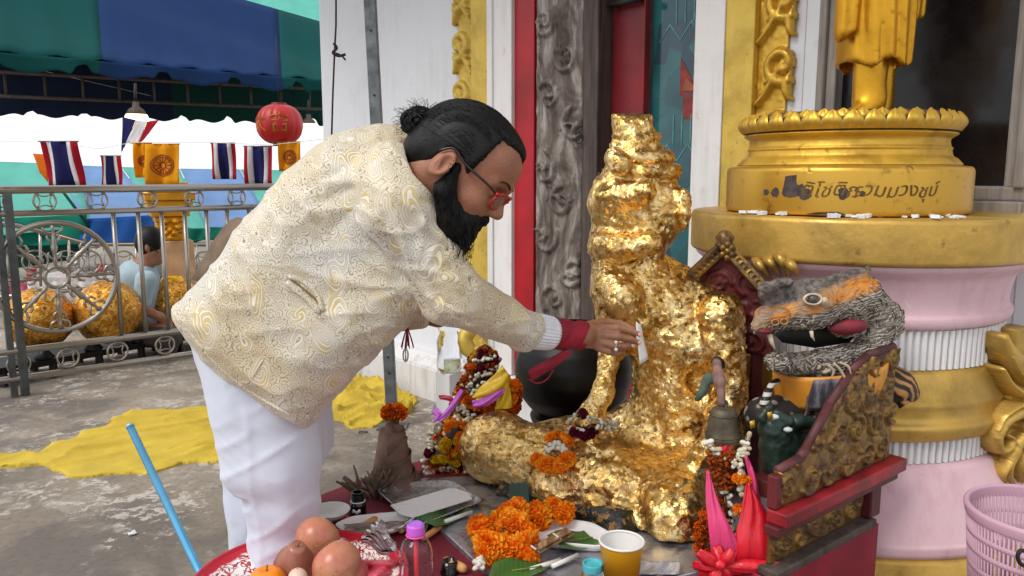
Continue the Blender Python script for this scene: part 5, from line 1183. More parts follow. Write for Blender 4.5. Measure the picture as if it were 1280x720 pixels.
# stepped side panel
ph_ = lambda s: .655 if s < .10 else (.655+(s-.10)/.20*.19 if s < .30 else .845)
Lp = spirals(.075, tl-.03, .31, 3)
def edge_p(X, Y): return Y+.578 < np.interp(X, [0, .085, .11, .2, .29, .36, .45], [.66, .668, .685, .77, .835, .862, .868])
relief('side_panel', carve.m, thr, tl-.03, .31, lambda x, y, d: Tp(x, -.012+d, .578+y), Lp, .011, .0032, keep=lambda X, Y, H: edge_p(X, Y), th=.016, wear=.08)
relief('apron', carve.m, thr, tl-.13, .076, lambda x, y, d: Tp(x-.01, -.02+d, .446+y), spirals(.04, tl-.13, .076, 5), .01, .003, th=.01, wear=.08)
q = MB(); top_ = [(0, .66), (.085, .668), (.11, .685), (.2, .77), (.29, .835), (.36, .862), (tl-.035, .868)]
for (s0, z0), (s1, z1) in zip(top_, top_[1:]): q.tube([Tp(s0, -.02, z0), Tp(s1, -.02, z1)], .011, 8)
q.build('top_edge', simple('worn_dark_red_edge', '#5b2a2c', .6, 0, .3, 12, .3), thr)
tbox('seat', M['maroon'], .06, tl-.02, -.13, -.03, .56, .60)
# cloth covered box below
rb = thing('red_plinth', Tp(.2, -.2, 0), 'red cloth covered box that carries the carved throne', 'plinth')
g = []
per = [(-.03, .004), (tl-.10, .004), (tl-.10, -.16), (-.03, -.10), (-.03, .004)]; pp = []
for (a, b), (c_, d_) in zip(per, per[1:]): pp += [(a+(c_-a)*t, b+(d_-b)*t) for t in np.linspace(0, 1, 16, endpoint=False)]
for i, (s_, n_) in enumerate(pp): g.append([Tp(s_, n_+(.006*math.sin(i*1.1)+.004)*v*(1 if n_ > -.05 else -1), .424-v*.42) for v in (0, .02, .3, .6, 1)])
MB().sheet(g, .004, closed_u=True).build('cloth', simple('crimson_cloth', '#8c0f2c', .7, 0, .15, 8, .2), rb)
MB().box(Tp((tl-.13)/2, -.06, .41), ((tl-.07)/2, .062, .012), TR_).build('box_top', M['wood_dark'], rb, smooth=False)
# gabled back board
def gable():
    c = P(905, 352, 2.42); w = .165
    back = thing('carved_gable', P(905, 420, 2.42), 'dark red pointed gable board carved in gold behind the statue shoulder', 'board')
    GY = 2.15; apex = P(905, 296, GY); base_z = P(905, 440, GY)[2]; hw = .13; 
    
    sl_ = (apex[2]-P(862, 345, GY)[2])/(apex[0]-P(862, 345, GY)[0])
    H_ = apex[2]-base_z
    YS = -.55; fn = lambda x, y, d: A([apex[0]-hw+x-d*.4, apex[1]+YS*(x-hw)-d+.02, base_z+y])
    Lg = spirals(.07, 2*hw, H_, 9)
    inside = lambda X, Y, off=0: Y < H_-np.abs(X-hw)*sl_-off
    relief('panel', simple('deep_red_carving', '#5a1218', .5, .1, .3, 25, .3), back, 2*hw, H_, fn, Lg, .008, .005, keep=lambda X, Y, H: inside(X, Y, .02), th=.02)
    for sgn in (-1, 1):
        a_ = apex+A([0, -.01, .0]); b_ = A([apex[0]+sgn*hw*1.02, apex[1]-.01+YS*sgn*hw, apex[2]-hw*sl_])
        dd = b_-a_; ll = np.linalg.norm(dd); dd = dd/ll; nn_ = A([dd[2]*sgn, 0, -dd[0]*sgn])*1; nn_ = -nn_ if nn_[2] > 0 else nn_
        Lb = [[(ll*(i+.5)/14+.009*math.cos(t), .017+.009*math.sin(t), .0032) for t in np.linspace(0, 5.2, 12)] for i in range(14)]+[[(0, .003, .003), (ll, .003, .003)], [(0, .031, .003), (ll, .031, .003)]]
        relief('border', carve.m, back, ll, .034, lambda x, y, d, a_=a_, dd=dd, nn_=nn_: a_+dd*x+nn_*y+A([0, -d-.008, 0]), Lb, .007, .0026, th=.02)
    mb = MB()
    for k in range(6):
        an = k*math.pi/3+.52; mb.lathe([(.001, 0), (.008, .003), (.009, .007), (.001, .009)], apex+A([.014*math.cos(an), -.035, -.035+.018*math.sin(an)]), 10, R=rot('X', math.pi/2))
    mb.lathe([(.009, 0), (.009, .008), (.005, .012), (.001, .013)], apex+A([0, -.035, -.035]), 16, R=rot('X', math.pi/2))
    o = mb.build('rosette', carve.m, back)
    MB().lathe([(.02, -.02), (.026, 0), (.014, .016), (.001, .02)], apex+A([0, -.01, .0]), 14).build('finial', carve.m, back)
    for sx in (-.10, .10): MB().box((apex[0]+sx, apex[1]+.04+YS*sx, base_z/2), (.014, .010, base_z/2)).build('post', M['maroon'], back, smooth=False)
gable()
# ============================================================ painted tiger mask
TM = P(1035, 415, 1.93)
def f_mask(p):
    E = lambda px, py, Y, r, R=None: sd_ell(p, P(px, py, Y), r, R)
    K = lambda a, b, ra, rb: sd_cone(p, P(*a), P(*b), ra, rb)
    # upper jaw and skull, sweeping round to the lower jaw
    d = K((962, 398, 1.90), (1010, 385, 1.92), .032, .052)
    d = smin(d, K((1010, 385, 1.92), (1075, 372, 1.97), .05, .055), .03)
    d = smin(d, K((1075, 375, 1.97), (1103, 400, 1.97), .05, .045), .02)
    d = smin(d, K((1103, 400, 1.97), (1085, 440, 1.95), .045, .036), .02)
    d = smin(d, K((1085, 442, 1.95), (1030, 455, 1.92), .038, .036), .02)
    d = smin(d, K((1030, 455, 1.92), (984, 455, 1.89), .034, .026), .015)
    d = smin(d, E(972, 452, 1.88, (.028, .045, .022)), .015)
    d = smin(d, K((945, 408, 1.87), (957, 398, 1.88), .014, .026), .02)
    # forehead and ears ridge
    d = smin(d, K((960, 366, 1.91), (1010, 364, 1.93), .022, .028), .02)
    d = smin(d, K((1010, 362, 1.93), (1075, 344, 1.95), .02, .017), .015)
    ear = K((1045, 357, 1.95), (1084, 338, 1.97), .022, .010)
    d = smin(d, ear, .015); d = smin(d, K((955, 360, 1.87), (985, 352, 1.89), .012, .012), .01)
    # brow, nose, nostrils
    d = smin(d, E(976, 395, 1.835, (.024, .02, .019)), .006); d = smin(d, E(1016, 374, 1.865, (.022, .015, .014)), .006)
    d = smax(d, -E(969, 402, 1.812, (.006, .012, .005)), .003); d = smax(d, -E(980, 402, 1.812, (.006, .012, .005)), .003)
    # mouth cut
    d = smax(d, -K((1072, 407, 1.83), (1035, 410, 1.82), .021, .026), .006); d = smax(d, -K((1072, 407, 1.92), (1035, 410, 1.92), .019, .024), .006)
    d = smax(d, -K((1040, 413, 1.83), (962, 427, 1.82), .025, .021), .006); d = smax(d, -K((1040, 413, 1.91), (962, 427, 1.90), .025, .022), .006)
    d = smin(d, E(1060, 408, 1.93, (.05, .02, .03)), .004); return d
V, Fs = sculpt(f_mask, TM-A([.23, .18, .13]), TM+A([.2, .16, .2]), .0036)
mask = thing('tiger_mask', TM-A([0, 0, .09]), 'painted papier mache tiger mask with open red mouth, grey striped jaws and pricked ear', 'mask')
V = relax(V, Fs, 1); Nn = vnormals(V, Fs)
ang = np.arctan2(V[:,2]-TM[2], V[:,0]-TM[0]); V = V+Nn*(.0018*np.sin(fbm(V, 26, 2)*9+ang*26)+.002*fbm(V, 50, 2))[:, None]
m = Mat('painted_tiger', .6); geo = m.n('NewGeometry')
v = m.vadd(m.o, m.noise(9, 3, col=True), .05)
wv = m.wave(46, 11, m.map((.5, 1, 1.0), (0, .5, 0), v), 'Z'); stripe = m.mix(m.ramp(m.noise(12, 5, .7, .6), [(.4, .75), (.6, 0.)]), m.ramp(wv, [(.30, '#3d3a37'), (.5, '#726b63'), (.66, '#a3988a'), (.9, '#beb3a3')]), '#6d665f')
zs = m.n('SeparateXYZ'); m.set(zs.inputs[0], m.o)
# orange crown, red mouth lining by position on the mask
tz0 = 0
k_or = m.ramp(m.math('ADD', m.math('ADD', m.math('MULTIPLY', zs.outputs[2], 1.0), m.math('MULTIPLY', zs.outputs[0], -.28)), m.math('MULTIPLY', m.noise(11, 4, .6), .05)), [(.185, 0.), (.197, 1.)])
c = m.mix(k_or, stripe, m.mix(m.ramp(m.noise(13, 5, .7, .5), [(.42, .8), (.58, 0.)]), m.ramp(m.noise(16, 4), [(.3, '#a8641c'), (.65, '#cc8a34')]), '#857a6e'))
k_top = m.ramp(m.math('ADD', m.math('ADD', zs.outputs[2], m.math('MULTIPLY', zs.outputs[0], -.28)), m.math('MULTIPLY', m.noise(14, 4, .6), .06)), [(.232, 0.), (.245, 1.)])
c = m.mix(k_top, c, m.ramp(m.noise(60, 5), [(.35, '#3d3834'), (.65, '#79716a')]))
m.base(c); m.bump(m.math('ADD', m.noise(70, 5), wv), .35, .004)
mk_body = obj('head', V, Fs, m.m, mask)
redm = simple('red_mouth_paint', '#7d1c2c', .5, 0, .25, 20, .15)
q = MB(); q.lathe([(.001, -1), (.55, -.8), (.9, -.35), (1, .1), (.8, .6), (.4, .9), (.001, 1)], n=24); V_ = np.concatenate(q.V)*A([.050, .014, .020]) @ rot('Y', -.12).T
obj('tongue', V_+P(1061, 409, 1.90), q.F, redm, mask)
obj('lip', np.concatenate(MB().lathe([(.001, -1), (.7, -.7), (1, 0), (.7, .7), (.001, 1)], n=16).V)*A([.018, .010, .005])+P(957, 414, 1.845), MB().lathe([(.001, -1), (.7, -.7), (1, 0), (.7, .7), (.001, 1)], n=16).F, redm, mask)
obj('mouth_hollow', np.concatenate(MB().lathe([(.001, -1), (.8, -.6), (1, 0), (.8, .6), (.001, 1)], n=20).V)*A([.108, .012, .036])+P(1020, 418, 1.99), MB().lathe([(.001, -1), (.8, -.6), (1, 0), (.8, .6), (.001, 1)], n=20).F, M['black_matt'], mask)
fr = random.Random(21); q = MB(); qd = MB(); idx = [i for i in range(0, len(V), 7) if Nn[i, 1] < .2]
fr.shuffle(idx)
for i in idx[:800]:
    c_ = V[i]; n_ = Nn[i]; lx, lz = c_[0]-TM[0], c_[2]-(TM[2]-.09)
    if lz-.28*lx > .175: continue
    r_ = A([c_[0]-(TM[0]+.01), 0, c_[2]-(TM[2]-.01)]); t_ = np.cross(r_, (0, 1, 0)); t_ /= np.linalg.norm(t_)+1e-9; t_ = t_-n_*(t_@n_); t_ *= fr.uniform(.009, .020)*(1 if fr.random() < .8 else -1)
    w_ = A([0, 0, fr.uniform(-.003, .003)]); (q if fr.random() < .55 else qd).tube([c_+n_*.0004, c_+t_*.5+n_*.0022+w_, c_+t_+n_*.0006], [.0012, .0012, .0004], 4)
q.build('pale_fur_stroke', simple('pale_fur_paint', '#b3a899', .7), mask, kind='stuff'); qd.build('dark_fur_stroke', simple('dark_fur_paint', '#3b3734', .7), mask, kind='stuff')
tooth = simple('painted_tooth', '#cdbfa6', .5, 0, .2, 40, .1)
for (a, b, c_, d_, r) in ((962, 418, 969, 437, .007), (1014, 414, 1018, 426, .005), (1038, 450, 1030, 432, .0)):
    if r: MB().tube([P(a, b, 1.855), P((a+c_)/2-1, (b+d_)/2, 1.85), P(c_, d_, 1.855)], [r, r*.8, r*.25], 8).build('tooth', tooth, mask)
MB().lathe([(.001, .011), (.008, .009), (.0125, .003), (.013, 0)], P(1016, 374, 1.852), 18, R=rot('X', math.pi/2)).build('eye', simple('mask_eye_grey', '#4f4d4a', .3), mask)
MB().tube([P(1016+11*math.cos(a), 374+6.5*math.sin(a), 1.846) for a in np.linspace(0, 6.28, 22, endpoint=False)], .0028, 6, closed=True).build('eye_rim', tooth, mask)
MB().lathe([(.001, .008), (.008, .006), (.011, 0)], P(1030, 377, 1.862), 12, R=rot('X', math.pi/2)).build('eye_white', tooth, mask)
for (x, y) in ((969, 403), (980, 402)): MB().tube([P(x+4.5*math.cos(a), y+3.5*math.sin(a), 1.815) for a in np.linspace(0, 6.28, 14, endpoint=False)], .0018, 6, closed=True).build('nostril_ring', simple('nostril_paint', '#a8805a', .5), mask)
earm = simple('inner_ear_orange', '#d8892a', .6, 0, .2, 12, .2)
MB().sheet([[P(1054, 358, 1.935), P(1056, 355, 1.93)], [P(1066, 356, 1.93), P(1070, 346, 1.935)], [P(1080, 353, 1.935), P(1084, 338, 1.945)]], .004).build('inner_ear', earm, mask)
wire = simple('pale_whisker_scroll', '#b9a78f', .6)
for pts in ([(1035, 456), (1042, 464), (1038, 474)], [(1042, 454), (1050, 462), (1056, 474), (1050, 478)], [(1050, 453), (1060, 458), (1064, 468)], [(1038, 462), (1030, 466), (1034, 460)]): MB().tube(spline([P(x, y, 1.80) for x, y in pts], 10), [.0035]*6+[.003, .002, .0015, .001], 6).build('beard_curl', wire, mask)
# yellow neck ring under the mask
nk = thing('mask_collar', P(1035, 500, 1.93), 'orange yellow painted collar with a grey hatched patch below the tiger mask', 'collar')
nc = P(1036, 478, 1.95); rx, ry = .137, .10
m = Mat('collar_orange_paint', .5); m.base(m.mix(m.ramp(m.noise(14, 5), [(.55, 0.), (.7, .5)]), m.ramp(m.noise(6, 4), [(.3, '#c47a1c'), (.7, '#dc9a30')]), '#7a4a1c')); m.bump(m.noise(40, 4), .2, .003)
g = [[(nc[0]+rx*(1-.12*v*v)*math.cos(a), nc[1]+ry*(1-.12*v*v)*math.sin(a), nc[2]+.045-.085*v+.018*math.cos(a)) for v in np.linspace(0, 1, 8)] for a in np.linspace(0, 2*math.pi, 60, endpoint=False)]
MB().sheet(g, .008, closed_u=True).build('collar', m.m, nk)
m = Mat('collar_hatched_patch', .7); m.base(m.ramp(m.noise(30, 4, .6, .3, m.map((1.6, 1.6, .35))), [(.42, '#3a3740'), (.5, '#57535c'), (.6, '#7f7a82')])); m.bump(m.noise(40, 4, .6, .3, m.map((1, 1, .3))), .4, .003)
g = [[(nc[0]+(rx*(1-.12*v*v)+.006)*math.cos(a), nc[1]+(ry*(1-.12*v*v)+.006)*math.sin(a), nc[2]+.045-.085*v+.018*math.cos(a)) for v in np.linspace(.06, .99, 8)] for a in np.linspace(-2.15, -1.2, 18)]
for i, row in enumerate(g):
    for j in range(8):
        v = j/7; f = 1+.35*(v-.2); am_ = -1.67+((-2.15+.95*i/17)+1.67)*f; vv = .06+.93*v
        row[j] = (nc[0]+(rx*(1-.12*vv*vv)+.006)*math.cos(am_), nc[1]+(ry*(1-.12*vv*vv)+.006)*math.sin(am_), nc[2]+.045-.085*vv+.018*math.cos(am_))
MB().sheet(g, .003).build('hatched_patch', m.m, nk)
# striped tiger figures and dark green creature
tg = Mat('tiger_stripe_paint', .5); wv = tg.wave(16, 4, None, 'DIAGONAL'); tg.base(tg.ramp(wv, [(.38, '#120d0a'), (.5, '#3a2414'), (.6, '#8a5c2c'), (.9, '#a87a42')])); tg.bump(wv, .2, .003)
zb = Mat('zebra_paint', .5); wv = zb.wave(18, 1.5, None, 'Z'); zb.base(zb.ramp(wv, [(.45, '#0e0c0c'), (.55, '#b9b5ac')]))
t = thing('tiger_figure', P(1128, 490, 2.05), 'brown and black striped paw sticking out right of the carved panel', 'figure')
q = MB().tube(spline([P(1095, 478, 2.0), P(1118, 482, 2.0), P(1136, 492, 2.0), P(1146, 500, 2.0)], 14), [.058]*6+[.052, .045, .038, .03, .026, .02, .014, .006], 14)
V_ = np.concatenate(q.V); V_[:,2] = P(0, 492, 2.0)[2]+(V_[:,2]-P(0, 492, 2.0)[2])*.9; obj('paw', V_, q.F, tg.m, t)
for i in range(3): MB().tube([P(1122, 478+14*i, 1.965), P(1138, 484+8*i, 1.96)], [.012, .005], 8).build('toe', tg.m, t)
t = thing('striped_figure', P(958, 500, 1.9), 'thin black and white striped tail curving down left of the mask collar', 'figure')
MB().tube(spline([P(972, 476, 1.9), P(964, 482, 1.88), P(958, 496, 1.86), P(954, 508, 1.85)], 20), [.008]*10+[.010]*5+[.011]*5, 10).build('tail', zb.m, t)
t = thing('striped_figure', P(1010, 515, 1.92), 'black and white spotted cloth bundle in the shade under the collar', 'figure')
sp = Mat('spotted_dark_cloth', .7); sp.base(sp.ramp(sp.vor(38), [(.25, '#8e877c'), (.38, '#1a1513')]))
def f_b(p): return smin(sd_cone(p, P(955, 520, 1.92), P(1060, 508, 1.95), .05, .045), sd_cone(p, P(990, 545, 1.92), P(1030, 525, 1.93), .05, .05), .03)
V, Fs = sculpt(f_b, P(1000, 520, 1.92)-A([.2, .12, .14]), P(1000, 520, 1.92)+A([.22, .14, .14]), .007); obj('bundle', V, Fs, sp.m, t)
gm = simple('dark_green_creature_paint', '#1c3128', .45, 0, .3, 14, .5, 40, .006)
t = thing('green_creature', P(990, 590, 1.8), 'dark green crouching creature figure with white eyes in the throne corner', 'figure')
def f_c(p):
    K = lambda a, b, ra, rb: sd_cone(p, P(*a), P(*b), ra, rb)
    d = K((965, 535, 1.78), (985, 565, 1.80), .032, .046); d = smin(d, K((985, 565, 1.80), (1015, 555, 1.82), .045, .038), .02)
    d = smin(d, K((952, 522, 1.77), (962, 508, 1.77), .014, .009), .01); d = smin(d, K((972, 517, 1.77), (986, 528, 1.77), .012, .014), .01)
    d = smin(d, K((995, 528, 1.80), (1014, 528, 1.80), .020, .014), .01); d = smin(d, K((965, 560, 1.78), (972, 590, 1.78), .03, .034), .02)
    return smax(d, -sd_cone(p, P(975, 528, 1.72), P(998, 548, 1.73), .012, .006), .006)
V, Fs = sculpt(f_c, P(985, 550, 1.8)-A([.1, .1, .12]), P(985, 550, 1.8)+A([.12, .1, .11]), .0035); V = relax(V, Fs, 1); obj('body', V+vnormals(V, Fs)*(.002*fbm(V, 60, 3))[:, None], Fs, gm, t)
for x, y in ((968, 522), (985, 538)): obj('eye', np.concatenate(MB().lathe([(.001, -1), (.8, -.5), (1, 0), (.8, .5), (.001, 1)], n=12).V)*A([.011, .008, .007])+P(x, y-1, 1.745), MB().lathe([(.001, -1), (.8, -.5), (1, 0), (.8, .5), (.001, 1)], n=12).F, simple('eye_white_paint', '#c3c8bf', .4), t)
for (x, y) in ((962, 520), (940, 531)): MB().sheet([[P(x-3, y-4, 1.735), P(x-2, y+5, 1.735)], [P(x+3, y-6, 1.735), P(x+4, y+3, 1.737)]], .001).build('leaf_flake', M['gold'], t)
t = thing('iron_hook', P(1009, 520, 1.85), 'small dark iron curl finial on the edge of the throne panel', 'hook')
MB().tube(spline([P(1010, 496, 1.8), P(1009, 512, 1.8), P(1004, 524, 1.8), P(1000, 528, 1.8), P(1003, 534, 1.8), P(1012, 534, 1.8), P(1019, 528, 1.8), P(1018, 520, 1.8)], 30), .0035, 6).build('curl', M['wood_dark'], t)
MB().lathe([(.001, -.01), (.006, 0), (.003, .012), (.001, .03)], P(1009, 510, 1.8), 10).build('spike', M['wood_dark'], t)
# ============================================================ bell, its garlands, ribbons
bz_ = P(903, 549, 1.78); bell = thing('bell', bz_, 'small dull bronze bell hanging by a cord in front of the statue elbow', 'bell')
bm = simple('dull_bronze', '#5c5343', .55, .4, .25, 30, .4, 60, .003)
MB().lathe(roundp([(.040, 0), (.041, .006), (.036, .02), (.033, .05), (.030, .066), (.024, .076), (.008, .079), (.001, .079)], .003), bz_, 36).build('body', bm, bell)
for z, r in ((.012, .0395), (.062, .0325)): MB().tube([bz_+A([r*math.cos(a), r*math.sin(a), z]) for a in np.linspace(0, 6.28, 30, endpoint=False)], .0016, 6, closed=True).build('band', bm, bell)
MB().tube([bz_+A([.008*math.cos(a), 0, .085+.009*math.sin(a)]) for a in np.linspace(0, 6.28, 16, endpoint=False)], .003, 6, closed=True).build('loop', bm, bell)
rope = simple('grey_pink_cloth_cord', '#8a6a62', .8, 0, .25, 30, .5)
hk = thing('rope', P(897, 455, 1.82), 'faded pinkish cloth cord that holds the bronze bell', 'rope')
MB().tube(spline([P(896, 452, 1.86), P(898, 470, 1.80), P(901, 486, 1.79), P(902, 506, 1.785)], 14), [.011]*4+[.014]*4+[.010]*6, 10).build('cord', rope, hk)
MB().tube(spline([P(892, 452, 1.9), P(896, 448, 1.86), P(902, 452, 1.86), P(903, 458, 1.9)], 10), .007, 8).build('loop', M['black_matt'], hk)
gk = thing('green_cloth_scrap', P(884, 478, 1.84), 'faded green cloth scrap tied behind the bell cord', 'cloth')
MB().tube(spline([P(893, 468, 1.85), P(884, 476, 1.85), P(878, 490, 1.86), P(870, 500, 1.88)], 14), [.006, .01, .014, .015, .014, .013, .012, .012, .012, .011, .01, .01, .008, .004], 8).build('scrap', simple('faded_green_cloth', '#56695a', .85, 0, .25, 30, .5), gk)
BY = 1.74
bp = lambda x, y, dy=0: P(x, y, BY+dy)
garland('white bud string round the mouth of the bronze bell', [bp(884, 548), bp(890, 560), bp(904, 570), bp(916, 574), bp(926, 570), bp(932, 556), bp(933, 544)], 16, .0092, [BW, BC_], 'bud', .6, 41, sc=(1, 1, 1.4))
rs = random.Random(44); cr = thing('flower_garland', bp(905, 590), 'mass of rust brown buds hanging below the bronze bell', 'garland', 'flower garlands')
for i in range(150): 
    x = rs.gauss(904, 9); y = rs.uniform(566, 612)
    if 884 < x < 922: put('bud', BR, cr, bp(x, y, rs.uniform(-.012, .012)), .0065, rs)
garland('white and orange flower string hanging right of the rust brown buds', [bp(920, 576, -.02), bp(924, 592, -.02), bp(928, 606, -.02), bp(929, 620, -.02)], 14, .0098, [BW, BC_], 'bud', .9, 45)
garland('small orange marigold tuft in the string right of the brown buds', [bp(920, 597, -.03), bp(928, 599, -.03), bp(934, 600, -.03)], 5, .012, [FM[0]], jit=.4, seed=47)
garland('orange marigold tuft at the lower end of the white flower string', [bp(924, 634, -.03), bp(930, 636, -.03), bp(936, 640, -.03)], 5, .013, [FM[0], FD[0]], jit=.4, seed=49)
garland('white bud string falling between the pink and red ribbons', [bp(906, 612), bp(908, 630), bp(912, 650), bp(918, 668)], 16, .009, [BC_, BW], 'bud', 1, 50)
garland('dull orange flower strand beside the right knee of the statue', [bp(884, 640, .02), bp(878, 660, .02), bp(876, 680, .02), bp(880, 700, .02)], 14, .0135, [FD[0], FD[1]], jit=.7, seed=51)
garland('brownish flower strand between the ribbons', [bp(900, 625, .01), bp(905, 650, .01), bp(914, 670, .01), bp(915, 700, .01)], 20, .012, [FD[1], FR], jit=.8, seed=53)
ribbon('pink_ribbon', pink_s, [bp(883, 588, -.03), bp(882, 620, -.05), bp(886, 660, -.07), bp(890, 698, -.07)], [bp(886, 588, -.03), bp(896, 622, -.05), bp(914, 660, -.07), bp(930, 695, -.07)], 'long pink satin ribbon hanging left of the bell flowers', puff=.006, fold=4)
ribbon('red_ribbon', red_s, [bp(932, 598, -.03), bp(926, 640, -.05), bp(918, 680, -.07), bp(920, 725, -.07)], [bp(938, 608, -.03), bp(958, 640, -.05), bp(974, 680, -.07), bp(992, 718, -.07)], 'long glossy red satin ribbon spreading to the right below the bell', puff=.008, fold=5)
ribbon('pink_ribbon', pink_s, [bp(930, 570, -.01), bp(936, 600, -.02), bp(941, 630, -.02)], [bp(934, 570, -.01), bp(946, 600, -.02), bp(952, 632, -.02)], 'narrow pink satin ribbon above the long red one', puff=.008, fold=2)
ribbon('red_ribbon', red_s, [bp(898, 545, .02), bp(897, 560, .01), bp(898, 580, .01)], [bp(914, 545, .02), bp(914, 560, .01), bp(916, 582, .01)], 'short red cloth inside the mouth of the bell', puff=.006)
bow = thing('red_bow', bp(900, 712, -.09), 'shiny red satin bow with pointed loops at the foot of the pink ribbon', 'bow')
for k, (x, y) in enumerate([(872, 690), (866, 706), (868, 724), (890, 730), (915, 722), (926, 704), (918, 688), (896, 682), (945, 712), (975, 708)]):
    a_, c_ = bp(900, 708, -.09), bp(x, y, -.10+.02*(k % 3)); s_ = np.cross(c_-a_, (0, 1., 0)); s_ = s_/np.linalg.norm(s_)*.024
    g = [[a_*(1-u)+c_*u+s_*v*math.sin(min(1, u*1.4)*math.pi*.62)*(1-u*.55)+A([0, -1, 0])*(.012*math.sin(math.pi*u)*(1-v*v)+.004*math.sin(v*6)) for v in np.linspace(-1, 1, 6)] for u in np.linspace(0, 1, 10)]
    MB().sheet(g, .0015).build('loop', red_s, bow)
q = MB().lathe([(.001, -1), (.8, -.6), (1, 0), (.8, .6), (.001, 1)], n=12); obj('knot', np.concatenate(q.V)*A([.014, .012, .012])+bp(900, 706, -.1), q.F, red_s, bow)
# ============================================================ the bending man
MY = 1.80
p0 = G(330, 700, 0); man = thing('person', (P(335, 500, MY)[0], MY, 0), 'bearded man with a hair bun bending forward in a cream and gold brocade jacket', 'person')
pit, yaw, HS = math.radians(40), math.radians(10), 1.06
hf = A([math.cos(pit)*math.cos(yaw), -math.sin(yaw)*math.cos(pit)*.98, -math.sin(pit)]); hf /= np.linalg.norm(hf)
hu = A([math.sin(pit), 0, math.cos(pit)]); hu -= hf*(hu@hf); hu /= np.linalg.norm(hu); hl = np.cross(hu, hf)
HR = np.stack([hf, hl, hu], 1); HO = P(553, 207, 1.565)-HR@A([0, -.085, 0])*HS
def HP(x, y, z): return HO+HR@A([x, y, z])*HS
def h_local(p): return ((p-HO.astype(np.float32)) @ HR.astype(np.float32))/HS
def cranium(q): 
    d = sd_ell(q, (.008, 0, .045), (.104, .078, .090))
    return smin(d, sd_ell(q, (.055, 0, .06), (.052, .062, .055)), .03)
def f_head(p):
    q = h_local(p); qs = q.copy(); qs[:,1] = np.abs(qs[:,1])
    d = cranium(q)
    d = smin(d, sd_ell(q, (.062, 0, -.01), (.052, .058, .068)), .03)
    d = smin(d, sd_ell(q, (.072, 0, -.055), (.042, .043, .04)), .025)
    d = smin(d, sd_ell(q, (.085, 0, -.085), (.024, .026, .02)), .02)
    d = smin(d, sd_ell(qs, (.078, .038, -.012), (.026, .024, .02)), .02)          # cheeks
    d = smin(d, sd_cone(qs, (.104, .012, .042), (.088, .048, .038), .011, .009), .014)  # brow
    d = smax(d, -sd_ell(qs, (.108, .033, .022), (.018, .019, .013)), .016)         # sockets
    d = smin(d, sd_ell(qs, (.088, .033, .02), (.014, .0165, .0125)), .003)         # lids
    d = smin(d, sd_cone(qs, (.101, .022, .0185), (.0985, .044, .0175), .0028, .0022), .003)
    d = smin(d, sd_cone(q, (.104, 0, .032), (.127, 0, -.006), .0085, .0118), .012)  # nose
    d = smin(d, sd_ell(qs, (.120, .014, -.010), (.0125, .0085, .0095)), .006)
    d = smax(d, -sd_ell(qs, (.124, .008, -.019), (.005, .004, .004)), .003)
    d = smin(d, sd_ell(q, (.108, 0, -.041), (.012, .024, .0055)), .006); d = smin(d, sd_ell(q, (.106, 0, -.052), (.011, .020, .007)), .006)
    ear = sd_ell(qs, (-.004, .084, .004), (.0205, .008, .032), rot('Y', .25)@rot('Z', .35))
    ear = smax(ear, -sd_ell(qs, (.001, .092, .005), (.0125, .0085, .021), rot('Y', .25)), .002); ear = smin(ear, sd_cone(qs, (-.010, .087, .016), (-.004, .088, -.010), .0026, .003), .002)
    ear = smin(ear, sd_cone(qs, (.012, .082, .0), (.006, .086, -.014), .0045, .005), .004)
    return smin(d, ear, .008)*HS
wr_, kn_ = P(716, 419, 1.88), P(752, 420, 1.91)
YH = 1.92
FING = [  # name, points (px, py, Y), radii
    ('index', [(752, 410, YH), (772, 410, YH-.005), (787, 413, YH), (799, 418, YH+.005)], [.0105, .0095, .0085, .0070]),
    ('middle', [(753, 419, YH-.01), (773, 421, YH-.016), (788, 424, YH-.008), (798, 428, YH)], [.0105, .0095, .0085, .0068]),
    ('ring', [(751, 428, YH-.012), (768, 432, YH-.02), (781, 433, YH-.012), (790, 432, YH-.002)], [.0100, .0090, .0080, .0066]),
    ('little', [(748, 435, YH-.010), (761, 440, YH-.015), (771, 442, YH-.006), (779, 440, YH+.004)], [.0090, .0078, .0070, .006]),
    ('thumb', [(733, 408, YH+.012), (753, 403, YH+.035), (774, 405, YH+.038), (793, 412, YH+.028)], [.0135, .0115, .0100, .0075])]
def f_hand(p):
    d = sd_cone(p, P(700, 417, 1.87), P(730, 419, 1.895), .028, .028)
    pl = sd_box(p, P(742, 421, YH-.004), (.028, .013, .030), .012, rot('Y', .05)@rot('Z', -.15))
    d = smin(d, pl, .02)
    for nm, pts, r in FING:
        f = None
        for i in range(3):
            c = sd_cone(p, P(*pts[i]), P(*pts[i+1]), r[i], r[i+1]); f = c if f is None else smin(f, c, .003)
        k0 = sd_ell(p, P(*pts[1]), (r[1]*1.05,)*3); f = smin(f, k0, .003)
        d = smin(d, f, .0055 if nm != 'thumb' else .012)
    return d
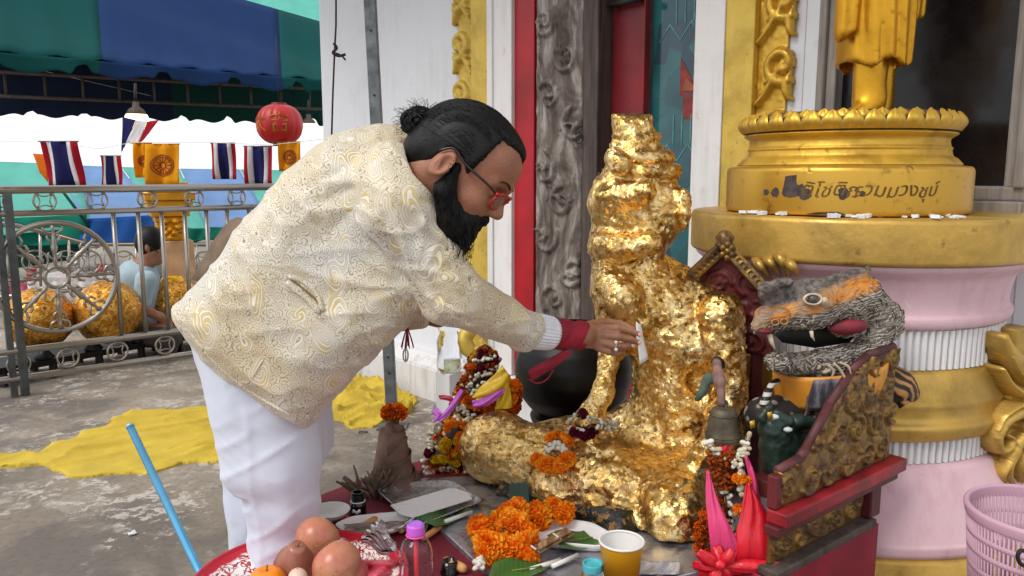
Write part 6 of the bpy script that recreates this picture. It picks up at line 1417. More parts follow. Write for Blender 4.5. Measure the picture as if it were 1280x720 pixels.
def f_body(p):
    K = lambda a, b, ra, rb: sd_cone(p, P(*a), P(*b), ra, rb)
    nk = sd_cone(p, HP(-.02, 0, -.03), P(500, 225, 1.76), .062*HS, .075)
    d = smin(f_head(p), nk, .03)
    d = smin(d, K((480, 225, 1.78), (330, 400, 1.82), .12, .13), .04)
    d = smin(d, sd_cone(p, P(490, 235, 1.68), P(490, 235, 1.92), .06, .06), .04)
    d = smin(d, K((494, 240, 1.66), (564, 362, 1.64), .046, .034), .03)
    d = smin(d, smin(sd_cone(p, P(564, 364, 1.64), P(652, 413, 1.79), .034, .027), sd_cone(p, P(652, 413, 1.80), P(702, 418, 1.87), .028, .027), .01), .02)
    d = smin(d, K((500, 250, 1.95), (470, 400, 1.98), .05, .04), .03); d = smin(d, K((470, 400, 1.98), (528, 392, 1.99), .036, .026), .02)
    d = smin(d, K((528, 392, 1.99), (548, 398, 1.99), .026, .024), .01)
    d = smin(d, K((325, 455, 1.76), (352, 600, 1.74), .08, .058), .05)
    d = smin(d, K((325, 455, 1.9), (322, 600, 1.92), .08, .058), .05)
    return smin(d, f_hand(p), .012)
lo = A([-.72, 1.42, .42]); hi = A([.36, 2.12, 1.56])
V, Fs = sculpt(f_body, lo, hi, .0034)
V = relax(V, Fs, 1, .35)
sk_ = Mat('warm_brown_skin', .5); sk_.b.inputs['Subsurface Weight'].default_value = .06; sk_.b.inputs['Subsurface Radius'].default_value = (.02, .008, .004); sk_.b.inputs['Subsurface Scale'].default_value = .4
n = sk_.noise(18, 5, .6); c = sk_.ramp(n, [(.3, '#875a42'), (.55, '#9c6d52'), (.75, '#aa7c62')])
sk_.base(sk_.mix(sk_.ramp(sk_.noise(6, 3), [(.4, 0.), (.7, .45)]), c, '#8a4f3c')); sk_.bump(sk_.math('ADD', sk_.noise(160, 5), sk_.vor(300)), .3, .002); sk_.rough(sk_.ramp(n, [(.3, .42), (.7, .58)]))
body = obj('body', V, Fs, sk_.m, man)
# nails
nail = simple('finger_nail', '#d9b3a2', .3, 0, .05)
for nm, pts, r in FING[:3]:
    e, b = P(*pts[3]), P(*pts[2]); dv = (e-b)/np.linalg.norm(e-b); up_ = A([0, -1., .25]); up_ -= dv*(up_@dv); up_ /= np.linalg.norm(up_); sd_ = np.cross(dv, up_)
    q = MB().lathe([(.001, .002), (.7, .0012), (1, 0)], n=14); V_ = np.concatenate(q.V)*A([.0055, .0048, .6]); obj('nail', e-dv*.001+up_*(r[3]+.0004)+V_[:, :1]*dv+V_[:, 1:2]*sd_+V_[:, 2:]*up_, q.F, nail, body)
# hair, brows and beard
hm = Mat('black_hair', .38, 0, .25); hx = HR
cb_ = hm.n('Combine' + 'XYZ') if False else None
nh = hm.noise(9, 5, .7, .3, hm.map((1.2, 14, 5), (0, pit, 0))); hm.base(hm.ramp(nh, [(.35, '#020202'), (.6, '#0a090b'), (.85, '#1b1a1e')])); hm.bump(nh, .9, .003); hm.rough(hm.ramp(nh, [(.3, .4), (.7, .55)])); HM = hm.m
def f_hair(p):
    q = h_local(p); x, y, z = q[:,0], q[:,1], q[:,2]; ay = np.abs(y)
    d = cranium(q)-.0085+.0016*np.sin(y*420+8*x)*np.clip(z*14, 0, 1)
    d = smin(d, sd_ell(q, (-.06, 0, -.005), (.045, .062, .05)), .02)
    cut = .050+.052*np.clip(1-ay/.052, 0, 1)**.6
    cut = np.where(z < .075, .050-(.075-z)*.10-.035*np.exp(-((z-.06)/.014)**2)*0, cut)
    side = x-cut-.004*np.sin(y*900)*np.cos(z*700)
    d = smax(d, side, .006)
    d = smax(d, -(z-(.036-np.clip(-x-.012, 0, .08)*2.6+np.clip(x-.02, 0, .05)*-.9)), .006)   # above the ears, down to the nape
    return d*HS
V, Fs = sculpt(f_hair, HO-.2, HO+.2, .003)
obj('hair', relax(V, Fs, 1), Fs, HM, man)
rs = random.Random(4); bn = P(523, 152, 1.655); q = MB()
for i in range(700):                      # combed back strands over the cap
    s_ = rs.uniform(-1, 1); ay = abs(s_)*.078
    zs_ = .125*math.sqrt(max(0, 1-(s_)**2))+.035*abs(s_)+rs.uniform(-.006, .006); xs_ = (.050+.052*max(0, 1-ay/.052)**.6 if zs_ > .075 else .045)+rs.uniform(-.012, .002)
    a_ = A([xs_, s_*.078, zs_]); e_ = A([-.088, rs.uniform(-.02, .02), .06+rs.uniform(-.03, .03)]); pts = []
    for t in np.linspace(0, 1, 11):
        v_ = a_*(1-t)+e_*t-A([.008, 0, .045]); v_ = v_/np.linalg.norm(v_/A([.104, .078, .090]))
        k_ = 1.105+rs.uniform(-.004, .012)*math.sin(t*3.1); pt_ = v_*k_+A([.008, 0, .045]); pts.append(HP(*pt_))
    q.tube(pts, [.0005]+[.0009]*9+[.0006], 4)
q.build('combed_strand', HM, man, kind='stuff')
q = MB()
for i in range(170):                       # twisted bun
    a0_ = rs.uniform(0, 6.28); r0 = rs.uniform(.012, .034); pts = []
    for t in np.linspace(0, 1, 12):
        a = a0_+t*rs.uniform(3.5, 4.5)*.9; r_ = r0*(1+.12*math.sin(t*9+i)); pts.append(bn+A([r_*math.cos(a)*1.0, rs.uniform(-.002, .002)+.028*math.sin(a0_*3+t*2)*(1-r0/.04), r_*math.sin(a)*.85]))
    q.tube(pts, [.0019]*10+[.0012, .0006], 4)
q.lathe([(.001, -.02), (.014, -.014), (.019, 0), (.014, .014), (.001, .02)], bn, 16, R=rot('X', 1.57))
for i in range(30): 
    b = HP(-.085+rs.uniform(-.01, .01), rs.uniform(-.03, .03), .07+rs.uniform(-.03, .03)); q.tube(spline([b, (b+bn)/2+A([0, rs.uniform(-.01, .01), .006]), bn+A([rs.uniform(-.01, .01), rs.uniform(-.02, .02), rs.uniform(-.015, .015)])], 8), .004, 5)
q.build('hair_bun', HM, man)
q = MB()
for i in range(110):
    a = rs.uniform(.6, 4.4); b = bn+A([.028*math.cos(a), rs.uniform(-.02, .02), .024*math.sin(a)]); ln = rs.uniform(.008, .03); a2 = a+rs.uniform(-1, 1)
    q.tube(spline([b, b+A([math.cos(a)*ln*.6, 0, math.sin(a)*ln*.6]), b+A([math.cos(a+.5*(a2-a))*ln, rs.uniform(-.01, .01), math.sin(a+.5*(a2-a))*ln])], 9), .0004, 3)
q.build('stray_hair', HM, man, kind='stuff')
def f_beard(p):
    q = h_local(p); qs = q.copy(); qs[:,1] = np.abs(qs[:,1])
    d = sd_cone(qs, (.022, .072, .018), (.028, .066, -.035), .007, .016)
    d = smin(d, sd_cone(qs, (.028, .062, -.035), (.070, .035, -.075), .018, .022), .02)
    d = smin(d, sd_cone(qs, (.116, .004, -.030), (.098, .030, -.040), .0075, .008), .008)
    d = smin(d, sd_cone(qs, (.098, .030, -.040), (.075, .038, -.065), .008, .014), .012)
    d = smin(d, sd_ell(q, (.085, 0, -.080), (.032, .036, .026)), .02); d = d*HS
    d = smin(d, sd_cone(p, P(574, 276, 1.63), P(567, 300, 1.64), .041, .032), .03)
    d = smin(d, sd_cone(p, P(567, 296, 1.64), P(573, 319, 1.64), .030, .009), .02)
    d = smin(d, sd_cone(p, P(561, 258, 1.60), P(556, 284, 1.61), .022, .024), .02)
    return d+.0035*vnoise(p*A([330, 330, 24]).astype(np.float64), 3)+.003*vnoise(p*A([90, 90, 16]).astype(np.float64), 8)
bl = P(580, 275, 1.63); V, Fs = sculpt(f_beard, bl-A([.13, .14, .12]), bl+A([.1, .15, .13]), .0026)
bm_ = Mat('black_beard', .5, 0, .25); nb_ = bm_.noise(26, 5, .7, .2, bm_.map((9, 9, .8))); bm_.base(bm_.ramp(nb_, [(.35, '#020202'), (.6, '#09080a'), (.85, '#222026')])); bm_.bump(nb_, 1, .004)
obj('beard', V, Fs, bm_.m, man)
q = MB()
for i in range(260):
    u = rs.random(); s_ = P(551+rs.uniform(0, 36), 262+rs.uniform(0, 40), 1.60+rs.uniform(-.01, .04)); ln = rs.uniform(.02, .06); wv_ = rs.uniform(-.012, .012)
    q.tube(spline([s_, s_+A([wv_, rs.uniform(-.01, .002), -ln*.5]), s_+A([-wv_*.3+rs.uniform(-.006, .006), rs.uniform(-.008, .004), -ln])], 6), .0006, 3)
q.build('beard_strand', HM, man, kind='stuff')
q = MB()
for s_ in (-1, 1):
    for i in range(26): 
        t = i/25; b = HP(.117-.014*t-.004*t*t, s_*(.014+.040*t), .044+.008*math.sin(t*2.6)); q.tube([b, b+(HR@A([.002, s_*.010, .003-.004*t]))], .0011, 4)
q.build('eyebrow', HM, man, kind='stuff')
# glasses
rf = simple('red_glasses_frame', '#a90f22', .25, 0, .05, 9, 0); bf = simple('dark_temple_arm', '#241417', .3, 0, .05, 9, 0); lens = Mat('lens', .03); lens.b.inputs['Transmission Weight'].default_value = 1; lens.b.inputs['IOR'].default_value = 1.1
gl = thing('glasses', HP(.12, 0, .02), 'red rimmed glasses with dark temple arms worn low by the bearded man', 'glasses')
gx, gz, tilt = .124, .016, .2
for s_ in (-1, 1):
    pts = []
    for a in np.linspace(0, 2*math.pi, 30, endpoint=False):
        cx_, cz_ = math.copysign(abs(math.cos(a))**.7, math.cos(a))*.027, math.copysign(abs(math.sin(a))**.7, math.sin(a))*.0175
        yy = s_*.033+cx_; pts.append(HP(gx-.006*abs(yy)/.06+cz_*tilt-.25*max(0, abs(yy)-.03), yy, gz+cz_))
    MB().tube(pts, .0027, 8, closed=True).build('rim', rf, gl)
    c_ = A(pts).mean(0); MB().add(np.concatenate([[c_], A(pts)]), [(0, i+1, (i+1) % 30+1) for i in range(30)]).build('lens', lens.m, gl)
    MB().tube(spline([HP(gx-.018, s_*.062, gz+.008), HP(.09, s_*.080, gz+.012), HP(.03, s_*.0885, .030), HP(-.002, s_*.090, .038), HP(-.022, s_*.088, .018)], 24), .0026, 8).build('temple_arm', bf, gl)
    MB().tube([HP(gx-.018, s_*.060, gz+.008), HP(.112, s_*.0695, gz+.010)], .0038, 8).build('hinge', rf, gl)
MB().tube(spline([HP(gx, -.007, gz+.004), HP(gx+.004, 0, gz+.009), HP(gx, .007, gz+.004)], 8), .0024, 8).build('bridge', rf, gl)
# jacket
JP = [(532, 160), (505, 157), (470, 155), (440, 160), (412, 172), (388, 190), (362, 216), (335, 246), (305, 284), (275, 323), (248, 355), (224, 382), (222, 394), (236, 422), (256, 448), (285, 476), (318, 500), (352, 520), (384, 535), (392, 528), (410, 504), (440, 470), (480, 430), (515, 398), (535, 380), (548, 350), (556, 310), (560, 270), (555, 240), (548, 205), (540, 178)]
jp = A([P(x, y, 1.70) for x, y in JP])[:, [0, 2]]
jin = None
up_t = P(500, 190, MY); dn_t = P(300, 450, MY); tdir = dn_t-up_t; tl_ = np.linalg.norm(tdir); tdir = tdir/tl_
ha, hb_ = P(222, 392, MY), P(386, 536, MY); hd = (hb_-ha)/np.linalg.norm(hb_-ha); hn = A([-hd[2], 0, hd[0]]); hn = -hn if hn[2] > 0 else hn    # points out of the hem
CR = [((534, 388, 1.60), (502, 325, 1.575), .013, -.012), ((502, 325, 1.575), (480, 272, 1.585), .010, -.008), ((520, 300, 1.55), (500, 250, 1.545), .008, -.004),  # creases: a, b, radius, depth sign (- groove, + ridge)
    ((548, 372, 1.585), (522, 330, 1.565), .010, -.007), ((560, 392, 1.60), (540, 352, 1.57), .008, -.006), ((590, 352, 1.62), (545, 330, 1.575), .009, -.007),
    ((578, 338, 1.61), (532, 300, 1.56), .010, -.007), ((560, 312, 1.58), (512, 280, 1.56), .009, -.006), ((540, 388, 1.60), (512, 352, 1.57), .010, -.008),
    ((500, 345, 1.60), (470, 300, 1.59), .012, -.008), ((508, 330, 1.59), (470, 262, 1.60), .012, -.007), ((515, 378, 1.60), (470, 345, 1.60), .012, -.006),
    ((452, 255, 1.61), (400, 300, 1.60), .014, -.006), ((440, 235, 1.62), (380, 262, 1.62), .014, -.006), ((425, 215, 1.64), (365, 245, 1.66), .012, -.005),
    ((330, 300, 1.63), (350, 360, 1.61), .012, -.005), ((395, 280, 1.61), (420, 340, 1.60), .014, -.005), ((300, 330, 1.64), (320, 400, 1.61), .012, -.004),
    ((552, 262, 1.58), (530, 250, 1.58), .008, -.005), ((556, 285, 1.57), (520, 268, 1.57), .009, -.006), ((600, 400, 1.67), (575, 368, 1.63), .007, -.005), ((632, 415, 1.73), (605, 385, 1.69), .006, -.004), ((575, 405, 1.65), (560, 380, 1.62), .007, -.005)]
def f_jacket(p, inner=0.0):
    x, y, z = p[:,0], p[:,1], p[:,2]
    # work in the depth-independent silhouette of the middle plane
    t = np.clip(((p-up_t.astype(np.float32))@tdir.astype(np.float32))/tl_, -.3, 1.2)
    hw = np.interp(t, [-.3, -.12, .02, .15, .5, 1.0, 1.2], [.06, .10, .165, .205, .20, .205, .21]).astype(np.float32)
    d2 = sd_poly(x, z, jp)
    wob = .010*np.sin(t*5+y*9)
    dz = np.abs(y-MY+.0)-hw+wob
    R = .11
    # rounded box style intersection
    a, b = d2+R, dz+R
    d = np.minimum(np.maximum(a, b), 0)+np.sqrt(np.maximum(a, 0)**2+np.maximum(b, 0)**2)-R
    hem = (p-ha.astype(np.float32))@hn.astype(np.float32)
    # near the hem the corners are sharper: the cloth hangs as a tube
    return d
def f_sleeve(p, e=0.0):
    d = sd_cone(p, P(486, 226, 1.655), P(502, 264, 1.62), .078-e, .074-e)
    d = smin(d, sd_cone(p, P(502, 264, 1.62), P(563, 366, 1.635), .074-e, .061-e), .02)
    d = smin(d, sd_cone(p, P(563, 366, 1.635), P(652, 413, 1.79), .061-e, .043-e), .02); d = smin(d, sd_cone(p, P(652, 413, 1.80), P(680, 417, 1.84), .044-e, .042-e), .01)
    return d
wcut = P(662, 416, 1.815); wdir = P(664, 415, 1.82)-P(600, 388, 1.72); wdir = wdir/np.linalg.norm(wdir)
def f_jb(p): return smin(f_jacket(p), f_sleeve(p), .006)
def surf_j(x, y):
    a, b = P(x, y, 1.3), P(x, y, 2.0); ts = np.linspace(0, 1, 300); pp = (a[None]*(1-ts[:, None])+b[None]*ts[:, None]).astype(np.float32)
    d = f_jb(pp); i = np.argmax(d < 0) if (d < 0).any() else np.argmin(d); return pp[i].astype(float)
CR = [(surf_j(a[0], a[1]), surf_j(b[0], b[1]), r, s_) for a, b, r, s_ in CR]
def f_jk(p):
    d = f_jb(p)
    far = smin(sd_cone(p, P(500, 250, 1.94), P(468, 392, 1.98), .07, .055), sd_cone(p, P(468, 392, 1.98), P(522, 390, 1.99), .05, .042), .02); d = smin(d, far, .02)
    q64 = p.astype(np.float64)
    # folds: long ridges radiating from the near armpit
    ap = P(520, 360, 1.6); v_ = q64-ap; ang_ = np.arctan2(v_[:,2], v_[:,0]); rr = np.linalg.norm(v_[:, [0, 2]], axis=1)
    fold = (1-np.abs(vnoise(np.stack([ang_*3.2, rr*3, q64[:,1]*2], 1), 5)))**3*np.clip(rr/.08, 0, 1)*np.exp(-(rr/.26)**2)
    n2 = (1-np.abs(vnoise(np.stack([(q64[:,0]+q64[:,2])*13, (q64[:,0]-q64[:,2])*3.5, q64[:,1]*6], 1), 9)))**4
    d = d-.004*fold-.006*n2-.004*vnoise(q64*14, 2)-.0045*(1-np.abs(vnoise(q64*A([9, 6, 24])+(q64[:, 0:1]*0), 41)))**3
    for a, b, r, s_ in CR:
        c = sd_cone(p, a, b, r, r*.5); d = d-1.15*s_*np.clip(1-np.maximum(c+r, 0)/(r*2.6), 0, 1)**2
    # collar opening for the neck, wrist opening, hollow hem
    d = smax(d, -(sd_cone(p, HP(-.02, 0, -.02), P(512, 218, 1.75), .078, .072)), .008)
    cw = (p-wcut.astype(np.float32))@wdir.astype(np.float32); nearw = np.abs(f_sleeve(p)) < .08
    d = np.where(sd_cone(p, P(600, 388, 1.72), P(690, 420, 1.84), .09, .09) < 0, smax(d, cw, .004), d)
    hem = (p-ha.astype(np.float32))@hn.astype(np.float32)
    inn = f_jacket(p)+.012; d = smax(d, -smax(inn, -(hem+.10), .01), .003)
    return smax(d, hem-.006-.006*np.sin(p[:,0]*40+p[:,1]*30), .004)
V, Fs = sculpt(f_jk, (-.86, 1.42, .62), (.12, 2.12, 1.52), .0040)
V = relax(V, Fs, 1, .4)
jm = Mat('cream_gold_brocade', .42, 0, .5); jm.b.inputs['Sheen Weight'].default_value = .3
w1 = jm.vadd(jm.map((1.25, 1, .68), (0, .6, 0)), jm.noise(5, 3, .5, 0, col=True), .14); w2 = jm.vadd(jm.o, jm.noise(17, 2, .5, 0, col=True), .03)
def swirl(src, scale, arms, k):
    "curling scrolls: spiral arms round each cell centre"
    v = jm.n('TexVoronoi', feature='F1'); jm.set(v.inputs['Vector'], src); v.inputs['Scale'].default_value = scale
    df = jm.n('VectorMath', operation='SUBTRACT'); jm.set(df.inputs[0], src); jm.set(df.inputs[1], v.outputs['Position'])
    xyz = jm.n('SeparateXYZ'); jm.set(xyz.inputs[0], df.outputs[0]); an = jm.math('ARCTAN2', xyz.outputs[2], xyz.outputs[0])
    ph = jm.math('MULTIPLY_ADD', an, float(arms), jm.math('MULTIPLY', jm.math('POWER', v.outputs['Distance'], .6), k))
    cs = jm.n('SeparateColor'); jm.set(cs.inputs[0], v.outputs['Color'])
    return jm.math('SINE', ph), v.outputs['Distance'], cs
s1_, d1_, c1_s = swirl(w1, 15, 3, 60.0); s2_, d2_, c2_s = swirl(w2, 60, 1, 13.0)
big = jm.ramp(jm.math('ADD', d1_, jm.math('MULTIPLY', jm.noise(14, 2), .2)), [(.50, 1.), (.56, 0.)])
line = lambda s_: jm.ramp(jm.math('ABSOLUTE', s_), [(.10, 0.), (.48, 1.)])
pat = jm.mix(big, line(s2_), line(s1_))
tone = jm.noise(3.0, 4, .55, .6)
dark_ = jm.ramp(tone, [(.3, '#806a3e'), (.5, '#857756'), (.7, '#7d7b74')])
light_ = jm.ramp(tone, [(.3, '#c8b792'), (.5, '#cfc6b2'), (.7, '#c9c8c4')])
c = jm.mix(pat, dark_, light_)
gsel = jm.math('MULTIPLY', big, jm.math('MULTIPLY', jm.ramp(jm.noise(9, 3, .5, 1.2), [(.53, 0.), (.57, 1.)]), jm.ramp(s1_, [(-.2, 0.), (.3, .7)])))
c = jm.mix(gsel, c, jm.ramp(jm.noise(30, 3), [(.3, '#b8993a'), (.7, '#d6bd62')]))
wsel = jm.math('MULTIPLY', big, jm.ramp(s1_, [(-.7, .6), (.0, 0.)])); c = jm.mix(jm.math('MULTIPLY', wsel, .6), c, '#f2eee2')
c = jm.mix(jm.ramp(jm.noise(8, 3, .5, 2.0), [(.60, 0.), (.63, .45), (.67, 0.)]), c, '#a08a52')
jm.base(c); jm.rough(jm.mix(pat, '#cfcfcf', '#b8b8b8')); jm.bump(pat, .22, .0025)
jk = obj('jacket', V, Fs, jm.m, man)
# pocket welt, seams, vent flap behind
def near_j(px, py, lift=.002):
    a, b = P(px, py, 1.3), P(px, py, 2.0); ts = np.linspace(0, 1, 350); pp = (a[None]*(1-ts[:, None])+b[None]*ts[:, None]).astype(np.float32)
    d = f_jk(pp); i = np.argmax(d < lift) if (d < lift).any() else 220; return pp[i].astype(float)
wl = MB().tube(spline([near_j(358, 352), near_j(372, 364), near_j(388, 378), near_j(400, 392)], 14), [.003]+[.0065]*12+[.003], 8).build('pocket_welt', jm.m, jk)
MB().tube(spline([near_j(360, 346), near_j(378, 352), near_j(396, 368), near_j(404, 390)], 14), [.003]+[.005]*12+[.003], 8).build('pocket_welt', jm.m, jk)
MB().tube(spline([near_j(362, 348, .0), near_j(378, 360, .0), near_j(394, 374, .0), near_j(403, 386, .0)], 14), .0028, 6).build('pocket_shadow_strip', simple('pocket_shade_gold', '#8f7440', .6, .2, .2, 20, .2), jk)  # darker strip stands in for the shadow between the welts
for k, pts in enumerate([[(368, 398), (350, 420), (330, 448), (312, 476), (300, 486)], [(404, 392), (420, 420), (428, 440)]]):
    MB().tube(spline([near_j(x, y, .0005) for x, y in pts], 30), .0012, 6).build('seam', jm.m, jk)
hemp = [near_j(x, y, .001) for x, y in ((228, 398), (250, 432), (284, 468), (320, 494), (354, 514), (382, 528))]
MB().tube(spline(hemp, 40), .0035, 8).build('hem_edge', jm.m, jk)
ribf = simple('jacket_lining_brown', '#6b563e', .6, 0, .2, 20, .2)
MB().sheet([[P(x, y, 1.93), P(x+22, y+6, 1.88)] for x, y in ((240, 350), (252, 328), (266, 304), (280, 284), (290, 275), (298, 273))], .006).build('vent_flap', ribf, jk)
# ribbed cuff
q = MB(); c0_, c1_ = P(644, 410, 1.795), P(690, 417, 1.855); ax_ = (c1_-c0_)/np.linalg.norm(c1_-c0_)
u_ = np.cross(ax_, (0, 0, 1.)); u_ /= np.linalg.norm(u_); w_ = np.cross(ax_, u_)
g = []
for i in range(150):
    a = i/150*2*math.pi; rb_ = .0014*math.sin(a*32); g.append([c0_+(c1_-c0_)*v+(u_*math.cos(a)+w_*math.sin(a))*((.040+.002*math.sin(v*3.1)-.002*v)+rb_)*(1 if v < .97 else .93) for v in np.linspace(0, 1, 14)])
kn = simple('white_knit', '#dedfe6', .9, 0, .06, 30, .4, 250, .001)
q.sheet(g, .003, closed_u=True); q.build('knit_cuff', kn, man)
# dark red cloth wrapped round the wrist
rw = simple('dark_red_wrap_cloth', '#8d1027', .75, 0, .18, 14, .35, 160, .0015)
g = []
for i in range(70):
    a = i/70*2*math.pi; g.append([P(683+44*v, 417+2.0*v, 1.852+.05*v)+(u_*math.cos(a)+w_*math.sin(a))*(.0365-.003*v+.0022*math.sin(v*11+a*2)+.0012*math.sin(v*26+a*5)) for v in np.linspace(0, 1, 16)])
MB().sheet(g, .003, closed_u=True).build('wrist_wrap', rw, man)
tp = lambda pts: [P(x, y, Y) for x, y, Y in pts]
ribbon('wrap_end', rw, tp([(706, 437, 1.86), (690, 446, 1.84), (672, 456, 1.83), (659, 464, 1.83)]), tp([(716, 440, 1.86), (698, 456, 1.85), (682, 466, 1.84), (665, 476, 1.84)]), None, puff=.004, fold=2, parent=man)
MB().tube(spline(tp([(661, 474, 1.835), (672, 479, 1.83), (684, 474, 1.83), (692, 462, 1.835)]), 14), .0018, 6).build('wrap_thread', rw, man)
silver = simple('silver_ring_metal', '#c9c9cc', .2, 1, .05, 20, 0)
rc_ = P(769, 432, YH-.02); rx_ = (P(781, 433, YH-.012)-P(752, 429, YH-.014)); rx_ /= np.linalg.norm(rx_); ru = np.cross(rx_, (0, 1., 0)); ru /= np.linalg.norm(ru); rv = np.cross(rx_, ru)
rg = thing('finger_ring', rc_, 'silver ring with two round pale stones on the reaching hand', 'ring')
MB().tube([rc_+ru*.0098*math.cos(a)+rv*.0098*math.sin(a) for a in np.linspace(0, 6.28, 24, endpoint=False)], .0018, 8, closed=True).build('band', silver, rg)
for y in (428, 437): MB().lathe([(.001, .004), (.0035, .003), (.0048, 0), (.003, -.003)], P(770, y, YH-.031), 14, R=rot('X', math.pi/2)).build('stone', simple('pale_stone', '#e6e2dc', .15, 0, .03, 9, 0), rg)
# square of paper for the gold leaf
pp_ = simple('white_leaf_paper', '#e6e3de', .8, 0, .04, 20, .15)
g = [[P(795+1.5*v+8*v*(1-u)*0+(3 if v > .5 else 0)*v, 402+54*v*1.0, YH+.004-.006*math.sin(v*3)) if u == 0 else P(801+10*v-1*math.sin(v*3), 402+46*v+(4 if v == 0 else 0), YH+.016) for v in np.linspace(0, 1, 10)] for u in (0, 1)]
gg_ = [[A(g[0][j])*(1-u)+A(g[1][j])*u+A([0, -.003*math.sin(u*3.14), 0]) for j in range(10)] for u in np.linspace(0, 1, 5)]
MB().sheet(gg_, .0008).build('gold_leaf_paper', pp_, label='small white slip of gold leaf paper pinched between the man\'s fingers against the statue', cat='paper')
# trousers and shoes
TPOLY = [(232, 405), (247, 430), (256, 462), (264, 496), (274, 530), (281, 570), (286, 620), (300, 640), (388, 640), (394, 610), (393, 565), (389, 530), (400, 470), (380, 410), (300, 380)]
tp2 = A([P(x, y, 1.745) for x, y in TPOLY])[:, [0, 2]]
def f_tr(p):
    K = lambda a, b, ra, rb: sd_cone(p, P(*a), P(*b), ra, rb)
    R = .09; a = sd_poly(p[:,0], p[:,2], tp2)+R; b = np.abs(p[:,1]-1.83)-.185+R
    d = np.minimum(np.maximum(a, b), 0)+np.sqrt(np.maximum(a, 0)**2+np.maximum(b, 0)**2)-R
    n1 = K((348, 540, 1.755), (352, 625, 1.745), .083, .079); kx = P(352, 625, 1.745)
    n2 = sd_cone(p, kx, A([kx[0]-.005, 1.76, .12]), .079, .07); near = smin(n1, n2, .02)
    fk = P(322, 625, 1.93); f1 = sd_cone(p, P(318, 540, 1.92), fk, .085, .076); f2 = sd_cone(p, fk, A([fk[0]-.005, 1.95, .12]), .076, .07)
    legs = np.minimum(smin(near, smax(d, P(0, 590, 1.83)[2]-p[:,2], .06), .03), smin(smin(f1, f2, .02), smax(d, P(0, 590, 1.83)[2]-p[:,2], .06), .03))
    legs = smax(legs, .1-p[:,2], .003)
    q64 = p.astype(np.float64); n_ = (1-np.abs(vnoise(np.stack([q64[:,0]*6+q64[:,2]*5, q64[:,2]*17-q64[:,0]*9, q64[:,1]*6], 1), 31)))**3
    n3 = (1-np.abs(vnoise(np.stack([q64[:,0]*22, q64[:,2]*4.5-q64[:,0]*3, q64[:,1]*10], 1), 37)))**3
    low_ = np.clip((.95-q64[:,2])/.15, .15, 1)
    n4 = (1-np.abs(vnoise(np.stack([q64[:,0]*9-q64[:,2]*14, q64[:,2]*30+q64[:,0]*22, q64[:,1]*9], 1), 51)))**3
    return legs-.004*n_*low_-.0035*n3-.0012*n4*low_-.002*vnoise(q64*9, 4)
V, Fs = sculpt(f_tr, (-.86, 1.56, .08), (-.36, 2.1, 1.02), .005)
wt = Mat('white_cotton_trousers', .85); wt.b.inputs['Sheen Weight'].default_value = .2; wt.base(wt.ramp(wt.noise(5, 4), [(.3, '#c0c7d8'), (.7, '#d0d6e4')])); wt.bump(wt.noise(300, 3), .15, .001)
tr_ = obj('trousers', relax(V, Fs, 1), Fs, wt.m, man)
MB().tube(spline([P(248, 440, 1.68), P(262, 452, 1.665), P(280, 460, 1.652), P(296, 468, 1.648)], 16), .0016, 6).build('waist_seam', wt.m, tr_)
shoe = simple('white_shoe_leather', '#cfcfd2', .4, 0, .06)
for k, (x_, y_) in enumerate(((P(352, 625, 1.745)[0]-.03, 1.76), (P(322, 625, 1.93)[0]-.02, 1.95))):
    def f_s(p, x_=x_, y_=y_): return smax(smin(sd_cone(p, (x_-.03, y_, .05), (x_+.03, y_, .06), .045, .05), sd_cone(p, (x_+.03, y_, .04), (x_+.16, y_-.01, .03), .042, .036), .03), .002-p[:,2], .006)
    V, Fs = sculpt(f_s, (x_-.12, y_-.09, -.02), (x_+.24, y_+.09, .16), .007); obj('shoe', V, Fs, shoe, man)
# the hidden left wrist: watch strap and tassel
MB().tube([P(531, 391, 1.985)+A([0, .030*math.cos(a), .030*math.sin(a)]) for a in np.linspace(0, 6.28, 24, endpoint=False)], .006, 8, closed=True).build('wrist_strap', M['black_matt'], man)
ts_ = thing('tassel', P(509, 405, 1.9), 'red thread tassel with a small silver pendant hanging below the jacket front', 'tassel')
rdm = simple('red_tassel_thread', '#8c0f24', .8); rs = random.Random(2)
MB().tube([P(511, 392, 1.9), P(509, 412, 1.9)], .003, 6).build('cord', rdm, ts_)
for i in range(12): 
    dx_ = rs.uniform(-8, 8); MB().tube(spline([P(509, 408, 1.9), P(509+dx_*.6, 422, 1.9+rs.uniform(-.01, .01)), P(509+dx_, 436+rs.uniform(-4, 2), 1.9)], 6), .0014, 5).build('thread', rdm, ts_)
MB().tube([P(507+3*math.cos(a), 444+8*math.sin(a), 1.9) for a in np.linspace(0, 6.28, 18, endpoint=False)], .0022, 6, closed=True).build('pendant', silver, ts_)
MB().box(P(507, 444, 1.9), (.0015, .001, .014)).build('pendant_bar', silver, ts_)
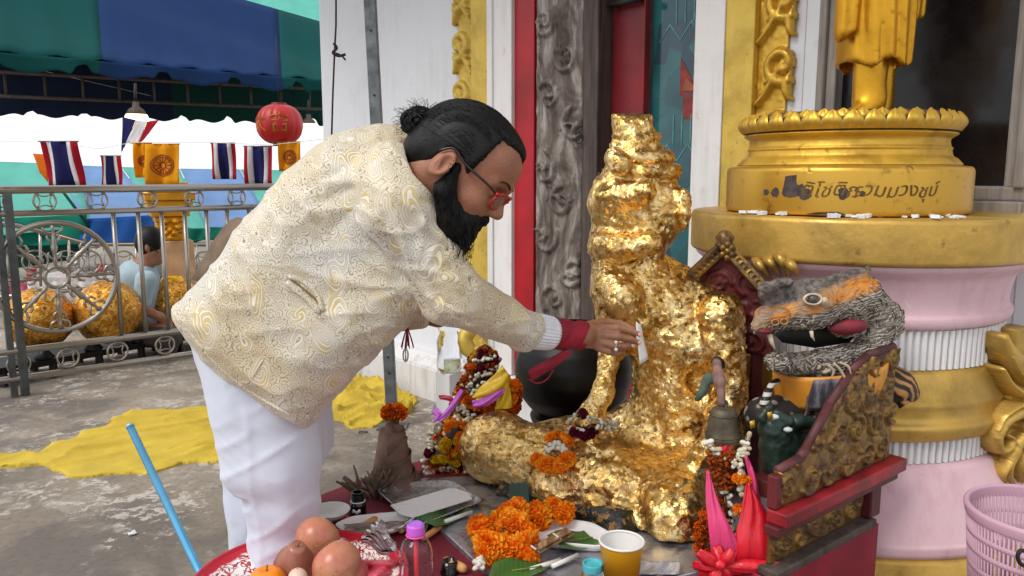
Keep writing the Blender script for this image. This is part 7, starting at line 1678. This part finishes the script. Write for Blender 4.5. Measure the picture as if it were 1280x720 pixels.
# ============================================================ man in the background
bY = 5.6; b2 = thing('person', P(190, 440, bY), 'man in a pale blue shirt and dark face mask sitting behind the railing', 'person')
def f_b2(p):
    K = lambda a, b, ra, rb: sd_cone(p, P(*a), P(*b), ra, rb)
    d = sd_ell(p, P(188, 306, bY), (.092, .08, .115)); d = smin(d, K((193, 318, bY), (196, 324, bY), .06, .045), .03)
    d = smin(d, sd_cone(p, P(203, 311, bY-.01), P(205, 314, bY-.01), .012, .014), .01)
    d = smin(d, sd_ell(p, P(184, 309, bY-.08), (.02, .012, .032)), .005)
    d = smin(d, K((184, 322, bY), (178, 338, bY), .05, .055), .03)
    d = smin(d, K((172, 345, bY), (172, 410, bY), .12, .13), .05)
    d = smin(d, K((182, 350, bY-.16), (176, 385, bY-.2), .05, .042), .03); d = smin(d, K((176, 385, bY-.2), (200, 396, bY-.15), .038, .03), .02); d = smin(d, K((200, 396, bY-.15), (208, 400, bY-.12), .03, .022), .02)
    for k in range(4): d = smin(d, K((207, 397+k*2.4, bY-.12), (215, 398+k*2.6, bY-.1), .009, .007), .004)
    d = smin(d, K((207, 396, bY-.10), (212, 392, bY-.08), .010, .008), .006)
    d = smin(d, K((172, 415, bY-.1), (212, 420, bY-.16), .085, .07), .04); d = smin(d, K((212, 420, bY-.16), (208, 446, bY-.1), .06, .045), .03)
    d = smin(d, K((172, 415, bY+.1), (214, 418, bY+.1), .085, .07), .04); return smin(d, K((214, 418, bY+.1), (212, 446, bY+.1), .06, .045), .03)
cB = P(190, 370, bY); V, Fs = sculpt(f_b2, cB-A([.32, .36, .62]), cB+A([.32, .32, .52]), .009); obj('body', V, Fs, sk_.m, b2)
def clip_part(name, f, lo, hi, h, m, parent): V, Fs = sculpt(f, lo, hi, h); return obj(name, relax(V, Fs, 1), Fs, m, parent)
ztop, zw = P(0, 336, bY)[2], P(0, 406, bY)[2]
shirt = simple('pale_blue_shirt', '#9fb4bf', .8, 0, .1, 8, .4, 30, .01)
clip_part('shirt', lambda p: smax(smax(smin(sd_cone(p, P(172, 348, bY), P(172, 405, bY), .145, .15), sd_cone(p, P(183, 350, bY-.16), P(178, 376, bY-.19), .07, .062), .03)-.006*vnoise(p.astype(float)*18, 2), p[:,2]-ztop-.075, .02), zw-.02-p[:,2], .01), cB-A([.32, .36, .62]), cB+A([.32, .32, .4]), .009, shirt, b2)
clip_part('trousers', lambda p: smax(np.minimum(smin(sd_cone(p, P(172, 415, bY-.1), P(212, 420, bY-.16), .10, .082), sd_cone(p, P(212, 420, bY-.16), P(208, 446, bY-.1), .075, .06), .03), smin(sd_cone(p, P(172, 415, bY+.1), P(214, 418, bY+.1), .10, .082), sd_cone(p, P(214, 418, bY+.1), P(212, 446, bY+.1), .075, .06), .03)), p[:,2]-zw-.02, .01), cB-A([.36, .4, .7]), cB+A([.36, .36, .3]), .012, simple('dark_grey_trousers', '#4a463f', .85, 0, .15, 8, .3), b2)
clip_part('hair', lambda p: smax(smax(sd_ell(p, P(187, 303, bY), (.102, .09, .122)), P(0, 308, bY)[2]-p[:,2]+(p[:,0]-P(192, 0, bY)[0])*.75, .01), p[:,0]-P(203, 300, bY)[0], .01), P(187, 303, bY)-.16, P(187, 303, bY)+.16, .006, HM, b2)
clip_part('face_mask', lambda p: smax(smax(smin(sd_ell(p, P(197, 320, bY), (.062, .07, .052)), sd_ell(p, P(204, 318, bY), (.035, .04, .035)), .02), P(190, 0, bY)[0]-p[:,0], .01), p[:,2]-P(0, 311, bY)[2], .004), P(198, 318, bY)-.13, P(198, 318, bY)+.13, .005, simple('dark_face_mask', '#1c1a20', .8), b2)
MB().tube([P(198, 316, bY-.06), P(184, 306, bY-.088)], .004, 5).build('ear_loop', simple('mask_loop', '#1c1a20', .8), b2)
sto = thing('stool', P(172, 450, bY), 'low dark stool under the masked man behind the balls', 'stool'); zs_ = P(0, 424, bY)[2]-.03
MB().lathe([(.001, 0), (.15, 0), (.155, .015), (.15, .03), (.001, .03)], (P(172, 0, bY)[0], bY, zs_), 24).build('seat', M['black_matt'], sto)
for k in range(4): a = k*1.57+.78; MB().tube([(P(172, 0, bY)[0]+.12*math.cos(a), bY+.12*math.sin(a), zs_), (P(172, 0, bY)[0]+.14*math.cos(a), bY+.14*math.sin(a), 0)], .012, 8).build('leg', M['black_matt'], sto)
for k, (px, Y) in enumerate(((206, bY-.1), (210, bY+.1))): pass
# ============================================================ things on the table
TR0_ = A([-.455, 1.585, TZ+.005])
tray = thing('enamel_tray', TR0_, 'large round red rimmed enamel tray with a white and red printed border, holding fruit', 'tray')
enam = Mat('enamel_print', .25); vv = enam.n('VectorMath', operation='LENGTH'); xy = enam.n('Mapping'); enam.set(xy.inputs['Vector'], enam.o); xy.inputs['Scale'].default_value = (1, 1, 0); enam.set(vv.inputs[0], xy.outputs[0])
wn = enam.math('ADD', vv.outputs['Value'], enam.math('MULTIPLY', enam.noise(22, 2), .03)); blot = enam.ramp(enam.noise(26, 3, .5, 2.2), [(.47, 0.), (.5, 1.), (.56, 1.), (.59, 0.)])
c = enam.mix(blot, '#e6e4de', '#a5172c'); inner_red = enam.ramp(wn, [(.158, 1.), (.162, 0.)]); c = enam.mix(inner_red, c, '#c23a4e'); c = enam.mix(enam.ramp(wn, [(.218, 0.), (.222, 1.)]), c, '#b3182b'); enam.base(c)
MB().lathe(roundp([(.001, 0), (.15, 0), (.16, .004), (.205, .026), (.22, .034), (.228, .035), (.230, .030), (.222, .026), (.205, .018), (.16, -.003), (.001, -.004)], .004), TR0_, 96).build('dish', enam.m, tray)
MB().tube([TR0_+A([.226*math.cos(a), .226*math.sin(a), .034]) for a in np.linspace(0, 2*math.pi, 96, endpoint=False)], .005, 8, closed=True).build('rim', simple('red_enamel_rim', '#b5152a', .22, 0, .06, 9, 0), tray)
def fruit(name, px, py, Y, r, sc, mt, label, stem=True, dimple=True, tilt=(0, 0), n=36, lobf=None, prof=None):
    c = P(px, py, Y); t = thing(name, c, label, 'fruit'); R_m = rot('X', tilt[0])@rot('Y', tilt[1])
    if prof is None: prof = [(max(.0012, r*math.cos(b)*(1-.0*b)), r*sc*(math.sin(b)-(.22*math.exp(-((b-1.57)/.35)**2) if dimple else 0)+(.1*math.exp(-((b+1.57)/.3)**2) if dimple else 0))) for b in np.linspace(-1.57, 1.57, 26)]
    MB().lathe(prof, c, n, R=R_m, lob=lobf).build('flesh', mt, t)
    if stem: 
        tp_ = c+R_m@A([0, 0, prof[-1][1]]); MB().tube([tp_-R_m@A([0, 0, .004]), tp_+R_m@A([.002, 0, .012])], .0016, 6).build('stem', brown, t)
    return t
ap = Mat('apple_skin', .32); nn1 = ap.noise(5, 4, .6, .5); nn2 = ap.noise(40, 5, .7, 0, ap.map((1, 1, .25)))
c = ap.ramp(nn1, [(.33, '#93403c'), (.46, '#b0705a'), (.62, '#c49c74')]); c = ap.mix(ap.ramp(nn2, [(.4, .5), (.6, 0.)]), c, '#b8664a'); c = ap.mix(ap.ramp(ap.vor(90), [(.06, .4), (.1, 0.)]), c, '#dcc8a4'); ap.base(c); c = ap.mix(ap.ramp(ap.noise(17, 6, .75, .6), [(.58, 0.), (.63, .5)]), c, '#7d4a34'); ap.base(c); ap.bump(ap.noise(60, 4), .2, .002)
fruit('apple', 397, 673, 1.60, .048, .92, ap.m, 'rear pinkish yellow apple on the tray, behind the brown rose apple', tilt=(-.9, .5))
fruit('apple', 421, 706, 1.46, .049, .93, ap.m, 'front apple on the tray, redder at its right side', tilt=(-.5, -.7))
ap2 = Mat('apple_red_side', .3); ap2.base(ap2.ramp(ap2.noise(7, 4), [(.3, '#a83246'), (.7, '#c46a5c')]))
fruit('apple', 441, 716, 1.5, .032, .92, ap2.m, 'small red apple peeping out right of the front apple', False)
ra = Mat('rose_apple_skin', .3); ra.base(ra.mix(ra.ramp(ra.noise(24, 5, .6, 0, ra.map((1, 1, .3))), [(.4, .5), (.6, 0.)]), '#9a6450', '#7b4438'))
fruit('rose_apple', 368, 706, 1.5, .04, 1, ra.m, 'brown pear shaped rose apple between the orange and the apples', True, False, (.35, .25), 36, None, [(.001, -.042), (.022, -.038), (.038, -.022), (.042, 0), (.036, .02), (.024, .038), (.018, .050), (.014, .056), (.001, .052)])
og = Mat('orange_peel', .4); og.base(og.ramp(og.noise(6, 3), [(.3, '#e0780c'), (.7, '#ee961c')])); og.bump(og.vor(130), .35, .002)
fruit('orange', 334, 730, 1.44, .038, .93, og.m, 'orange with its navel up at the left of the tray')
fruit('pale_fruit', 372, 722, 1.40, .018, 1, simple('pale_fruit_skin', '#dcb9a8', .4), 'small pale round fruit at the bottom edge beside the orange', False, False)
# shallow white dish with a curved green pepper
dsh = G(413, 642, TZ+.02); t = thing('white_dish', dsh, 'shallow white bowl holding a green pepper beside the trouser leg', 'bowl')
por = simple('white_ceramic', '#dcdbd5', .3, 0, .05, 20, .05)
MB().lathe(roundp([(.001, -.012), (.03, -.012), (.045, .002), (.050, .010), (.052, .011), (.050, .012), (.044, .005), (.028, -.006), (.001, -.007)], .002), dsh, 48).build('bowl', por, t)
pep = simple('green_chili', '#8a9a34', .3, 0, .2, 30, .1)
MB().tube(spline([P(411, 627, 2.02), P(414, 636, 2.0), P(421, 643, 1.98), P(430, 648, 1.95)], 16), np.interp(np.linspace(0, 1, 16), [0, .3, 1], [.001, .006, .009]), 10).build('pepper', pep, label='curved green pepper lying across the rim of the white dish', cat='pepper')
MB().tube(spline([P(424, 650, 1.95), P(432, 646, 1.95), P(434, 652, 1.94), P(426, 656, 1.93)], 14), [.006]*14, 8).build('pink_paper_roll', simple('pink_paper', '#d04a62', .6), label='small roll of pink paper beside the white dish', cat='paper')
# small black bottle
bb = G(443, 656, TZ+.0); bb = A([bb[0], 1.98, TZ]); t = thing('black_bottle', bb, 'small black glass jar with a ribbed neck and torn white label', 'bottle')
blk = simple('black_glass', '#0d0b0c', .1, 0, .2, 9, 0)
MB().lathe(roundp([(.001, 0), (.021, 0), (.0215, .004), (.0215, .034), (.018, .042), (.0155, .046), (.0155, .062), (.0165, .064), (.0165, .068), (.012, .068), (.012, .05), (.001, .05)], .002), bb, 32).build('jar', blk, t)
for k in range(4): MB().tube([bb+A([.0162*math.cos(a), .0162*math.sin(a), .047+.0045*k]) for a in np.linspace(0, 6.28, 24, endpoint=False)], .0011, 6, closed=True).build('thread_ridge', blk, t)
MB().tube([bb+A([.0185*math.cos(a), .0185*math.sin(a), .043]) for a in np.linspace(0, 6.28, 24, endpoint=False)], .0016, 6, closed=True).build('collar_ring', por, t)
MB().sheet([[bb+A([.0222*math.cos(a), .0222*math.sin(a), z+.003*math.sin(a*9)]) for z in (.016, .026)] for a in np.linspace(-2.2, -1.1, 8)], .0006).build('label', por, t)
# tan carrot like sticks
tanm = simple('tan_root', '#c8905a', .6, 0, .12, 20, .2)
for k, (pts, r, lab) in enumerate([([(452, 660), (464, 652), (478, 643)], .010, 'tan peeled root stick behind the upper foam tray'), ([(500, 664), (510, 656), (516, 650)], .009, 'small tan root tip right of the foam tray near the bottle'), ([(556, 700), (570, 706), (582, 712)], .011, 'tan root stick lying on the red cloth right of the water bottle'), ([(530, 672), (542, 664), (552, 656)], .008, 'orange tan root end behind the bottle cap')]):
    MB().tube(spline([G(x, y, TZ+.014) for x, y in pts], 12), [r*.7, r*.9]+[r]*8+[r*.9, r*.6], 10).build('root_stick', tanm, label=lab, cat='root')
# foam trays
foam = simple('white_foam', '#dfdcdb', .6, 0, .04, 30, .2, 120, .001)
def tray_box(corners, h, z, name, m, label, cat='tray', lip=.004, group=None):
    c = A([G(x, y, z) for x, y in corners]); ctr = c.mean(0); t = thing(name, ctr, label, cat, group); pts = []
    n_ = len(c)
    for i in range(n_):
        a, b, d_ = c[i-1], c[i], c[(i+1) % n_]; v1, v2 = (a-b)/np.linalg.norm(a-b), (d_-b)/np.linalg.norm(d_-b); k = min(.022, .35*min(np.linalg.norm(a-b), np.linalg.norm(d_-b)))
        for tt in np.linspace(0, 1, 7): pts.append((b+v1*k)*(1-tt)**2+2*b*tt*(1-tt)+(b+v2*k)*tt**2)
    pts = A(pts); g = []
    for p_ in pts:
        inw = (ctr-p_); inw /= np.linalg.norm(inw)
        g.append([ctr+A([0, 0, .0015]), p_+inw*.03+A([0, 0, .0015]), p_+inw*.016+A([0, 0, .002]), p_+inw*.006+A([0, 0, h*.8]), p_+A([0, 0, h]), p_-inw*.003+A([0, 0, h*.9]), p_+inw*.01+A([0, 0, .0]), ctr+A([0, 0, -.0005])])
    MB().sheet(g, 0, closed_u=True).build('shell', m, t); return t, ctr
tf, cf = tray_box([(418, 662), (440, 676), (498, 668), (520, 652), (512, 645), (440, 652)], .016, TZ+.012, 'foam_tray', foam, 'narrow white foam tray of greyish dried paste beside the apples')
ps = simple('grey_dried_paste', '#8f7f78', .8, 0, .3, 30, .6, 60, .005)
MB().sheet([[G(430+80*u+3*math.sin(v*7), 656-5*u+v*12-6*v*u*.5, TZ+.024+.003*math.sin(u*23+v*9)) for v in np.linspace(0, 1, 8)] for u in np.linspace(0, 1, 24)], .004).build('paste', ps, label='greyish dried paste spread in the narrow foam tray', cat='food')
tf, cf = tray_box([(652, 660), (672, 685), (752, 692), (775, 682), (740, 662), (690, 655)], .02, TB+.004, 'foam_tray', foam, 'white foam tray with a leaf and a brown packet right of the marigold garland')
# foil tray with white card
foil = Mat('crinkled_foil', .2, 1.0); foil.base(foil.mix(foil.ramp(foil.noise(14, 5, .7), [(.55, 0.), (.65, .7)]), '#bfc0c4', '#6e5a50')); foil.bump(foil.noise(30, 6, .75, .8), 1, .008); foil.rough(foil.ramp(foil.noise(10, 3), [(.3, .12), (.7, .4)]))
tf, cf = tray_box([(470, 616), (522, 662), (604, 630), (566, 605), (520, 606)], .012, TB+.003, 'foil_tray', foil.m, 'silver foil tray under a white card at the left of the board')
cardm = Mat('white_card', .5); cardm.base(cardm.mix(cardm.ramp(cardm.noise(60, 3, .6, 0, cardm.map((1, 4, 1))), [(.6, 0.), (.66, .35)]), '#e4e4e6', '#77777c')); cardm = cardm.m
cp_ = [(488, 632), (500, 643), (516, 647), (590, 624), (586, 617), (570, 611), (560, 611)]
mb = MB(); cpts = [G(x, y, TB+.018) for x, y in cp_]; mb.prism([(p[0], p[1]) for p in cpts], lambda u, v, d: A([u, v, d]), TB+.0195, TB+.017)
o = mb.build('white_card', cardm, smooth=False, label='white rounded card lying on the crinkled foil tray', cat='card')
# leaves
lfm = Mat('green_leaf', .45); lfm.base(lfm.mix(lfm.ramp(lfm.noise(12, 4), [(.4, .5), (.6, 0.)]), '#3f6b2c', '#24431d')); lfm.bump(lfm.wave(30, 2), .2, .003); lfm = lfm.m
def leaf(corners, z, label, n=14, curl=.008):
    a, b, c_, d_ = [G(x, y, z) for x, y in corners]; g = [[(a*(1-u)+b*u)*(1-v)+(d_*(1-u)+c_*u)*v+A([0, 0, curl*math.sin(u*5+v*2)+curl*1.2*abs(v-.5)]) for v in np.linspace(0, 1, 10)] for u in np.linspace(0, 1, n)]
    t = thing('banana_leaf', (a+c_)/2, label, 'leaf', 'green leaf pieces on the table'); MB().sheet(g, .0016).build('blade', lfm, t); MB().tube([(a+d_)/2+A([0, 0, .001]), (b+c_)/2+A([0, 0, .001])], .0014, 5).build('midrib', pep, t)
leaf([(520, 650), (566, 630), (588, 640), (545, 664)], TB+.006, 'folded green leaf sticking out under the foil tray')
leaf([(616, 706), (672, 700), (684, 716), (610, 730)], TB+.02, 'broad green leaf piece below the marigold garland')
leaf([(684, 672), (730, 662), (752, 682), (700, 688)], TB+.016, 'green leaf lying in the right foam tray')
leaf([(520, 656), (530, 652), (535, 664), (522, 668)], TB+.010, 'dark green rolled leaf tip beside the foil tray', curl=.012)
# brown plastic packet with staples
pk = Mat('brown_packet', .3); pk.base(pk.ramp(pk.wave(9, 1, None, 'X'), [(.3, '#7a5a40'), (.6, '#a3825f')])); pk.bump(pk.wave(22, 1), .6, .004)
g = [[G(664+44*u+10*v, 684-24*u+8*v, TB+.03+.016*math.sin(v*3.1)+.004*math.sin(v*15)) for v in np.linspace(0, 1, 16)] for u in np.linspace(0, 1, 12)]
t = thing('brown_packet', g[5][5], 'translucent brown plastic packet of sticks lying over the right foam tray', 'packet'); MB().sheet(g, .003).build('wrap', pk.m, t)
rs = random.Random(6); q = MB()
for (u0, v0) in [(0, i/9) for i in range(10)]+[(1, i/9) for i in range(10)]:
    c = A(g[0 if u0 == 0 else 7][int(v0*15)])+A([0, 0, .004]); q.lathe([(.001, -.002), (.003, 0), (.001, .002)], c, 6)
q.build('bead_edge', por, t, kind='stuff')
for k, (a, b, lab) in enumerate([((662, 712), (700, 700), 'thin white rolled stick in front of the right foam tray'), ((690, 708), (722, 694), 'second thin white rolled stick crossing beside the first'), ((556, 652), (590, 640), 'thin white rolled stick beside the leaf near the foil tray')]):
    MB().tube([G(*a, TB+.012), G(*b, TB+.014)], .0055, 10).build('white_stick', por, label=lab, cat='stick')
# silver sachets
sc_ = thing('foil_sachet', G(478, 690, TZ+.02), 'bundle of shiny silver foil sachets left of the water bottle', 'sachet')
for k in range(5):
    a0_, a1_ = (456+k*6, 700-k*4), (484+k*5, 676-k*3); g = []
    for u in np.linspace(0, 1, 10): g.append([P(452+6*k+36*u-4*k*u, 690-5*k+16*u-10*v+4*k*u, 1.62-.02*k)+A([0, 0, .02+.006*math.sin(v*6+k)+.006*math.sin(u*7)]) for v in np.linspace(0, 1, 8)])
    MB().sheet(g, .0025).build('sachet', foil.m, sc_)
MB().sheet([[P(466+20*u-6*v, 678+14*v-8*u, 1.60)+A([0, 0, .03*(1-u)]) for v in np.linspace(0, 1, 6)] for u in np.linspace(0, 1, 6)], .001).build('torn_corner', foil.m, sc_)
# pink plastic bag pieces under the fruit
pinkp = Mat('pink_plastic_bag', .3); pinkp.base('#cf4a5e'); pinkp.bump(pinkp.noise(12, 5, .6, 1), .9, .015); pinkp.b.inputs['Alpha'].default_value = 1
MB().sheet([[G(438+62*u, 700+30*v-10*u*v, TZ+.03+.012*math.sin(u*9+v*4)+.008*math.sin(v*11)) for v in np.linspace(0, 1, 14)] for u in np.linspace(0, 1, 20)], .002).build('pink_bag', pinkp.m, label='crumpled pink plastic bag at the bottom edge beside the apples', cat='bag')
# water bottle
wb = P(520, 690, 1.42); wb = A([wb[0], 1.42, TZ]); ztop_ = P(520, 655, 1.42)[2]; H_ = ztop_-TZ
t = thing('water_bottle', wb, 'clear plastic bottle with a purple pink cap and a red straw inside', 'bottle')
cp = Mat('clear_plastic', .05); cp.b.inputs['Transmission Weight'].default_value = 1; cp.b.inputs['IOR'].default_value = 1.25; cp.b.inputs['Base Color'].default_value = (.93, .95, 1, 1)
pr = [(.001, 0), (.028, 0), (.032, .006), (.032, .05), (.0305, .055), (.032, .06), (.032, .10), (.0305, .105), (.032, .11), (.032, H_-.075), (.0305, H_-.07), (.0325, H_-.064), (.031, H_-.05), (.026, H_-.036), (.018, H_-.028), (.0125, H_-.024), (.0125, H_-.012)]
prof2 = roundp(pr, .003)+[(r-.0012, z) for r, z in roundp(pr, .003)[::-1][:-1]]
MB().lathe(prof2, wb, 48).build('shell', cp.m, t)
capm = simple('purple_pink_cap', '#c45fd0', .25, 0, .08, 9, 0)
MB().lathe(roundp([(.001, H_), (.0155, H_), (.017, H_-.003), (.017, H_-.018), (.0165, H_-.02), (.013, H_-.02)], .001), wb, 48, lob=lambda a: 1+.018*np.sign(np.sin(a*24))).build('cap', capm, t)
MB().tube([wb+A([.0175*math.cos(a), .0175*math.sin(a), H_-.0215]) for a in np.linspace(0, 6.28, 30, endpoint=False)], .0018, 6, closed=True).build('cap_ring', simple('pink_cap_ring', '#e04f9a', .3), t)
MB().tube([wb+A([.0135*math.cos(a), .0135*math.sin(a), H_+.0003]) for a in np.linspace(0, 6.28, 30, endpoint=False)], .001, 6, closed=True).build('cap_edge', simple('blue_cap_edge', '#6a7be0', .3), t)
MB().tube([wb+A([.004, 0, .02]), wb+A([.001, -.004, H_*.5]), wb+A([.0, -.002, H_-.014])], .0045, 10).build('straw', simple('red_straw', '#d8202c', .3, 0, .04, 9, 0), t)
MB().lathe([(.001, .002), (.0285, .004), (.0295, .01), (.0295, .08), (.001, .08)], wb, 32).build('pink_drink', (lambda mm: (mm.b.inputs['Transmission Weight'].__setattr__('default_value', .8), mm.m)[1])(Mat('pink_drink', .05, col='#e58a9a')), t)
# small dark caps and second bottle
q0 = G(562, 716, TZ); q0 = A([q0[0], q0[1], TZ]); t = thing('black_bottle', q0, 'black ribbed bottle neck at the bottom edge right of the water bottle', 'bottle')
MB().lathe([(.001, 0), (.022, 0), (.022, .004), (.018, .012), (.0165, .03), (.012, .03), (.012, .01), (.001, .01)], q0, 28).build('jar', blk, t)
for k in range(3): MB().tube([q0+A([.017*math.cos(a), .017*math.sin(a), .014+.005*k]) for a in np.linspace(0, 6.28, 24, endpoint=False)], .0012, 6, closed=True).build('thread_ridge', blk, t)
q0 = P(741, 706, 1.58); q0 = A([q0[0], 1.58, TB]); hh = P(741, 703, 1.58)[2]-TB; t = thing('small_bottle', q0, 'small clear bottle with a turquoise cap beside the yellow cup', 'bottle')
MB().lathe(roundp([(.001, 0), (.024, 0), (.026, .006), (.026, hh-.03), (.022, hh-.02), (.0205, hh-.012)], .003), q0, 36).build('shell', cp.m, t)
tq = simple('turquoise_cap', '#4fb9c4', .2, 0, .1, 9, 0); MB().lathe(roundp([(.001, hh-.006), (.017, hh-.006), (.018, hh-.001), (.021, hh), (.022, hh-.003), (.022, hh-.018), (.018, hh-.018)], .001), q0, 40, lob=lambda a: 1+.012*np.sin(a*30)).build('cap', tq, t)
for k in range(3): MB().tube([q0+A([.0232*math.cos(a), .0232*math.sin(a), hh-.022-.006*k]) for a in np.linspace(0, 6.28, 28, endpoint=False)], .001, 6, closed=True).build('thread_ridge', cp.m, t)
# yellow paper cup
cq = P(777, 676, 1.58); cb0 = A([cq[0], 1.58, TB]); hc_ = cq[2]-TB; rt = 29/985*1.58
t = thing('paper_cup', cb0, 'mustard yellow paper cup, empty and white inside, in front of the statue knee', 'cup')
cy = simple('mustard_cup', '#c99412', .4, 0, .05, 9, 0); cw_ = simple('white_cup_inside', '#dddcd8', .5, 0, .03, 9, 0); rb0 = rt*.74
MB().lathe([(.001, .004), (rb0-.002, .004), (rb0, .0), (rt, hc_)], cb0, 56).build('outer_wall', cy, t)
MB().lathe([(rt-.0012, hc_), (rb0, .008), (.001, .008)], cb0, 56).build('inner_wall', cw_, t)
MB().tube([cb0+A([rt*math.cos(a), rt*math.sin(a), hc_]) for a in np.linspace(0, 2*math.pi, 56, endpoint=False)], .0028, 8, closed=True).build('rim', cw_, t)
# clear plastic scrap
MB().sheet([[G(790+60*u, 702+16*v, TB+.01+.008*math.sin(u*13+v*3)) for v in np.linspace(0, 1, 10)] for u in np.linspace(0, 1, 20)], .0008).build('plastic_wrap', (lambda mm: (mm.bump(mm.noise(20, 4, .6, 1), 1, .01), mm.m)[1])(Mat('clear_wrap', .1, col='#b9b9bd')), label='crinkled clear plastic wrap right of the yellow cup', cat='wrapper')
# drink bag standing on the plinth
pb = P(562, 462, 4.2); pb = A([pb[0], pb[1], .25]); c_ = Wp(0, 0, 0)
pb = P(562, 463, 4.1); t = thing('drink_bag', pb, 'clear plastic drink bag with pale green liquid beside the plinth', 'bag')
MB().lathe([(.001, 0), (.06, 0), (.07, .02), (.065, .1), (.07, .16), (.05, .2), (.06, .225)], pb, 30, lob=lambda a: 1+.06*np.sin(a*5)).build('bag', cp.m, t)
MB().lathe([(.001, .004), (.034, .004), (.038, .01), (.038, .065), (.001, .065)], pb+A([.01, -.01, 0]), 24).build('drink', (lambda mm: (mm.b.inputs['Transmission Weight'].__setattr__('default_value', .7), mm.m)[1])(Mat('pale_green_drink', .1, col='#dfe6c4')), t)
sp_ = thing('cement_block', (pb[0], pb[1], 0), 'low grey cement block under the clear drink bag', 'block'); o = MB().box((pb[0], pb[1], pb[2]/2-.002), (.06, .05, pb[2]/2-.002), WR).build('block', M['plinth'], sp_, smooth=False); bevel(o, .006)
gb = thing('gold_scroll_foot', P(592, 430, 4.1), 'curled gold foot of the wall trim seen under the sleeve', 'ornament')
px_tube([(600, 400, 4.15), (588, 412, 4.12), (580, 426, 4.1), (590, 440, 4.1), (604, 436, 4.1), (600, 424, 4.1)], [.03, .04, .045, .04, .03, .015], 'scroll', M['yellow'], gb)
# pink basket
kc = P(1302, 636, 1.55); kz = kc[2]; kr = (1300-1214)/985*1.55; kc = A([kc[0], 1.55, 0])
bk = thing('laundry_basket', kc, 'pale pink plastic lattice basket at the bottom right corner', 'basket')
pkm = m_cloth_trans('pink_plastic', '#e0b9ca', .3); k0 = kz-.42; rad = lambda z: kr*(.72+.28*(z-k0)/.42)
MB().lathe(roundp([(rad(kz)-.004, kz-.028), (rad(kz)+.002, kz-.026), (rad(kz)+.006, kz-.006), (rad(kz)+.001, kz), (rad(kz)-.006, kz-.004), (rad(kz)-.004, kz-.028)], .002), kc, 72).build('rim', pkm, bk)
for zz_ in (kz-.065, kz-.10, kz-.14, kz-.23, kz-.24, kz-.33, kz-.41): MB().lathe([(rad(zz_), zz_), (rad(zz_)+.0025, zz_+.001), (rad(zz_)+.0025, zz_+.011), (rad(zz_), zz_+.012), (rad(zz_), zz_)], kc, 72).build('hoop', pkm, bk)
mb = MB()
for i in range(96):
    a = i/96*2*math.pi
    if math.cos(a-math.pi*1.25) < -.8: pass
    for (za, zb_) in ((kz-.235, kz-.02), (k0, kz-.235)):
        p_, q_ = kc+A([rad(za)*math.cos(a), rad(za)*math.sin(a), za]), kc+A([rad(zb_)*math.cos(a), rad(zb_)*math.sin(a), zb_]); mb.tube([p_, q_], .0026, 4)
mb.build('lattice', pkm, bk, kind='stuff')
MB().lathe([(.001, k0), (rad(k0), k0), (rad(k0), k0+.008), (.001, k0+.008)], kc, 48).build('bottom', pkm, bk)
MB().tube(spline([P(1283, 690, 1.42), P(1276, 688, 1.42), P(1272, 695, 1.42), P(1275, 704, 1.42), P(1282, 708, 1.42)], 12), .004, 8).build('handle_mark', M['black_matt'], bk)
sb_ = thing('basket_stand', (kc[0], kc[1], 0), 'low crate under the pink basket', 'crate')
if k0 > .03: o = MB().box((kc[0], kc[1], k0/2-.002), (kr*.7, kr*.7, k0/2-.003)).build('crate', M['wood_dark'], sb_, smooth=False)
